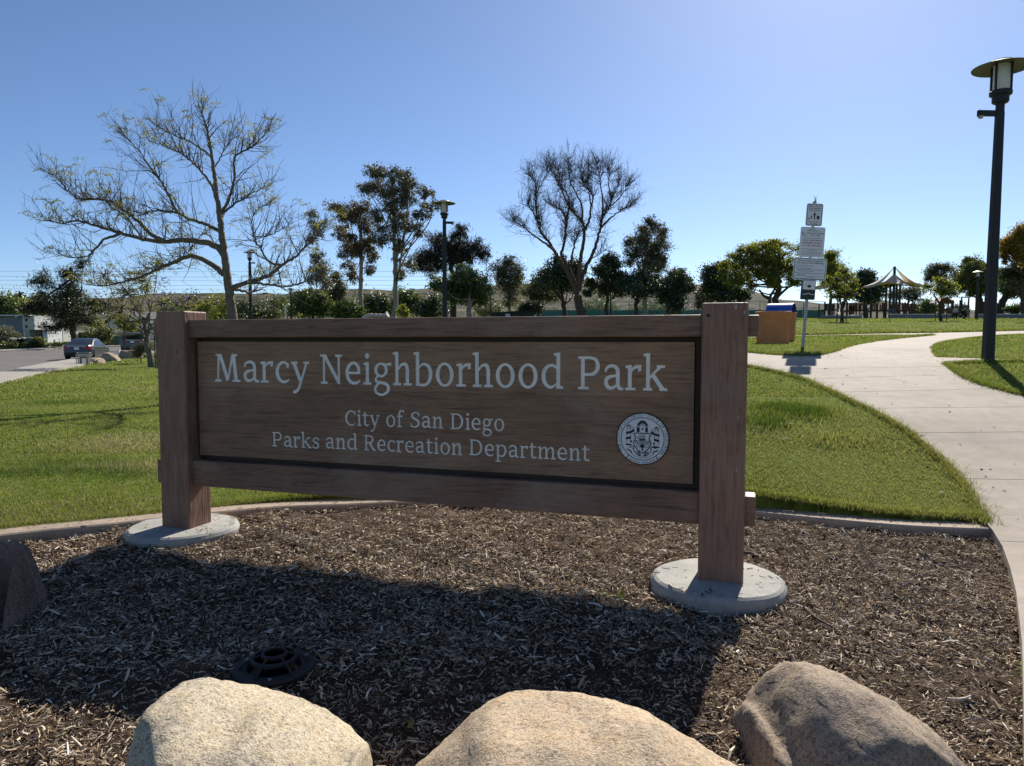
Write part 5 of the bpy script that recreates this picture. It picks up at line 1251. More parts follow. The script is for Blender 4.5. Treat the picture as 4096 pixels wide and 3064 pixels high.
# ------------------------------------------------------------------ houses across the street
def bldg(name, label, Y, px, group='houses across the street'):
    p = W(px, 1390, Y); return thing(name, label, 'house', (p[0], p[1], gz(p[0], p[1])), math.atan2(-p[0], p[1]) * .6, group)
Yh = 92; kx = Yh / F
h1_ = thing('grey_house', 'flat roofed blue grey house behind the shrubs at far left', 'house', (W(100, 1390, Yh)[0], Yh, 1.0), 0, 'houses across the street')
def hx(x): return (x - 100) * kx
def hz(y): return W(100, y, Yh)[2] - 1.0
def hbox(nm, x0, x1, y0, y1, d0, d1, mat, par=None):
    g = Geo(); g.box(((hx(x0) + hx(x1)) / 2, (d0 + d1) / 2, (hz(y0) + hz(y1)) / 2), (hx(x1) - hx(x0), d1 - d0, hz(y0) - hz(y1))); return g.build(nm, mat, par or h1_)
hbox('wall', -160, 99, 1264, 1400, 0, 8, M_GREYWALL); hbox('roof', -170, 126, 1259.5, 1264, -.6, 8.5, M_TRIM)
hbox('wall', 99, 119, 1266, 1400, .05, 8, M_PALEWALL); hbox('wall', 119, 166, 1264, 1319, -1.2, 6, M_PALEWALL); hbox('wall', 119, 205, 1319, 1400, 2.5, 8, M_PALEWALL)
hbox('garage_door', 124, 160, 1322, 1395, 2.45, 2.5, M_GREYWALL)
hbox('porch_post', 120.5, 124.5, 1319, 1395, -1.1, -.8, M_TRIM); hbox('porch_wall', 186, 204, 1319, 1395, -.6, 2.4, M_WHITEWALL)
for x in (7, 83): hbox('rafter_end', x - 1.6, x + 1.6, 1264, 1271, -.7, -.02, M_TRIM)
for a, b in ((-2, 21), (23, 54)):
    f = hbox('window', a, b, 1302, 1317, -.05, .02, M_TRIM); m_ = (a + b) / 2
    hbox('pane', a + 2, m_ - 1, 1304, 1315, -.07, -.045, M_GLASS, f); hbox('pane', m_ + 1, b - 2, 1304, 1315, -.07, -.045, M_GLASS, f)
f = hbox('window', 98.5, 116, 1281, 1301, -.02, .06, M_TRIM); hbox('pane', 100, 114.5, 1283, 1299, -.05, -.01, M_GLASS, f)
for y in (1281, 1307):
    g = Geo(); g.lathe([(2.6 * kx, 0), (2.6 * kx, .15), (0, .18)], (hx(135.5), -1.2, hz(y)), 10, M=Matrix.Scale(2.2, 3, (0, 0, 1)) @ RX); g.build('wall_lamp', M_DARK, h1_)
Yw = 104; kw_ = Yw / F
h2_ = thing('white_house', 'white gabled house behind the clipped hedge', 'house', (W(500, 1390, Yw)[0], Yw, 1.4), R(-6), 'houses across the street')
wx = lambda x: (x - 500) * kw_
wz = lambda y: W(500, y, Yw)[2] - 1.4
g = Geo(); g.prism([(wx(410), -1), (wx(600), -1), (wx(600), wz(1303)), (wx(497), wz(1247)), (wx(410), wz(1303))], 9, 'y', 0); g.build('wall', M_WHITEWALL, h2_, recalc=True)
for a, b in (((395, 1312), (497, 1244)), ((497, 1244), (625, 1314))):
    g = Geo(); g.prism([(wx(a[0]), wz(a[1])), (wx(b[0]), wz(b[1])), (wx(b[0]), wz(b[1] - 4)), (wx(a[0]), wz(a[1] - 4))], 10, 'y', -.7); g.build('roof', M_ROOF, h2_, recalc=True)
g = Geo(); g.box((wx(548), -.03, wz(1345)), (2.6, .06, 2.2)); f = g.build('window', M_TRIM, h2_); g = Geo(); g.box((wx(548), -.07, wz(1345)), (2.3, .04, 1.9)); g.build('pane', M_GLASS, f)
# hillside houses
for x, y, w_, lb in ((1038, 1184, 22, 'tan'), (1062, 1181, 30, 'cream'), (1085, 1185, 20, 'white'), (1010, 1189, 18, 'grey'), (960, 1192, 20, 'pale brown')):
    p = W(x, y + 3, 560); kk = 560 / F; col = {'tan': (.36, .29, .22), 'cream': (.45, .40, .32), 'white': (.55, .55, .55), 'grey': (.28, .28, .29), 'pale brown': (.33, .27, .22)}[lb]
    mh = plain(lb.replace(' ', '_') + '_stucco', col, .8)
    t = thing('hill_house', lb + ' house on the distant hillside above the rail', 'house', (p[0], p[1], p[2] - 3), 0, 'houses on the far hill')
    g = Geo(); g.box((0, 4, 1.5), (w_ * kk, 8, 5)); wl_ = g.build('wall', mh, t)
    g = Geo(); q = w_ * kk / 2 + .4; g.prism([(-q, 4), (q, 4), (q * .6, 5.6), (-q * .6, 5.6)], 9, 'y', -.5); g.build('roof', M_ROOF, t, recalc=True)
    for s in (-.3, .1, .32): g = Geo(); g.box((s * w_ * kk, -.05, 1.6), (.9, .1, 1.1)); g.build('window', M_GLASS, t)
# power lines
for y in (1083, 1104, 1119, 1138, 1153, 1172):
    P = [W(x, y + (1000 - x) * 0 + 4 * math.sin((x + 400) / 2600 * math.pi), 300) for x in np.linspace(-700, 2300, 24)]
    g = Geo(); g.tube(P, .045, 4); o = g.build('power_line', M_DARK)
    tag(o, {1083: 'highest of the six thin power lines', 1104: 'second highest thin power line', 1119: 'third thin power line from the top', 1138: 'third thin power line from the bottom', 1153: 'second lowest thin power line', 1172: 'lowest of the six thin power lines'}[y] + ' in the sky at far left', 'power line', 'overhead power lines')
# ------------------------------------------------------------------ trees
LEAF = {
 'euc': leafmat('eucalypt_leaf', [(0, (0.041, 0.046, 0.022)), (.5, (0.078, 0.084, 0.038)), (.85, (0.135, 0.115, 0.054)), (1, (0.189, 0.135, 0.074))], .32, .14),
 'eucbrown': leafmat('reddish_eucalypt_leaf', [(0, (0.054, 0.043, 0.027)), (.5, (0.108, 0.078, 0.043)), (1, (0.176, 0.128, 0.068))], .30, .12),
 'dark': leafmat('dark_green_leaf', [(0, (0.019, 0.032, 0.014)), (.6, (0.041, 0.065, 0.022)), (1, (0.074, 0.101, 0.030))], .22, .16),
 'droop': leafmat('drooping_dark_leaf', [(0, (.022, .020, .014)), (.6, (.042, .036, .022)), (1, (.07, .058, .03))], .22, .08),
 'mid': leafmat('mid_green_leaf', [(0, (0.038, 0.059, 0.014)), (.6, (0.078, 0.119, 0.024)), (1, (0.135, 0.176, 0.041))], .38, .14),
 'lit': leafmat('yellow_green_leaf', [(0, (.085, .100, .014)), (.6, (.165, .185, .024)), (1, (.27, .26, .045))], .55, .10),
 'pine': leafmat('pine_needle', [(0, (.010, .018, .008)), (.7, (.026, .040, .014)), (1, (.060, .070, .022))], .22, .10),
 'jac': leafmat('jacaranda_leaf', [(0, (.10, .12, .025)), (.6, (.20, .21, .045)), (1, (.38, .32, .07))], .5, .08),
 'violet': leafmat('violet_blossom', [(0, (.10, .07, .22)), (1, (.20, .15, .36))], .45, .05, (1.1, 1.0, 1.2)),
 'orange': leafmat('orange_leaf', [(0, (.10, .085, .012)), (.5, (.22, .16, .018)), (1, (.34, .23, .03))], .5, .08, (1.3, 1.1, .6)),
 'hedge': leafmat('hedge_leaf', [(0, (0.054, 0.068, 0.016)), (.6, (0.115, 0.135, 0.030)), (1, (0.189, 0.196, 0.054))], .35, .14),
 'twig': leafmat('dry_twig_leaf', [(0, (.05, .035, .025)), (.6, (.09, .065, .045)), (1, (.13, .11, .06))], .3, .05),
 'grey': leafmat('grey_scrub_leaf', [(0, (.07, .075, .045)), (.6, (.13, .13, .085)), (1, (.20, .19, .13))], .35, .08),
}
def leafquads(C, size, rs, aspect=.45, droop=0.0, up=0.0):
    n = len(C)
    d = rs.normal(0, 1, (n, 3)); d[:, 2] = d[:, 2] * (1 - droop) - droop * 2.2 + up; d /= np.linalg.norm(d, axis=1)[:, None]
    s = np.cross(d, rs.normal(0, 1, (n, 3))); s /= np.linalg.norm(s, axis=1)[:, None] + 1e-9
    L_ = (size * (.6 + .8 * rs.random(n)))[:, None]; w = L_ * aspect
    v = np.stack([C, C + d * L_ * .5 + s * w / 2, C + d * L_, C + d * L_ * .5 - s * w / 2], 1).reshape(-1, 3)
    k = np.arange(n) * 4; return v, np.stack([k, k + 1, k + 2, k + 3], 1)
def tree(name, label, Y, base, clumps, leaf, bark, n, size, sc=1.0, off=(0, 0), trunk_r=.18, trunk=None, droop=0.0, aspect=.45, sub=7, spread=.42, depth=1.0,
         group=None, cat='tree', seed=0, base_z=None, twig=.012, stems=1, up=0.0, shell=.0, jlo=.5):
    """crown clumps are ellipses (cx, cy, rx, ry) read off the photo; each becomes an ellipsoid of sub-clumps at its own depth"""
    rs = np.random.default_rng(abs(hash_(name + label)) % 100000 + seed)
    T = lambda x, y: (x * sc + off[0], y * sc + off[1])
    k = Y / F
    bx = T(*base); b = W(bx[0], 1360, Y); b[2] = gz(b[0], b[1]) if base_z is None else base_z
    t = thing(name, label, cat, tuple(b), 0, group)
    cen = []; area = []; n = int(n * 1.7); size *= .84; sub = int(sub * 2.6); spread *= .80; gap = 1.22
    for c in clumps:
        x, y = T(c[0], c[1]); p = W(x, y, Y); cen.append((p, c[2] * sc * k, c[3] * sc * k)); area.append(c[2] * c[3])
    wid = max(p[0] + rx for p, rx, ry in cen) - min(p[0] - rx for p, rx, ry in cen)
    area = np.array(area) ** .85; area /= area.sum()
    gb = Geo(); Cs = []
    tp = [np.array(b) - (0, 0, .3)] + [W(*T(*q), Y) for q in (trunk or [])]
    if len(tp) == 1: 
        lo = min(p[2] - ry for p, rx, ry in cen); cxm = np.mean([p[0] for p, _, _ in cen]); tp.append(np.array([b[0] * .7 + cxm * .3, Y, b[2] + max(lo - b[2], .5) * .9 + .3]))
    if len(tp) > 2: tpc = catmull(tp, 5)
    else: tpc = np.array([tp[0] + (tp[1] - tp[0]) * q for q in np.linspace(0, 1, 6)])
    tpc[1:-1] += rs.normal(0, trunk_r * .25, tpc[1:-1].shape)
    gb.tube(tpc, np.linspace(trunk_r * 1.15, trunk_r * .6, len(tpc)), 8)
    for (p, rx, ry), a in zip(cen, area):
        dz_ = rs.normal(0, wid * .16 * depth) ; dz_ = np.clip(dz_, -wid * .35, wid * .35); ctr = p + np.array([0, dz_, 0]); rad = np.array([rx, (rx + ry) / 2 * depth, ry])
        j = tpc[min(len(tpc) - 1, int(len(tpc) * (jlo + (1 - jlo) * rs.random())))]
        mid = (j + ctr) / 2 + np.array([0, 0, -.10 * abs(ctr[0] - j[0])]) + rs.normal(0, .10 * np.linalg.norm(ctr - j) + .01, 3)
        gb.tube(catmull([j, mid, ctr], 4), np.linspace(trunk_r * .36, trunk_r * .10, 9), 5, cap=False)
        ns = max(3, int(sub * (1 + 2 * a)))
        for q in range(ns):
            u = rs.normal(0, 1, 3); u /= np.linalg.norm(u); u *= (shell + (1 - shell) * rs.random()) ** .45
            sc_ = ctr + u * rad * gap * .95
            if rs.random() < .22: sc_ = sc_ * .5 + (cen[rs.integers(len(cen))][0] * .35 + ctr * .65) * .5 + np.array([0, dz_, 0]) * .0
            gb.tube([ctr, (ctr + sc_) / 2 + rs.normal(0, .05 * rx, 3), sc_], [trunk_r * .10, twig * 1.4, twig], 3, cap=False)
            m = max(4, int(n * a / ns * (.5 + rs.random()))); sg = spread * min(rx, ry) * (.5 + 1.0 * rs.random())
            off_ = rs.normal(0, 1, (m, 3)) * sg * np.array([1, 1, .8])
            loose = rs.random(m) < .16; off_[loose] *= 1.7
            if droop: off_[:, 2] -= np.abs(rs.normal(0, sg * droop * 1.3, m))
            Cs.append(sc_ + off_)
    C = np.concatenate(Cs)
    gb.V = [v - b for v in gb.V]; gb.build('trunk', bark, t, smooth=True)
    v, f = leafquads(C - b, size, rs, aspect, droop, up); g = Geo(); g.add(v, f4=f); g.build('crown', leaf, t)
    return t
import zlib
def hash_(s): return zlib.crc32(s.encode())
Z1 = dict(sc=.4531, off=(0, 900)); Z3 = dict(sc=.4231, off=(1200, 600)); Z4 = dict(sc=.4521, off=(1900, 600)); Z5 = dict(sc=.3625, off=(2700, 850)); Z6 = dict(sc=.3599, off=(3300, 950)); PX = dict(sc=1.0, off=(0, 0))

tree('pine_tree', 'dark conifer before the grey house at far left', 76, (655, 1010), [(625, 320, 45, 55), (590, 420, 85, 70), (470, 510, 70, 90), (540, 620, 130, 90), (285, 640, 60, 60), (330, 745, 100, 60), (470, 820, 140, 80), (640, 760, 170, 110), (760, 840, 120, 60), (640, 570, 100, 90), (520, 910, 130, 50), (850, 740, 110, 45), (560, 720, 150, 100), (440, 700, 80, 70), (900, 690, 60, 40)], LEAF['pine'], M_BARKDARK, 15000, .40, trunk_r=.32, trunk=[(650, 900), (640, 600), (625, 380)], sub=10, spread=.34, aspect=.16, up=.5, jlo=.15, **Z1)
for k, (x, y, rx, ry, lf, lb) in enumerate(((30, 1222, 40, 38, 'mid', 'mid green tree above the grey house roof at the picture edge'), (100, 1228, 45, 34, 'lit', 'lighter green tree behind the middle of the grey house roof'), (75, 1195, 12, 16, 'dark', 'small dark treetop poking above the grey house'), (160, 1225, 50, 36, 'mid', 'green tree between the grey house roof and the dark conifer'), (-60, 1215, 60, 45, 'mid', 'green tree at the far left behind the grey house'))):
    tree('street_tree', lb, 108 + 3 * k, (x, 1390), [(x, y, rx, ry), (x - rx * .5, y + 12, rx * .6, ry * .7), (x + rx * .5, y + 10, rx * .6, ry * .7), (x, y + 26, rx, ry * .6)], LEAF[lf], M_BARKDARK, 2600, .5, trunk_r=.22, group='trees behind the grey house', sub=9, **PX)
tree('jacaranda_tree', 'small jacaranda with violet blossom and leaning pale trunk', 37.5, (603, 1476), [(430, 1100, 60, 40), (500, 1085, 70, 40), (560, 1120, 70, 40), (460, 1160, 70, 45), (540, 1180, 70, 40), (620, 1150, 60, 40), (400, 1210, 60, 35), (480, 1230, 60, 35), (560, 1240, 50, 30), (640, 1210, 60, 40), (700, 1190, 50, 35), (740, 1230, 45, 28), (660, 1250, 50, 22), (430, 1260, 50, 20), (540, 1290, 40, 25), (600, 1040, 40, 25)], LEAF['jac'], M_BARKPALE, 2600, .13, trunk_r=.15, trunk=[(592, 1380), (577, 1275)], sub=10, spread=.30, aspect=.3, twig=.014, **PX)
jt = [o for o in bpy.data.objects if o.name == 'jacaranda_tree'][0]
rs = np.random.default_rng(5); C = []
for (x, y) in ((480, 1090), (530, 1100), (590, 1130), (500, 1150), (450, 1190), (560, 1170), (640, 1160), (550, 1215), (500, 1240), (610, 1200), (690, 1175), (720, 1210), (650, 1230), (420, 1180), (740, 1180), (660, 1120), (570, 1070)):
    p = W(x, y, 37.5) + np.array([0, rs.normal(0, 1.0), 0]) - np.array(jt.location); C.append(p + rs.normal(0, .20, (28, 3)) * np.array([1, 1, .7]))
v, f = leafquads(np.concatenate(C), .10, rs, .6); g = Geo(); g.add(v, f4=f); g.build('blossom', LEAF['violet'], jt)
tree('shrub', 'yellow green loose shrub behind the left sign post top', 60, (830, 1290), [(800, 1225, 40, 25), (850, 1215, 45, 35), (880, 1240, 30, 30), (820, 1255, 60, 30), (770, 1250, 35, 25)], LEAF['lit'], M_BARKMID, 1500, .22, trunk_r=.07, sub=8, cat='shrub', **PX)
for k, (x, y, rx, ry, lf, lb) in enumerate(((960, 1235, 60, 30, 'dark', 'dark bush right of the bare tree trunk'), (1030, 1240, 50, 32, 'dark', 'dark bush behind the green lamp pole'), (1075, 1245, 45, 28, 'grey', 'greyish bush left of the grey pole'), (1110, 1225, 30, 45, 'mid', 'upright bush beside the grey pole'), (880, 1255, 40, 25, 'mid', 'low green bush just left of the bare tree trunk'))):
    tree('bush', lb, 74 + 2 * k, (x, 1290), [(x, y, rx, ry), (x - rx * .4, y + 15, rx * .7, ry * .7), (x + rx * .4, y + 12, rx * .7, ry * .7)], LEAF[lf], M_BARKDARK, 1500, .26, trunk_r=.08, sub=9, cat='bush', group='bushes behind the sign', **PX)
# distant band of trees below the far hill
for k, (x, y, rx, ry, lf, lb) in enumerate(((690, 1235, 55, 38, 'mid', 'distant tree just left of the left sign post top'), (760, 1222, 50, 40, 'dark', 'distant dark tree behind the left sign post top'), (915, 1228, 40, 34, 'grey', 'distant grey green tree left of the bare trunk'), (1150, 1232, 55, 30, 'mid', 'distant tree behind the thin lamp post'), (1255, 1215, 60, 45, 'grey', 'distant grey tree over the round bush'), (1400, 1225, 55, 36, 'mid', 'distant tree left of the shorter eucalypt trunk'),
    (1505, 1222, 55, 40, 'mid', 'distant tree between the pale eucalypt trunks'), (1640, 1215, 60, 42, 'grey', 'distant tree right of the tall eucalypt trunk'), (1735, 1220, 50, 40, 'dark', 'distant dark tree left of the middle lamp post'), (1950, 1228, 45, 34, 'grey', 'distant scrub tree over the green shed left end'), (2130, 1235, 60, 30, 'grey', 'distant scrub over the green shed right end'), (2390, 1225, 60, 34, 'mid', 'distant tree in the gap right of the bare trunk'), (2600, 1232, 70, 30, 'mid', 'distant trees low behind the tennis screen'), (2900, 1232, 70, 28, 'grey', 'distant scrub behind the right sign post top'))):
    tree('distant_tree', lb, 150 + 6 * (k % 5), (x, 1290), [(x, y, rx, ry), (x - rx * .7, y + 14, rx * .7, ry * .7), (x + rx * .7, y + 12, rx * .7, ry * .8), (x + rx * .1, y + ry * .7, rx * 1.2, ry * .6)], LEAF[lf], M_BARKDARK, 1500, .55, trunk_r=.25, group='distant trees below the hill', sub=6, spread=.5, **PX)
# eucalypts in the middle
tree('eucalypt_tree', 'shorter pale trunked eucalypt with reddish crown, left of the taller one', 58, (585, 1600), [(340, 520, 75, 55), (480, 545, 100, 65), (590, 545, 90, 70), (350, 740, 75, 55), (450, 930, 110, 65), (560, 940, 80, 60), (640, 850, 80, 60), (430, 1080, 55, 45), (500, 1190, 65, 50), (680, 980, 75, 55), (620, 700, 75, 75), (520, 650, 70, 45), (400, 620, 60, 40), (650, 1120, 60, 40), (500, 830, 60, 50)], LEAF['eucbrown'], M_BARKMID, 9500, .24, trunk_r=.17, trunk=[(578, 1350), (575, 1150), (570, 850), (560, 640)], sub=8, droop=.35, aspect=.28, spread=.36, group='tall eucalypts behind the sign', **Z3)
tree('eucalypt_tree', 'tallest eucalypt with forked pale trunk and domed dark crown', 56, (880, 1600), [(735, 215, 85, 60), (870, 225, 100, 60), (1000, 250, 85, 70), (650, 370, 75, 60), (760, 350, 110, 70), (900, 360, 120, 75), (1050, 340, 80, 70), (1210, 400, 80, 45), (1240, 500, 70, 55), (1010, 480, 90, 60), (730, 640, 70, 70), (850, 520, 90, 55), (1040, 700, 100, 55), (1140, 790, 50, 35), (900, 740, 80, 65), (760, 760, 60, 55), (950, 890, 80, 50), (1000, 1080, 70, 55), (820, 870, 75, 55), (930, 620, 90, 50), (1140, 600, 70, 45), (960, 1180, 60, 50)], LEAF['euc'], M_BARKMID, 15000, .23, trunk_r=.18, trunk=[(900, 1300), (895, 1080), (890, 800), (880, 500)], sub=8, droop=.35, aspect=.28, spread=.36, group='tall eucalypts behind the sign', **Z3)
et = bpy.data.objects['eucalypt_tree.001']; g = Geo(); bl = np.array(et.location)
for L_, r0 in (([(905, 1290), (950, 1000), (985, 700), (1000, 420), (960, 260)], .095), ([(900, 1200), (990, 1000), (1090, 760), (1230, 560)], .075), ([(890, 900), (800, 640), (700, 450)], .065)):
    P = np.array([W(x * .4231 + 1200, y * .4231 + 600, 56) for x, y in L_]) - bl; P[:, 1] += np.linspace(0, 1.5, len(P)) * (1 if r0 > .07 else -1); g.tube(catmull(P, 5), np.linspace(r0, .03, 5 * (len(P) - 1) + 1), 6)
g.build('fork_limb', M_BARKMID, et, smooth=True)
tree('eucalypt_tree', 'slim eucalypt seen through the right tips of the bare tree', 70, (190, 1600), [(100, 600, 55, 50), (180, 720, 60, 55), (190, 1110, 95, 60), (200, 1200, 90, 70), (160, 1000, 60, 45), (240, 1260, 60, 50), (100, 820, 55, 40)], LEAF['euc'], M_BARKMID, 4500, .26, trunk_r=.16, sub=8, droop=.3, aspect=.28, group='tall eucalypts behind the sign', **Z3)
tree('eucalypt_tree', 'narrow dark eucalypt above the left end of the bushes', 74, (340, 1600), [(330, 1200, 55, 60), (360, 1280, 60, 60), (320, 1350, 75, 60), (345, 1430, 80, 60), (390, 1330, 40, 50)], LEAF['euc'], M_BARKMID, 4200, .28, trunk_r=.16, sub=9, droop=.3, aspect=.28, group='tall eucalypts behind the sign', **Z3)
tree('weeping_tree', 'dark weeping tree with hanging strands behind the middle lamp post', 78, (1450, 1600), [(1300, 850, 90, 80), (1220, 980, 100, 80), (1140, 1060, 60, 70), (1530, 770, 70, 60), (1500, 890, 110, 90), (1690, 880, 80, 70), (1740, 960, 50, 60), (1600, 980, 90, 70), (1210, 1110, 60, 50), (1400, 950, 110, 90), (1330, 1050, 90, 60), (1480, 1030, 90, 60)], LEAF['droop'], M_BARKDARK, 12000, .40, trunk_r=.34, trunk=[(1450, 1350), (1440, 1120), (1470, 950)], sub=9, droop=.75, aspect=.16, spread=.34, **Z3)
tree('round_tree', 'round dense green tree right of the middle lamp post', 46, (1580, 1620), [(1560, 1190, 120, 70), (1460, 1260, 110, 70), (1650, 1260, 120, 80), (1730, 1340, 90, 70), (1350, 1300, 80, 60), (1560, 1310, 150, 80), (1480, 1380, 120, 60), (1660, 1390, 120, 60), (1290, 1260, 60, 50)], LEAF['mid'], M_BARKMID, 11000, .17, trunk_r=.17, trunk=[(1600, 1480), (1600, 1380)], sub=13, spread=.32, shell=.3, **Z3)
tree('bush', 'large round bush with bright sunlit right edge', 50, (120, 1650), [(60, 1420, 110, 80), (150, 1430, 120, 90), (230, 1490, 70, 70), (20, 1500, 90, 70), (130, 1520, 150, 60), (110, 1360, 90, 45)], LEAF['mid'], M_BARKDARK, 7000, .17, trunk_r=.12, sub=13, spread=.30, cat='bush', shell=.4, group='bushes behind the sign', **Z3)
for k, (cl, lf, Y, lb) in enumerate(((((450, 1510, 100, 45), (400, 1540, 80, 40), (520, 1540, 80, 45)), 'mid', 47, 'low rounded bush under the shorter eucalypt'), (((720, 1430, 90, 60), (650, 1460, 80, 60), (800, 1470, 80, 70), (720, 1520, 120, 50)), 'dark', 64, 'dark thicket between the two pale eucalypt trunks'),
    (((1000, 1380, 100, 60), (1080, 1440, 100, 60), (930, 1450, 80, 70), (1020, 1500, 130, 50)), 'mid', 62, 'loose grey green thicket right of the tall eucalypt trunk'), (((1180, 1480, 90, 60), (1260, 1440, 60, 60), (1200, 1540, 110, 40)), 'dark', 60, 'dark low thicket left of the round dense tree'))):
    x = np.mean([c[0] for c in cl]); tree('bush', lb, Y, (x, 1620), list(cl), LEAF[lf], M_BARKDARK, 3800, .22, trunk_r=.09, sub=11, cat='bush', group='bushes behind the sign', shell=.2, **Z3)
tree('sapling', 'small yellow green sapling just above the sign rail', 22, (985, 1700), [(975, 1490, 25, 25), (960, 1540, 30, 30), (1010, 1550, 30, 25), (985, 1580, 35, 20)], LEAF['lit'], M_BARKMID, 420, .085, trunk_r=.02, sub=6, cat='sapling', twig=.006, **Z3)
tree('eucalypt_tree', 'small grey eucalypt left of the big bare tree', 82, (310, 1480), [(280, 990, 80, 50), (350, 1050, 80, 60), (215, 1060, 80, 55), (300, 1130, 110, 70), (340, 1230, 90, 60), (250, 1200, 70, 50), (380, 1150, 60, 50), (310, 1330, 60, 50)], LEAF['euc'], M_BARKMID, 6500, .30, trunk_r=.2, trunk=[(300, 1350), (280, 1180)], sub=9, droop=.2, aspect=.3, group='tall eucalypts behind the sign', **Z4)
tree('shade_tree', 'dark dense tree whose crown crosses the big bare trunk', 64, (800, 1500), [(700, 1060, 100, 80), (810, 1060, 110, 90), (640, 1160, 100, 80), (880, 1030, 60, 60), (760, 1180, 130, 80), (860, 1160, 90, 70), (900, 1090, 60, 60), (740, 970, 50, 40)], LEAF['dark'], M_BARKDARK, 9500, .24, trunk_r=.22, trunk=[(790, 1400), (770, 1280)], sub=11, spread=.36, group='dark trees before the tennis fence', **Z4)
tree('shade_tree', 'brownish spreading tree left of the big bare trunk', 70, (560, 1500), [(550, 1190, 90, 60), (500, 1240, 80, 60), (620, 1250, 80, 60), (570, 1290, 110, 45), (680, 1300, 70, 40)], LEAF['grey'], M_BARKDARK, 5200, .24, trunk_r=.18, trunk=[(570, 1400)], sub=10, group='dark trees before the tennis fence', **Z4)
tree('bush', 'very dark low bush behind the green shed', 72, (500, 1500), [(500, 1380, 70, 40), (450, 1410, 60, 35), (540, 1400, 50, 40)], LEAF['dark'], M_BARKDARK, 2400, .24, trunk_r=.09, sub=10, cat='bush', group='bushes behind the sign', **Z4)
tree('shade_tree', 'dark leafy tree with ragged top just right of the big bare trunk', 62, (1160, 1500), [(1205, 950, 50, 40), (1150, 1000, 60, 50), (1230, 1010, 60, 50), (1100, 1080, 70, 50), (1200, 1100, 110, 70), (1020, 1180, 50, 45), (1160, 1220, 90, 60), (1300, 1140, 70, 60), (1000, 1270, 40, 30), (1280, 1250, 80, 50)], LEAF['dark'], M_BARKDARK, 9000, .23, trunk_r=.17, trunk=[(1165, 1380), (1180, 1200)], sub=10, spread=.34, group='dark trees before the tennis fence', **Z4)
tree('eucalypt_tree', 'tall narrow eucalypt rising right of the big bare tree', 66, (1505, 1500), [(1555, 620, 50, 40), (1500, 690, 70, 50), (1620, 700, 70, 50), (1680, 740, 40, 40), (1380, 800, 55, 50), (1480, 790, 85, 70), (1620, 830, 85, 65), (1410, 910, 80, 60), (1560, 930, 100, 70), (1500, 1040, 110, 60), (1660, 950, 55, 55), (1360, 990, 40, 40), (1620, 1040, 70, 50)], LEAF['euc'], M_BARKMID, 11500, .24, trunk_r=.2, trunk=[(1505, 1300), (1500, 1050), (1530, 800)], sub=9, droop=.3, aspect=.3, spread=.36, group='tall eucalypts behind the sign', **Z4)
tree('shade_tree', 'dark tree under the tall narrow eucalypt with arched low branch', 60, (1420, 1500), [(1420, 1150, 110, 80), (1550, 1170, 110, 90), (1480, 1240, 140, 60), (1360, 1200, 80, 70), (1620, 1200, 80, 80)], LEAF['dark'], M_BARKRED, 9000, .22, trunk_r=.2, trunk=[(1425, 1400), (1440, 1300)], sub=12, spread=.34, group='dark trees before the tennis fence', **Z4)
tree('shade_tree', 'round topped tree at the right end of the dark row', 58, (1700, 1490), [(1800, 1090, 70, 40), (1770, 1140, 80, 60), (1860, 1170, 70, 60), (1740, 1220, 80, 80), (1880, 1230, 50, 40), (1790, 1280, 80, 80), (1690, 1290, 70, 70), (1780, 1380, 70, 60)], LEAF['dark'], M_BARKRED, 9000, .21, trunk_r=.16, trunk=[(1710, 1400), (1730, 1300)], sub=11, spread=.34, group='dark trees before the tennis fence', **Z4)
tree('shade_tree', 'small brown tree beside the top of the right sign post', 96, (2010, 1480), [(2010, 1280, 40, 40), (2050, 1320, 50, 45), (2000, 1360, 50, 40)], LEAF['eucbrown'], M_BARKDARK, 2200, .34, trunk_r=.16, sub=9, group='dark trees before the tennis fence', **Z4)
# right hand side
tree('shade_tree', 'very dark dense tree left of the sunlit umbrella shaped tree', 74, (520, 1130), [(420, 690, 95, 90), (520, 600, 80, 55), (400, 830, 95, 80), (560, 840, 110, 90), (480, 930, 110, 50), (680, 900, 130, 70), (350, 760, 50, 70), (470, 760, 100, 90), (760, 930, 70, 50)], LEAF['dark'], M_BARKDARK, 12500, .26, trunk_r=.3, sub=13, spread=.34, shell=.2, **Z5)
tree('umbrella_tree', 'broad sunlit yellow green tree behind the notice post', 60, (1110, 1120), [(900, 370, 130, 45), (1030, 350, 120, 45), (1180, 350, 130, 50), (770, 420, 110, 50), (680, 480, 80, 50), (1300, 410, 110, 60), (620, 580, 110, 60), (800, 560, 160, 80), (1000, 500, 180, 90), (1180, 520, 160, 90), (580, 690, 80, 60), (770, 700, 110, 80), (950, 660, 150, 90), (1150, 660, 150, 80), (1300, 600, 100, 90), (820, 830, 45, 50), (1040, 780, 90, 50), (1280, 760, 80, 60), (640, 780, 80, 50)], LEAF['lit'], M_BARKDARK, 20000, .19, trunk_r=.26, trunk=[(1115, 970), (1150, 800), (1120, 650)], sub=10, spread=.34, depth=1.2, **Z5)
ut = bpy.data.objects['umbrella_tree']; g = Geo(); bl = np.array(ut.location)
for L_ in ([(1130, 930), (1220, 850), (1320, 770)], [(1050, 1070), (1045, 950), (1090, 860), (1130, 800)], [(1045, 950), (980, 920), (930, 850)]):
    P = np.array([W(x * .3625 + 2700, y * .3625 + 850, 60) for x, y in L_]) - bl; g.tube(catmull(P, 5), np.linspace(.14, .06, 5 * (len(P) - 1) + 1), 6)
g.build('limb', M_BARKDARK, ut, smooth=True)
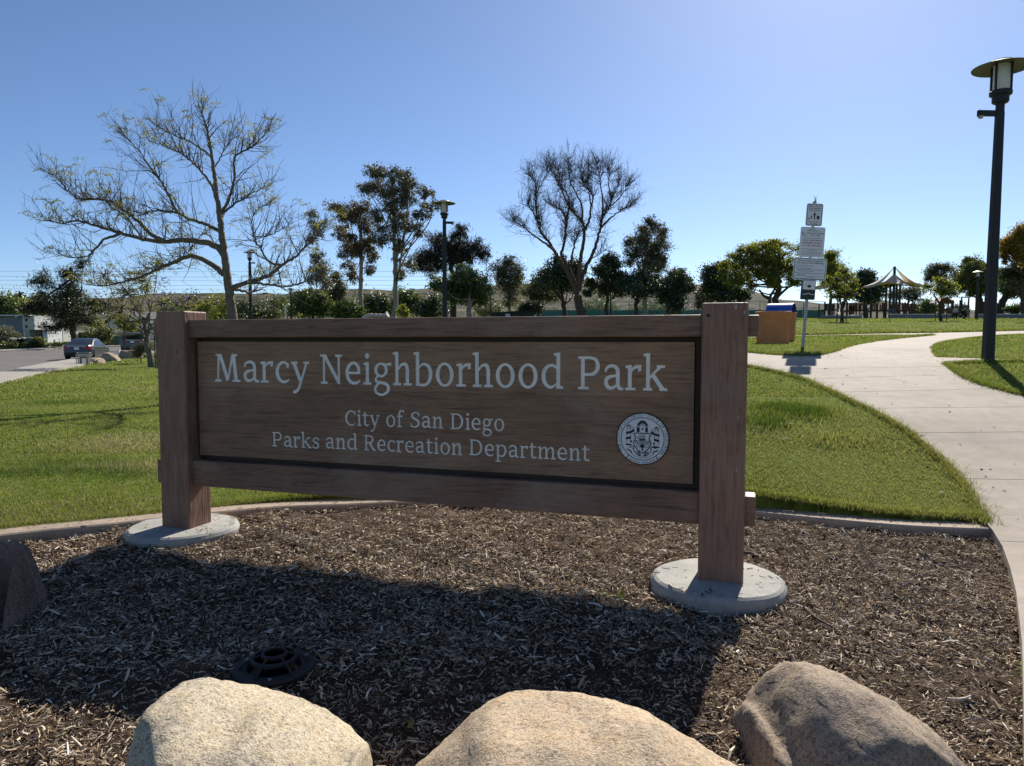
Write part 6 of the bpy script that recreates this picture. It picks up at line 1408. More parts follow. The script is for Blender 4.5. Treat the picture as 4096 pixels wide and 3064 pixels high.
tree('shade_tree', 'green tree right of the notice post before the first sail', 66, (1700, 1100), [(1680, 480, 90, 50), (1740, 570, 90, 70), (1820, 660, 80, 60), (1680, 640, 80, 70), (1900, 720, 60, 50), (1720, 720, 80, 60)], LEAF['lit'], M_BARKDARK, 6500, .19, trunk_r=.16, sub=10, **Z5)
def stake_tree(label, Y, base, clumps, n, seed, stakes):
    t = tree('young_tree', label, Y, base, clumps, LEAF['lit'], M_BARKDARK, n, .16, trunk_r=.10, trunk=[(base[0], base[1] - 110), (base[0] + 5, base[1] - 230)], sub=12, spread=.34, seed=seed, group='young staked trees', twig=.018, **Z6)
    for q, sx in enumerate(stakes):
        p = W(sx * .3599 + 3300, 1280, Y - .1); b = np.array(t.location); g = Geo(); g.tube([(p[0] - b[0], -.1, -.1), (p[0] - b[0], -.1, 1.5)], .03, 5); g.build('stake', M_STICK, t)
b0 = G(187 * .3599 + 3300, 940 * .3599 + 950)
stake_tree('young staked tree with thin crown before the left playground wall', float(b0[1]), (187, 940), [(120, 470, 110, 50), (230, 430, 90, 50), (80, 560, 110, 60), (200, 560, 120, 70), (300, 520, 80, 60), (150, 650, 110, 50), (260, 640, 90, 50), (190, 380, 70, 40)], 1000, 3, (132, 235))
b0 = G(1287 * .3599 + 3300, 930 * .3599 + 950)
stake_tree('young staked yellow green tree before the little play house', float(b0[1]), (1287, 930), [(1300, 520, 110, 50), (1400, 540, 90, 50), (1200, 600, 100, 50), (1330, 620, 120, 45), (1160, 540, 60, 40), (1440, 600, 60, 40), (1250, 480, 80, 40)], 1600, 4, (1223, 1350))
tree('shade_tree', 'dark leafy tree between the two shade sails', 92, (450, 900), [(420, 420, 90, 65), (500, 500, 70, 60), (400, 520, 100, 80), (500, 600, 110, 80), (380, 640, 120, 70), (280, 600, 90, 80), (540, 680, 80, 50)], LEAF['dark'], M_BARKDARK, 10000, .34, trunk_r=.3, sub=11, spread=.36, shell=.15, **Z6)
tree('sparse_tree', 'sparse open branched tree behind the main shade sail', 98, (940, 900), [(900, 610, 120, 60), (1000, 590, 90, 50), (820, 650, 80, 50), (960, 680, 90, 45), (740, 640, 60, 60)], LEAF['grey'], M_BARKDARK, 2600, .26, trunk_r=.16, trunk=[(930, 760), (935, 640)], sub=13, twig=.03, **Z6)
tree('sparse_tree', 'tall half bare tree left of the broad park tree', 94, (1280, 900), [(1290, 320, 110, 50), (1200, 380, 80, 50), (1380, 330, 90, 55), (1150, 460, 70, 50), (1300, 430, 110, 60), (1400, 420, 70, 60)], LEAF['grey'], M_BARKDARK, 3400, .24, trunk_r=.2, trunk=[(1300, 700), (1300, 500)], sub=15, twig=.035, **Z6)
tree('shade_tree', 'broad olive green park tree behind the swings and near lamp', 88, (1735, 880), [(1600, 300, 130, 60), (1700, 280, 110, 60), (1550, 400, 120, 70), (1700, 400, 150, 90), (1600, 500, 150, 80), (1750, 520, 130, 90), (1500, 520, 90, 70), (1680, 600, 150, 50)], LEAF['hedge'], M_BARKDARK, 14000, .28, trunk_r=.4, trunk=[(1735, 760), (1720, 640)], sub=11, spread=.36, **Z6)
tree('shade_tree', 'spreading olive park tree right of the near lamp post', 82, (1925, 870), [(2000, 480, 120, 80), (2110, 500, 110, 80), (1960, 580, 110, 60), (2080, 600, 140, 60), (2200, 560, 100, 90), (2300, 520, 120, 100), (2050, 400, 100, 60), (2180, 430, 90, 70)], LEAF['hedge'], M_BARKDARK, 13000, .27, trunk_r=.45, trunk=[(1935, 790), (1990, 680), (2040, 600)], sub=11, spread=.36, **Z6)
tree('pine_tree', 'dark pine crown under the orange tree at the right edge', 70, (2190, 900), [(2120, 330, 70, 60), (2170, 400, 80, 70), (2090, 400, 60, 60), (2220, 330, 60, 60)], LEAF['pine'], M_BARKDARK, 4500, .30, trunk_r=.2, sub=11, aspect=.2, **Z6)
tree('orange_tree', 'golden orange leaved tree cut by the right edge', 44, (2480, 900), [(2120, -60, 80, 70), (2060, 20, 60, 60), (2220, -100, 90, 80), (2200, 20, 90, 70), (2300, -60, 90, 90), (2060, 130, 80, 70), (2150, 80, 90, 80), (2130, 190, 80, 60), (2020, 200, 45, 40), (2230, 150, 90, 90), (2060, 40, 70, 50), (2320, 60, 120, 100), (2040, 270, 30, 25), (2350, 200, 120, 100), (1990, 130, 30, 40)], LEAF['orange'], M_BARKDARK, 12000, .15, trunk_r=.2, trunk=[(2460, 600), (2400, 300)], sub=12, spread=.34, **Z6)
for k, (cl, lf, Y, lb) in enumerate(((((1150, 740, 80, 50), (1190, 790, 80, 50), (1120, 810, 60, 40)), 'mid', 84, 'bushy shrub left of the little play house'), (((2050, 790, 90, 40), (2150, 780, 90, 50), (2100, 830, 120, 35), (1980, 820, 50, 35)), 'mid', 90, 'green shrubs behind the right playground wall'), (((1420, 820, 60, 50), (1500, 800, 60, 50)), 'grey', 92, 'pale scrub behind the swing seats'), (((1030, 800, 50, 50), (1080, 820, 50, 35)), 'grey', 96, 'pale scrub right of the play platform'))):
    x = np.mean([c[0] for c in cl]); tree('bush', lb, Y, (x, 900), list(cl), LEAF[lf], M_BARKDARK, 1800, .26, trunk_r=.08, sub=10, cat='bush', group='playground bushes', **Z6)
# left gardens
tree('hedge', 'clipped rectangular hedge behind the sedan', 82, (405, 1390), [(360, 1325, 30, 16), (395, 1322, 30, 14), (430, 1325, 30, 16), (460, 1330, 20, 18), (365, 1350, 30, 20), (400, 1350, 32, 22), (435, 1352, 32, 22), (462, 1358, 16, 18), (385, 1370, 40, 14), (430, 1372, 40, 14)], LEAF['hedge'], M_BARKDARK, 7500, .17, trunk_r=.08, sub=16, spread=.34, depth=1.2, cat='hedge', **PX)
for k, (cl, lf, Y, lb) in enumerate(((((15, 1330, 35, 22), (35, 1350, 30, 20), (10, 1365, 35, 20)), 'grey', 78, 'leafy pale shrub at the left picture edge'), (((40, 1385, 50, 14), (80, 1388, 45, 12), (10, 1382, 40, 14)), 'mid', 74, 'low spreading ground shrub along the far kerb'), (((130, 1380, 28, 18), (145, 1388, 25, 12), (110, 1390, 30, 10)), 'mid', 74, 'bright green low shrub right of the palm like plant'), (((150, 1362, 18, 12), (160, 1372, 12, 10)), 'lit', 77, 'yellow green grass like shrub before the garage'), (((210, 1385, 40, 10), (260, 1385, 40, 12), (180, 1388, 30, 8)), 'dark', 78, 'dark low shrubs in the shade of the conifer'), (((330, 1352, 22, 16),), 'mid', 81, 'small green shrub at the left end of the hedge'),
     (((380, 1296, 30, 16), (360, 1285, 20, 14)), 'lit', 92, 'yellow flowering shrub above the hedge'), (((495, 1280, 25, 18), (480, 1300, 22, 16), (520, 1302, 30, 16)), 'lit', 60, 'drooping green young tree before the white house'), (((525, 1336, 30, 10), (505, 1345, 20, 12)), 'hedge', 86, 'rounded clipped bush behind the green cabinet'))):
    x = np.mean([c[0] for c in cl]); tree('shrub', lb, Y, (x, 1395), list(cl), LEAF[lf], M_BARKDARK, 1500, .22, trunk_r=.06, sub=11, cat='shrub', group='garden shrubs across the street', **PX)
# cycad
p = W(85, 1365, 76); cy = thing('cycad', 'dark palm like cycad in front of the grey house', 'cycad', (p[0], p[1], gz(p[0], p[1])), 0)
g = Geo(); g.lathe([(.22, -.1), (.25, .4), (.15, .55)], k=8); g.build('stem', M_BARKDARK, cy)
for k in range(22):
    a = k * 2.4; el = .5 + .9 * rs.random(); L_ = 1.3; P = np.array([(math.cos(a) * L_ * t * math.cos(el * (1 - .75 * t)), math.sin(a) * L_ * t * math.cos(el * (1 - .75 * t)), .5 + L_ * t * math.sin(el) * (1 - .62 * t)) for t in np.linspace(0, 1, 7)])
    d = np.gradient(P, axis=0); s = np.cross(d, (0, 0, 1)); s /= np.linalg.norm(s, axis=1)[:, None] + 1e-9; w = np.array([.05, .18, .22, .22, .18, .12, .02])[:, None]
    g = Geo(); v = np.vstack([P - s * w + (0, 0, -.06), P, P + s * w + (0, 0, -.06)]); g.add(v, f4=[(r * 7 + q, r * 7 + q + 1, (r + 1) * 7 + q + 1, (r + 1) * 7 + q) for r in range(2) for q in range(6)]); g.build('frond', LEAF['dark'], cy)
tree('ornamental_grass', 'feathery grey grass clump by the leaning trunk', 42, (560, 1450), [(560, 1410, 26, 14), (585, 1395, 22, 16), (545, 1425, 26, 10)], LEAF['grey'], M_STICK, 1300, .40, trunk_r=.03, sub=8, aspect=.04, up=1.8, cat='grass clump', **PX)

# ------------------------------------------------------------------ the two bare trees: limbs traced, twigs grown
def bare_tree(name, label, Y, sc, off, limbs, bark, rs, shoots, sub, L0, leaf=None, nleaf=0, lsize=.12, rtip=.008, upb=.75, group=None, base=None, frond=False, keep=.3, fs=1.0, tmat=None, trim=.93):
    T = lambda p, dy: W(p[0] * sc + off[0], p[1] * sc + off[1], Y + dy)
    P0 = T(limbs[0][0][0], 0); b = np.array([P0[0], P0[1], gz(P0[0], P0[1])])
    t = thing(name, label, 'tree', tuple(b), 0, group)
    gb = Geo(); gt = Geo(); tips = []
    for k, (pts, r0, r1, d0, d1) in enumerate(limbs):
        r0, r1, d0, d1 = r0 * fs, r1 * fs, d0 * fs, d1 * fs; m = len(pts); dy = d0 + (d1 - d0) * np.linspace(0, 1, m) ** 1.2
        P = np.array([T(p, q) for p, q in zip(pts, dy)])
        if k == 0: P = np.vstack([[b[0], b[1], b[2] - .3], P])
        Q = catmull(P, 7); Q = Q[:int(len(Q) * trim)]; Q[2:-1] += rs.normal(0, .012 * Y / 24, Q[2:-1].shape)
        rr = np.linspace(0, 1, len(Q)); rad = r0 + (r1 - r0) * rr ** .8
        if k == 0: rad[:4] *= np.array([1.35, 1.2, 1.08, 1.03])
        gb.tube(Q - b, rad, 8 if r0 > .06 else 6)
        Tn = np.gradient(Q, axis=0); Tn /= np.linalg.norm(Tn, axis=1)[:, None]
        seg = np.linalg.norm(np.diff(Q, axis=0), axis=1); cum = np.concatenate([[0], np.cumsum(seg)])
        ns = int(shoots * cum[-1] * (1 if k else .25)); s0 = keep if k else .75
        for q in range(ns):
            u = s0 + (1 - s0) * rs.random() ** .8; i = min(len(Q) - 1, int(u * len(Q))); p = Q[i]
            d = Tn[i] * .55 + np.array([0, 0, upb]) * (.2 + .8 * rs.random()) + rs.normal(0, .6, 3); d /= np.linalg.norm(d)
            L_ = L0 * (.3 + .9 * rs.random() ** 1.5) * (1.25 - .75 * u); n_ = 5
            C = [p]; dd = d.copy()
            for _ in range(n_): dd = dd + rs.normal(0, .16, 3) + np.array([0, 0, .10 * upb]); dd /= np.linalg.norm(dd); C.append(C[-1] + dd * L_ / n_)
            C = np.array(C); r = min(rad[i] * .55, rtip * 2.6)
            gt.tube(C - b, np.linspace(r, rtip * .7, n_ + 1), 4, cap=False); tips.append(C[-1])
            for w_ in range(sub):
                j = 1 + rs.integers(n_); p2 = C[j]; d2 = (C[j] - C[j - 1]); d2 = d2 / np.linalg.norm(d2) + rs.normal(0, .55, 3) + np.array([0, 0, .25 * upb]); d2 /= np.linalg.norm(d2); L2 = L_ * (.25 + .45 * rs.random())
                m1 = p2 + d2 * L2 * .5 + rs.normal(0, .06 * L2, 3); e = p2 + d2 * L2 + np.array([0, 0, .12 * L2 * upb]); gt.tube(np.array([p2, m1, e]) - b, [rtip, rtip * .75, rtip * .45], 3, cap=False); tips.append(e)
    gb.build('trunk', bark, t, smooth=True); gt.build('twigs', tmat or M_TWIG, t)
    if nleaf:
        tp = np.array(tips); sel = tp[rs.integers(len(tp), size=nleaf)]; C = []
        if frond:
            for p in sel:
                a = rs.random() * 6.28; d = np.array([math.cos(a), math.sin(a), .1 + .6 * rs.random()]); s = np.array([-math.sin(a), math.cos(a), .5 * rs.normal()]); L_ = .18 + .14 * rs.random()
                for u in np.linspace(.15, 1, 8):
                    q = p + d * L_ * u - np.array([0, 0, .65 * L_ * u * u])
                    for w_ in (-1, 1):
                        for z in (.35, .7, 1.0): C.append(q + s * w_ * .075 * (1.1 - u * .6) * z)
            C = np.array(C)
        else: C = sel + rs.normal(0, lsize * .8, sel.shape)
        v, f = leafquads(C - b, lsize, rs, .4, .3); g = Geo(); g.add(v, f4=f); g.build('leaves', leaf, t)
    return t
LB = [
 ([(1475, 1655), (1460, 1480), (1440, 1330), (1420, 1180), (1400, 1020), (1388, 920), (1370, 780), (1350, 620), (1330, 480), (1308, 350), (1275, 245), (1290, 150), (1335, 50)], .205, .010, 0, -.6),
 ([(1420, 1140), (1380, 1090), (1290, 1055), (1150, 1040), (1040, 1050), (900, 1035), (760, 995), (620, 955), (480, 920), (380, 935), (200, 905), (60, 870)], .13, .010, 0, -2.2),
 ([(1040, 1050), (950, 1000), (880, 930), (790, 860), (700, 800), (580, 780), (500, 785), (420, 720), (350, 640), (250, 590), (120, 520)], .080, .009, -.9, .8),
 ([(760, 1000), (650, 1040), (590, 1110), (520, 1150), (400, 1140), (280, 1120)], .05, .008, -1.4, -2.6),
 ([(1410, 1255), (1330, 1190), (1200, 1140), (1100, 1180), (1000, 1220), (900, 1270), (760, 1310), (640, 1330), (500, 1310), (430, 1290)], .105, .010, 0, 2.2),
 ([(1390, 985), (1300, 940), (1200, 910), (1120, 870), (1000, 855), (870, 865), (760, 820), (680, 750)], .075, .009, 0, -1.6),
 ([(1120, 870), (1060, 760), (1010, 660), (950, 590), (880, 480), (800, 400), (740, 330)], .05, .008, -.8, -2.0),
 ([(1370, 800), (1330, 690), (1260, 600), (1190, 530), (1130, 490), (1040, 450), (960, 420), (880, 400)], .055, .008, -.1, 1.5),
 ([(1335, 520), (1250, 450), (1150, 400), (1060, 360), (980, 310), (870, 215)], .038, .007, -.3, -1.2),
 ([(1450, 1345), (1560, 1310), (1680, 1270), (1780, 1200), (1880, 1130), (1960, 1050), (2040, 960), (2100, 880)], .095, .010, 0, -1.4),
 ([(1560, 1310), (1700, 1320), (1800, 1335), (1900, 1310), (2000, 1270), (2090, 1180)], .055, .009, -.4, 1.4),
 ([(1780, 1200), (1700, 1180), (1640, 1090), (1600, 1020), (1590, 900), (1650, 830), (1740, 820)], .05, .008, -.8, .4),
 ([(1470, 1350), (1540, 1365), (1600, 1365), (1640, 1310)], .06, .02, 0, .8),
 ([(1395, 900), (1440, 840), (1520, 790), (1600, 740), (1700, 690), (1770, 640)], .055, .008, 0, 1.4),
 ([(1398, 880), (1450, 760), (1480, 640), (1480, 520), (1560, 470), (1640, 410), (1690, 340), (1715, 260)], .06, .008, 0, -1.2),
 ([(1350, 590), (1400, 500), (1450, 420), (1500, 370)], .03, .008, -.2, 1.0),
 ([(1420, 1180), (1300, 1000), (1220, 1080), (1150, 1160)], .03, .01, 0, 1.0),
 ([(900, 1035), (800, 900), (700, 830), (600, 700)], .035, .008, -1.2, -2.4),
 ([(1600, 1020), (1700, 1010), (1800, 960), (1900, 900)], .03, .008, -.6, 1.2),
]
bare_tree('bare_tree', 'big spreading nearly leafless tree behind the left of the sign', 17.5, .6344, (0, 300), LB, M_BARKPALE, np.random.default_rng(11), 19, 4, .92, LEAF['jac'], 420, .036, .0042, .8, frond=True, keep=.2, fs=.72, trim=.905)
LW = [
 ([(945, 1480), (930, 1400), (915, 1330), (905, 1260)], .37, .34, 0, 0),
 ([(905, 1290), (850, 1150), (790, 1040), (740, 960), (700, 890), (650, 810), (590, 740), (565, 660), (545, 560), (540, 430), (530, 300), (480, 230), (430, 200)], .20, .02, 0, -1.5),
 ([(700, 890), (600, 810), (510, 750), (430, 680), (360, 640), (310, 610)], .10, .018, -.8, 1.2),
 ([(905, 1270), (850, 1100), (790, 970), (765, 910), (790, 830), (800, 720), (805, 620), (750, 520), (660, 480), (590, 420)], .19, .02, 0, 1.5),
 ([(805, 620), (830, 510), (820, 400), (740, 300), (680, 180), (640, 80)], .09, .016, 1.0, 2.5),
 ([(915, 1250), (920, 1100), (930, 980), (955, 850), (965, 720), (950, 640), (880, 560), (830, 500), (780, 380), (740, 200), (730, 90)], .21, .016, 0, -2.0),
 ([(965, 720), (1010, 620), (1030, 500), (1040, 400), (960, 310), (940, 200), (930, 70)], .11, .016, -.8, 1.0),
 ([(950, 640), (945, 500), (905, 400), (850, 300), (830, 180), (810, 60)], .09, .016, -.9, -2.2),
 ([(920, 1240), (950, 1120), (990, 1020), (1040, 920), (1080, 800), (1110, 690), (1130, 590), (1190, 500), (1210, 420), (1270, 300), (1300, 190)], .20, .018, 0, 1.8),
 ([(1110, 690), (1200, 600), (1280, 540), (1360, 500), (1440, 470)], .09, .016, .8, -1.5),
 ([(1130, 590), (1130, 450), (1110, 300), (1090, 180), (1080, 90)], .09, .016, 1.0, 3.0),
 ([(1190, 500), (1270, 430), (1340, 330), (1380, 240)], .07, .016, 1.2, 0),
 ([(850, 1000), (870, 880), (900, 780), (930, 700)], .10, .03, .3, 1.8), ([(1010, 980), (1080, 930), (1170, 880)], .05, .014, .2, 1.2),
 ([(565, 660), (520, 560), (470, 500), (400, 470)], .06, .016, -1, -2), ([(530, 400), (600, 280), (640, 200), (620, 110)], .06, .016, -1.3, .5), ([(1030, 500), (1010, 380), (1000, 250), (1010, 110)], .07, .016, 0, 2.2), ([(1210, 420), (1180, 300), (1190, 200), (1180, 130)], .06, .016, 1.5, 2.8),
]
bare_tree('bare_willow_tree', 'tall vase shaped tree with fine bare twigs and thick trunk', 56, .4521, (1900, 600), LW, M_BARKRED, np.random.default_rng(21), 11, 8, 2.1, LEAF['twig'], 12000, .07, .0085, .75, keep=.42, tmat=M_TWIGDARK)

# ------------------------------------------------------------------ tennis court fence
p0, p1 = W(2080, 1280, 120), W(3300, 1280, 120); zf = W(2600, 1282, 120)[2]; ztop = W(2600, 1207, 120)[2]; zscr = W(2600, 1239, 120)[2]
tf = thing('tennis_fence', 'chain link tennis court fence with green windscreen behind the trees', 'fence', (p0[0], 120, zf))
LW_ = p1[0] - p0[0]
nP = 15
for k in range(nP): g = Geo(); g.tube([(LW_ * k / (nP - 1), 0, -1.0), (LW_ * k / (nP - 1), 0, ztop - zf)], .05, 6); g.build('fence_post', M_GREENMET, tf)
for z, r in ((ztop - zf, .045), (zscr - zf + .3, .02)): g = Geo(); g.tube([(0, 0, z), (LW_, 0, z)], r, 5); g.build('fence_rail', M_GALV, tf)
for k in range(nP - 1):
    a, b = LW_ * k / (nP - 1), LW_ * (k + 1) / (nP - 1); g = Geo(); n = 8; V = []
    for q in range(n + 1):
        x = a + .06 + (b - a - .12) * q / n
        for z in (-.6, (zscr - zf) * .5, zscr - zf - .06 * math.sin(math.pi * q / n)): V.append((x, .06 + .03 * math.sin(q * 2.3 + k + z), z))
    g.add(V, f4=[(q * 3 + r, (q + 1) * 3 + r, (q + 1) * 3 + r + 1, q * 3 + r + 1) for q in range(n) for r in range(2)]); g.build('windscreen', M_SCREEN, tf)
g = Geo()
for k in range(0, 260): 
    x = LW_ * k / 260; g.bar((x, 0, zscr - zf), (x + 1.6, 0, ztop - zf), .008); g.bar((x + 1.6, 0, zscr - zf), (x, 0, ztop - zf), .008)
tag(g.build('chain_link', M_GALV, tf), kind='stuff')
# low green shed with notice
Ys = 70; ks = Ys / F
p = W(2055, 1268, Ys); sh = thing('low_shed', 'low dark green shed with sloping top just above the rail', 'shed', (p[0], Ys, gz(p[0], Ys)))
zs = lambda y: W(2055, y, Ys)[2] - sh.location[2]
x0, x1 = (1966 - 2055) * ks, (2138 - 2055) * ks
g = Geo(); g.prism([(x0, -.2), (x1, -.2), (x1, zs(1243)), (x0, zs(1252))], 1.2, 'y', 0); g.build('wall', M_SHED, sh, recalc=True)
g = Geo(); g.prism([(x0 - .1, zs(1252)), (x1 + .2, zs(1242)), (x1 + .2, zs(1240)), (x0 - .1, zs(1250))], 1.5, 'y', -.15); g.build('roof', M_SHED, sh, recalc=True)
g = Geo(); g.box(((2031 - 2055) * ks, -.02, zs(1261)), (18 * ks, .03, 12 * ks)); g.build('notice_paper', M_WHITE, sh)
p = W(1139, 1222, 55); gp = Geo(); gp.box((0, 0, (p[2] - gz(p[0], p[1])) / 2 - .05), (.09, .09, p[2] - gz(p[0], p[1]) + .1)); o = gp.build('bollard_post', M_GALV); o.location = (p[0], p[1], gz(p[0], p[1])); tag(o, 'plain grey square post left of the thin lamp', 'post')

# ------------------------------------------------------------------ playground
Yp = 66; kp = Yp / F
def pz(y, Y=Yp): return W(3500, y, Y)[2]
def px_(x, Y=Yp): return (x - CX) / F * Y
gzp = gz(px_(3560), Yp)
def wall_(label, x0, x1, ytop, Y, y0=None):
    a, b = px_(x0, Y), px_(x1, Y); z0 = min(gz(a, Y), gz(b, Y)) - .15; t = thing('seat_wall', label, 'low wall', ((a + b) / 2, Y, z0), 0, 'low playground walls')
    h = W(x0, ytop, Y)[2] - z0; g = Geo(); w = b - a; r = .18
    g.prism([(-w / 2, 0), (w / 2, 0), (w / 2, .45), (-w / 2, .45)], h - .06, 'z', 0); g.build('wall_body', M_GREYCON, t, recalc=True)
    o = bevel_box('coping', (-w / 2 - .02, -.02, h - .06), (w / 2 + .02, .47, h), M_PALEWALL, t, .015); return t
wall_('left low grey playground wall behind the first young tree', 3291, 3444, 1262, 63)
wall_('middle low grey wall in front of the play platform', 3563, 3797, 1256, 64)
wall_('right low grey wall behind the near lamp post', 3913, 4300, 1256, 65)
# shade sails
def sail(label, peak, ymast, corners, yl, posts, Y, R_, rot):
    x = px_(peak[0], Y); z0 = gz(x, Y); t = thing('shade_sail', label, 'shade sail', (x, Y, z0), rot, 'playground shade sails')
    zp = W(peak[0], peak[1], Y)[2] - z0; zl = W(peak[0], yl, Y)[2] - z0; zi = W(peak[0], ymast, Y)[2] - z0
    g = Geo(); g.tube([(0, 0, -.2), (0, 0, zp)], .12, 10); g.build('mast', M_GREENMET, t)
    ang = [0, 90, 180, 270]; cor = [np.array([R_ * math.cos(R(a)), R_ * math.sin(R(a)), zl]) for a in ang]
    for k in range(4):
        a, b = cor[k], cor[(k + 1) % 4]; n = 8; V = []; ap = np.array([0, 0, zi])
        for i in range(n + 1):
            for j in range(n + 1):
                u, v = i / n, j / n; e = a * (1 - v) + b * v; e = e * (1 - .22 * math.sin(math.pi * v)) + np.array([0, 0, zl * .22 * math.sin(math.pi * v) + .35 * math.sin(math.pi * v)])
                q = ap * (1 - u) + e * u; q = q - np.array([0, 0, .45 * math.sin(math.pi * u)]) ; V.append(q)
        g = Geo(); m = n + 1; g.add(V, f4=[(i * m + j, (i + 1) * m + j, (i + 1) * m + j + 1, i * m + j + 1) for i in range(n) for j in range(n)]); o = g.build('sail_panel', M_CREAM, t, smooth=True)
        o.modifiers.new('cloth', 'SOLIDIFY').thickness = .012
    for k in (0, 2):       # upper wings
        a = cor[k]; s = np.array([-math.sin(R(ang[k])), math.cos(R(ang[k])), 0]); V = []; n = 10
        for i in range(n + 1):
            u = i / n; c = np.array([0, 0, zp]) * (1 - u) + a * u; c = c - np.array([0, 0, .35 * math.sin(math.pi * u)]); w = 1.0 * math.sin(math.pi * u ** 1.2) ** 1.0
            V += [c - s * w - np.array([0, 0, .35 * w]), c, c + s * w - np.array([0, 0, .35 * w])]
        g = Geo(); g.add(V, f4=[(i * 3 + j, (i + 1) * 3 + j, (i + 1) * 3 + j + 1, i * 3 + j + 1) for i in range(n) for j in range(2)]); o = g.build('sail_wing', M_CREAM, t, smooth=True); o.modifiers.new('cloth', 'SOLIDIFY').thickness = .012
    for k in range(4): g = Geo(); g.tube([(0, 0, zi - 1.1), cor[k]], .05, 6); g.build('strut', M_GREENMET, t)
    return t
sail('main cream shade sail with tall mast over the play platform', (3567, 1066), 1094, None, 1146, None, 70, 2.9, R(-14))
sail('second cream shade sail half hidden by the young tree', (3315, 1092), 1108, None, 1152, None, 76, 2.6, R(20))
for x, lb in ((3536, 'leftmost'), (3552, 'second from left'), (3578, 'third from left'), (3591, 'rightmost')):
    g = Geo(); X = px_(x, 71); zt = W(x, 1138, 71)[2]; z0 = gz(X, 71); g.tube([(0, 0, -.2), (0, 0, zt - z0)], .10, 8); o = g.build('sail_post', M_GREENMET); o.location = (X, 71, z0)
    tag(o, lb + ' green post under the main shade sail', 'post', 'posts under the main sail')
# play structures
def play(label, x0, x1, ydeck, boards, posts, Y=66, slides=(), ybase=1277):
    X0 = px_(x0, Y); xm = px_((x0 + x1) / 2, Y); z0 = gz(xm, Y); t = thing('play_structure', label, 'play structure', (xm, Y, z0), 0, 'play structures')
    zz_ = lambda y: W(x0, y, Y)[2] - z0
    g = Geo(); g.box((0, .8, zz_(ydeck)), (px_(x1, Y) - X0, 1.6, .10)); g.build('deck', M_PLAYWOOD, t)
    for x, y in posts:
        g = Geo(); g.tube([(px_(x, Y) - xm, .05, -.1), (px_(x, Y) - xm, .05, zz_(y))], .06, 8); g.build('post', M_GREENMET, t)
        g = Geo(); g.tube([(px_(x, Y) - xm + .1, 1.55, -.1), (px_(x, Y) - xm + .1, 1.55, zz_(y + 3))], .06, 8); g.build('post', M_GREENMET, t)
    for x, w, yt, yb, mat in boards:
        g = Geo(); g.box((px_(x, Y) - xm, -.03, (zz_(yt) + zz_(yb)) / 2), (w * Y / F, .05, zz_(yt) - zz_(yb))); add_bevel(g.build('board', mat, t), .012)
    for x, w in slides:
        a = px_(x, Y) - xm; P = [(0, .0, zz_(ydeck)), (-.05, -.4, zz_(ydeck) - .1), (-.35, -1.2, zz_(ydeck) * .45), (-.6, -1.9, .22), (-.75, -2.4, .16)]; Q = catmull(np.array(P) + (a, 0, 0), 5); n = len(Q); hw = w * Y / F / 2
        V = []
        for q in Q: V += [q + (-hw, 0, .16), q + (-hw * .85, 0, 0), q + (hw * .85, 0, 0), q + (hw, 0, .16)]
        g = Geo(); g.add(V, f4=[(i * 4 + j, i * 4 + j + 1, (i + 1) * 4 + j + 1, (i + 1) * 4 + j) for i in range(n - 1) for j in range(3)]); o = g.build('slide', M_PLAYGREY, t, smooth=True); o.modifiers.new('shell', 'SOLIDIFY').thickness = .03
    g = Geo()
    for q in range(5): g.box((px_(x0 + 10, Y) - xm - .25 * q, .8, zz_(ydeck) * (1 - q / 5.5)), (.26, 1.0, .05))
    g.build('steps', M_GREENMET, t); return t
bd = [(x, 6.5, 1214 + rs.integers(-3, 4), 1241, M_PLAYWOOD) for x in np.arange(3482, 3652, 8)] ; bd = [b for i, b in enumerate(bd) if i not in (3, 8, 9, 14, 18)]
play('main brown and green play platform with two grey slides', 3478, 3656, 1242, bd, [(x, 1212) for x in (3480, 3505, 3530, 3590, 3615, 3640)] + [(3645, 1202), (3652, 1207)], 67, ((3542, 11), (3563, 11)))
bd = [(x, 6, 1212, 1240, M_PLAYWOOD) for x in (3392, 3399, 3406, 3413, 3421, 3429, 3437, 3446, 3455)] + [(x, 7, 1224, 1258, M_PLAYWOOD) for x in (3392, 3400, 3408)]
play('middle board clad play platform left of the slides', 3385, 3462, 1242, bd, [(3385, 1208), (3420, 1212), (3460, 1210)], 70)
bd = [(x, 8, 1214, 1240, M_SHED) for x in (3300, 3309, 3318, 3327)] + [(3312, 9, 1246, 1264, M_YELLOW)]
play('small dark play platform with yellow panel at the left', 3294, 3350, 1239, bd, [(3294, 1208), (3332, 1212), (3349, 1212)], 69, ((3342, 8),))
# play house
Yk = 68; kk = Yk / F; X = px_(3773, Yk); z0 = gz(X, Yk); ph = thing('play_house', 'little wooden play house with pitched roof and arched openings', 'play house', (X, Yk, z0))
kz = lambda y: W(3773, y, Yk)[2] - z0; kx_ = lambda x: (x - 3773) * kk
for x in (3748, 3762, 3786, 3798): 
    g = Geo(); g.tube([(kx_(x), 0, -.1), (kx_(x), 0, kz(1212))], .06, 6); g.build('post', M_PLAYWOOD, ph); g = Geo(); g.tube([(kx_(x), 1.2, -.1), (kx_(x), 1.2, kz(1212))], .06, 6); g.build('post', M_PLAYWOOD, ph)
for a, b in (((3741, 1213), (3774, 1189)), ((3774, 1189), (3806, 1212))):
    g = Geo(); g.prism([(kx_(a[0]), kz(a[1])), (kx_(b[0]), kz(b[1])), (kx_(b[0]), kz(b[1] - 3)), (kx_(a[0]), kz(a[1] - 3))], 1.5, 'y', -.15); g.build('roof', M_PLAYWOOD, ph, recalc=True)
for y, h in ((1213, 5), (1240, 12)): g = Geo(); g.box((0, 0, kz(y)), (52 * kk, .05, h * kk)); g.build('panel', M_PLAYWOOD, ph)
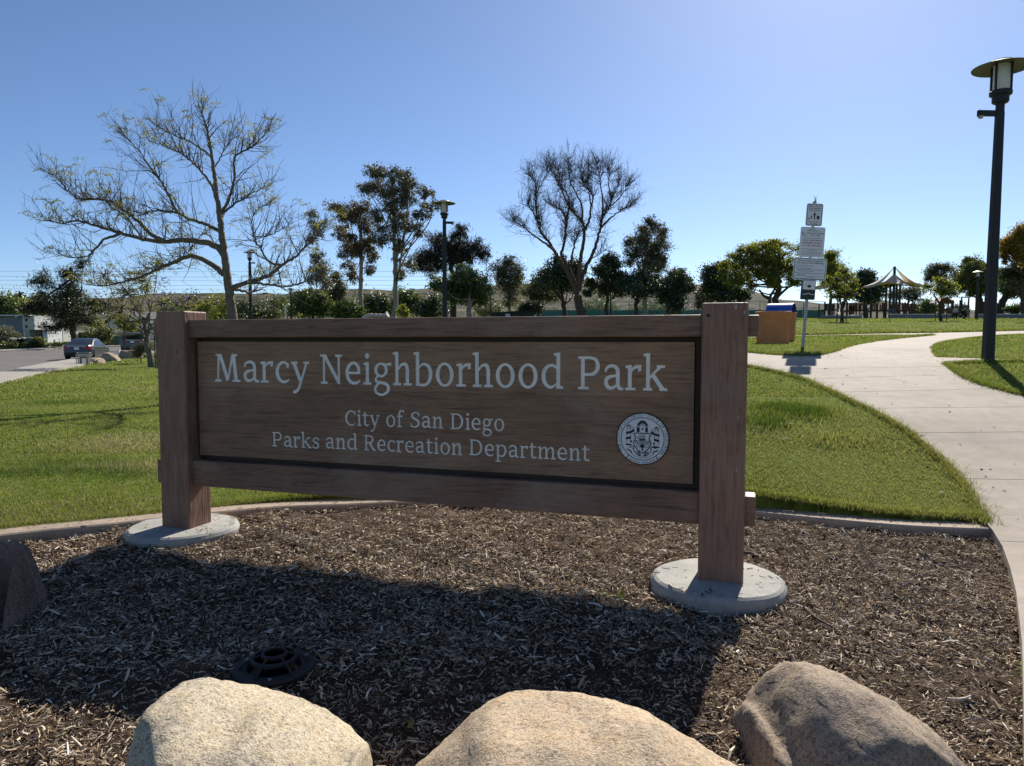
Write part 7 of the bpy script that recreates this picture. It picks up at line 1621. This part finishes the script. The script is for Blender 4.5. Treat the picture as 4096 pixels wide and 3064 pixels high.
# swings
Yw_ = 69; z0 = gz(px_(3862, Yw_), Yw_); sw = thing('swing_frame', 'dark green swing frame with sloping top beam and bucket seats', 'swing set', (px_(3862, Yw_), Yw_, z0))
sx = lambda x: (x - 3862) * Yw_ / F; sz2 = lambda y: W(3862, y, Yw_)[2] - z0
zb1 = sz2(1190)
g = Geo(); g.tube([(sx(3822), -.6, zb1), (sx(3902), 1.4, zb1 + .1)], .06, 8); g.build('top_beam', M_GALV, sw)
for x, y in ((3822, -.6), (3902, 1.4)):
    for d in (-.9, .9): g = Geo(); g.tube([(sx(x), y, zb1), (sx(x) + d * .5, y + d, -.1)], .06, 8); g.build('leg', M_GREENMET, sw)
for x, y in ((3877, .75), (3891, 1.1)):
    for d in (-.16, .16): g = Geo(); g.tube([(sx(x) + d, y, zb1), (sx(x) + d, y, .75)], .012, 4); g.build('chain', M_GALV, sw)
    o = bevel_box('bucket_seat', (sx(x) - .2, y - .16, .50), (sx(x) + .2, y + .16, .78), M_DARK, sw, .05)
for x, w_ in ((3848, 10), (3882, 12)):
    g = Geo(); g.box((sx(x), 1.8, .9), (w_ * Yw_ / F, .08, 1.9)); g.build('climbing_panel', M_GREENMET, sw)

# ------------------------------------------------------------------ people by the swings
SKIN = plain('skin', (.36, .22, .15), .6); HAIR = plain('dark_hair', (.02, .015, .012), .7); SHIRT = plain('pale_shirt', (.50, .50, .52), .8); TROU = plain('dark_trousers', (.02, .022, .03), .8); BLK = plain('black_coat', (.014, .014, .017), .8)
def figure(label, at, J, edges, rad, clothes, head, hr, rz=0):
    t = thing('person', label, 'person', at, rz, 'people in the playground')
    names = list(J); me = bpy.data.meshes.new('body'); me.from_pydata([J[n] for n in names], [(names.index(a), names.index(b)) for a, b in edges], [])
    o = bpy.data.objects.new('body', me); link(o, t); sk = o.modifiers.new('skin', 'SKIN')
    for i, n in enumerate(names): me.skin_vertices[0].data[i].radius = (rad[n], rad[n]); me.skin_vertices[0].data[i].use_root = (n == 'pelvis')
    o.modifiers.new('sub', 'SUBSURF').levels = 1; o.modifiers['sub'].render_levels = 1
    bpy.context.view_layer.update(); ev = o.evaluated_get(bpy.context.evaluated_depsgraph_get()); m2 = bpy.data.meshes.new_from_object(ev)
    o.modifiers.clear(); o.data = m2; m2.materials.clear()
    for m in (SKIN,) + clothes: m2.materials.append(m)
    for p in m2.polygons:
        z = p.center.z; p.use_smooth = True
        zc = J['pelvis'][2] + .03; nk = J['neck'][2]
        hand = min((p.center - Vector(J[k])).length for k in ('hand_l', 'hand_r')) < rad['hand_l'] * 2.2
        p.material_index = 0 if hand or z > nk + .01 else (1 if z > zc else 2)
    c = Vector(head); g = Geo(); g.lathe([(0, -1.15), (.55, -.95), (.85, -.3), (.95, .25), (.75, .8), (.35, 1.05), (0, 1.1)], k=12); V = g.V[0] * hr; g.V = [V + np.array(c)]; hd = g.build('head', SKIN, t, smooth=True)
    g = Geo(); g.lathe([(1.02, -.35), (1.05, .3), (.85, .9), (.4, 1.18), (0, 1.24)], k=12); g.V = [g.V[0] * hr * np.array([1, 1, 1]) + np.array(c) + (0, hr * .12, 0)]; g.build('hair', HAIR, hd, smooth=True)
    g = Geo(); g.box(c + Vector((0, -hr * 1.0, -.1 * hr)), (hr * .3, hr * .35, hr * .45)); g.build('nose', SKIN, hd)
    for s in (-1, 1): g = Geo(); g.box(c + Vector((s * hr * .38, -hr * .9, hr * .15)), (hr * .25, hr * .12, hr * .16)); g.build('eye', M_DARK, hd)
    return t
ED = [('pelvis', 'chest'), ('chest', 'neck'), ('neck', 'skull'), ('chest', 'sh_l'), ('sh_l', 'el_l'), ('el_l', 'hand_l'), ('chest', 'sh_r'), ('sh_r', 'el_r'), ('el_r', 'hand_r'), ('pelvis', 'hip_l'), ('hip_l', 'kn_l'), ('kn_l', 'an_l'), ('an_l', 'toe_l'), ('pelvis', 'hip_r'), ('hip_r', 'kn_r'), ('kn_r', 'an_r'), ('an_r', 'toe_r')]
def scalej(J, s): return {k: (v[0] * s, v[1] * s, v[2] * s) for k, v in J.items()}
stand = dict(pelvis=(0, 0, .50), chest=(0, 0, .72), neck=(0, 0, .82), skull=(0, 0, .88), sh_l=(-.12, 0, .78), el_l=(-.16, .0, .62), hand_l=(-.16, -.06, .46), sh_r=(.12, 0, .78), el_r=(.16, 0, .62), hand_r=(.16, -.05, .46), hip_l=(-.06, 0, .48), kn_l=(-.065, -.01, .26), an_l=(-.065, 0, .05), toe_l=(-.065, -.08, .025), hip_r=(.06, 0, .48), kn_r=(.065, -.01, .26), an_r=(.065, 0, .05), toe_r=(.065, -.08, .025))
RAD = dict(pelvis=.075, chest=.085, neck=.04, skull=.045, sh_l=.04, sh_r=.04, el_l=.032, el_r=.032, hand_l=.026, hand_r=.026, hip_l=.06, hip_r=.06, kn_l=.042, kn_r=.042, an_l=.032, an_r=.032, toe_l=.026, toe_r=.026)
p = G(3821, 1277.5); figure('small child in pale shirt and dark trousers standing by the swings', (p[0], p[1], gz(p[0], p[1])), stand, ED, RAD, (SHIRT, TROU), (0, -.01, .97), .075, R(150))
crouch = dict(pelvis=(0, .10, .30), chest=(0, -.08, .62), neck=(0, -.16, .76), skull=(0, -.19, .83), sh_l=(-.19, -.10, .70), el_l=(-.24, -.28, .52), hand_l=(-.16, -.46, .48), sh_r=(.19, -.10, .70), el_r=(.24, -.28, .52), hand_r=(.16, -.46, .48), hip_l=(-.11, .08, .30), kn_l=(-.16, -.32, .44), an_l=(-.14, -.08, .07), toe_l=(-.15, -.24, .035), hip_r=(.11, .08, .30), kn_r=(.16, -.32, .44), an_r=(.14, -.08, .07), toe_r=(.15, -.24, .035))
RADB = {k: v * 1.45 for k, v in RAD.items()}
p = G(3849, 1277.5); figure('person in black crouching beside the child by the swings', (p[0], p[1], gz(p[0], p[1])), crouch, ED, RADB, (BLK, BLK), (0, -.22, .96), .105, R(40))
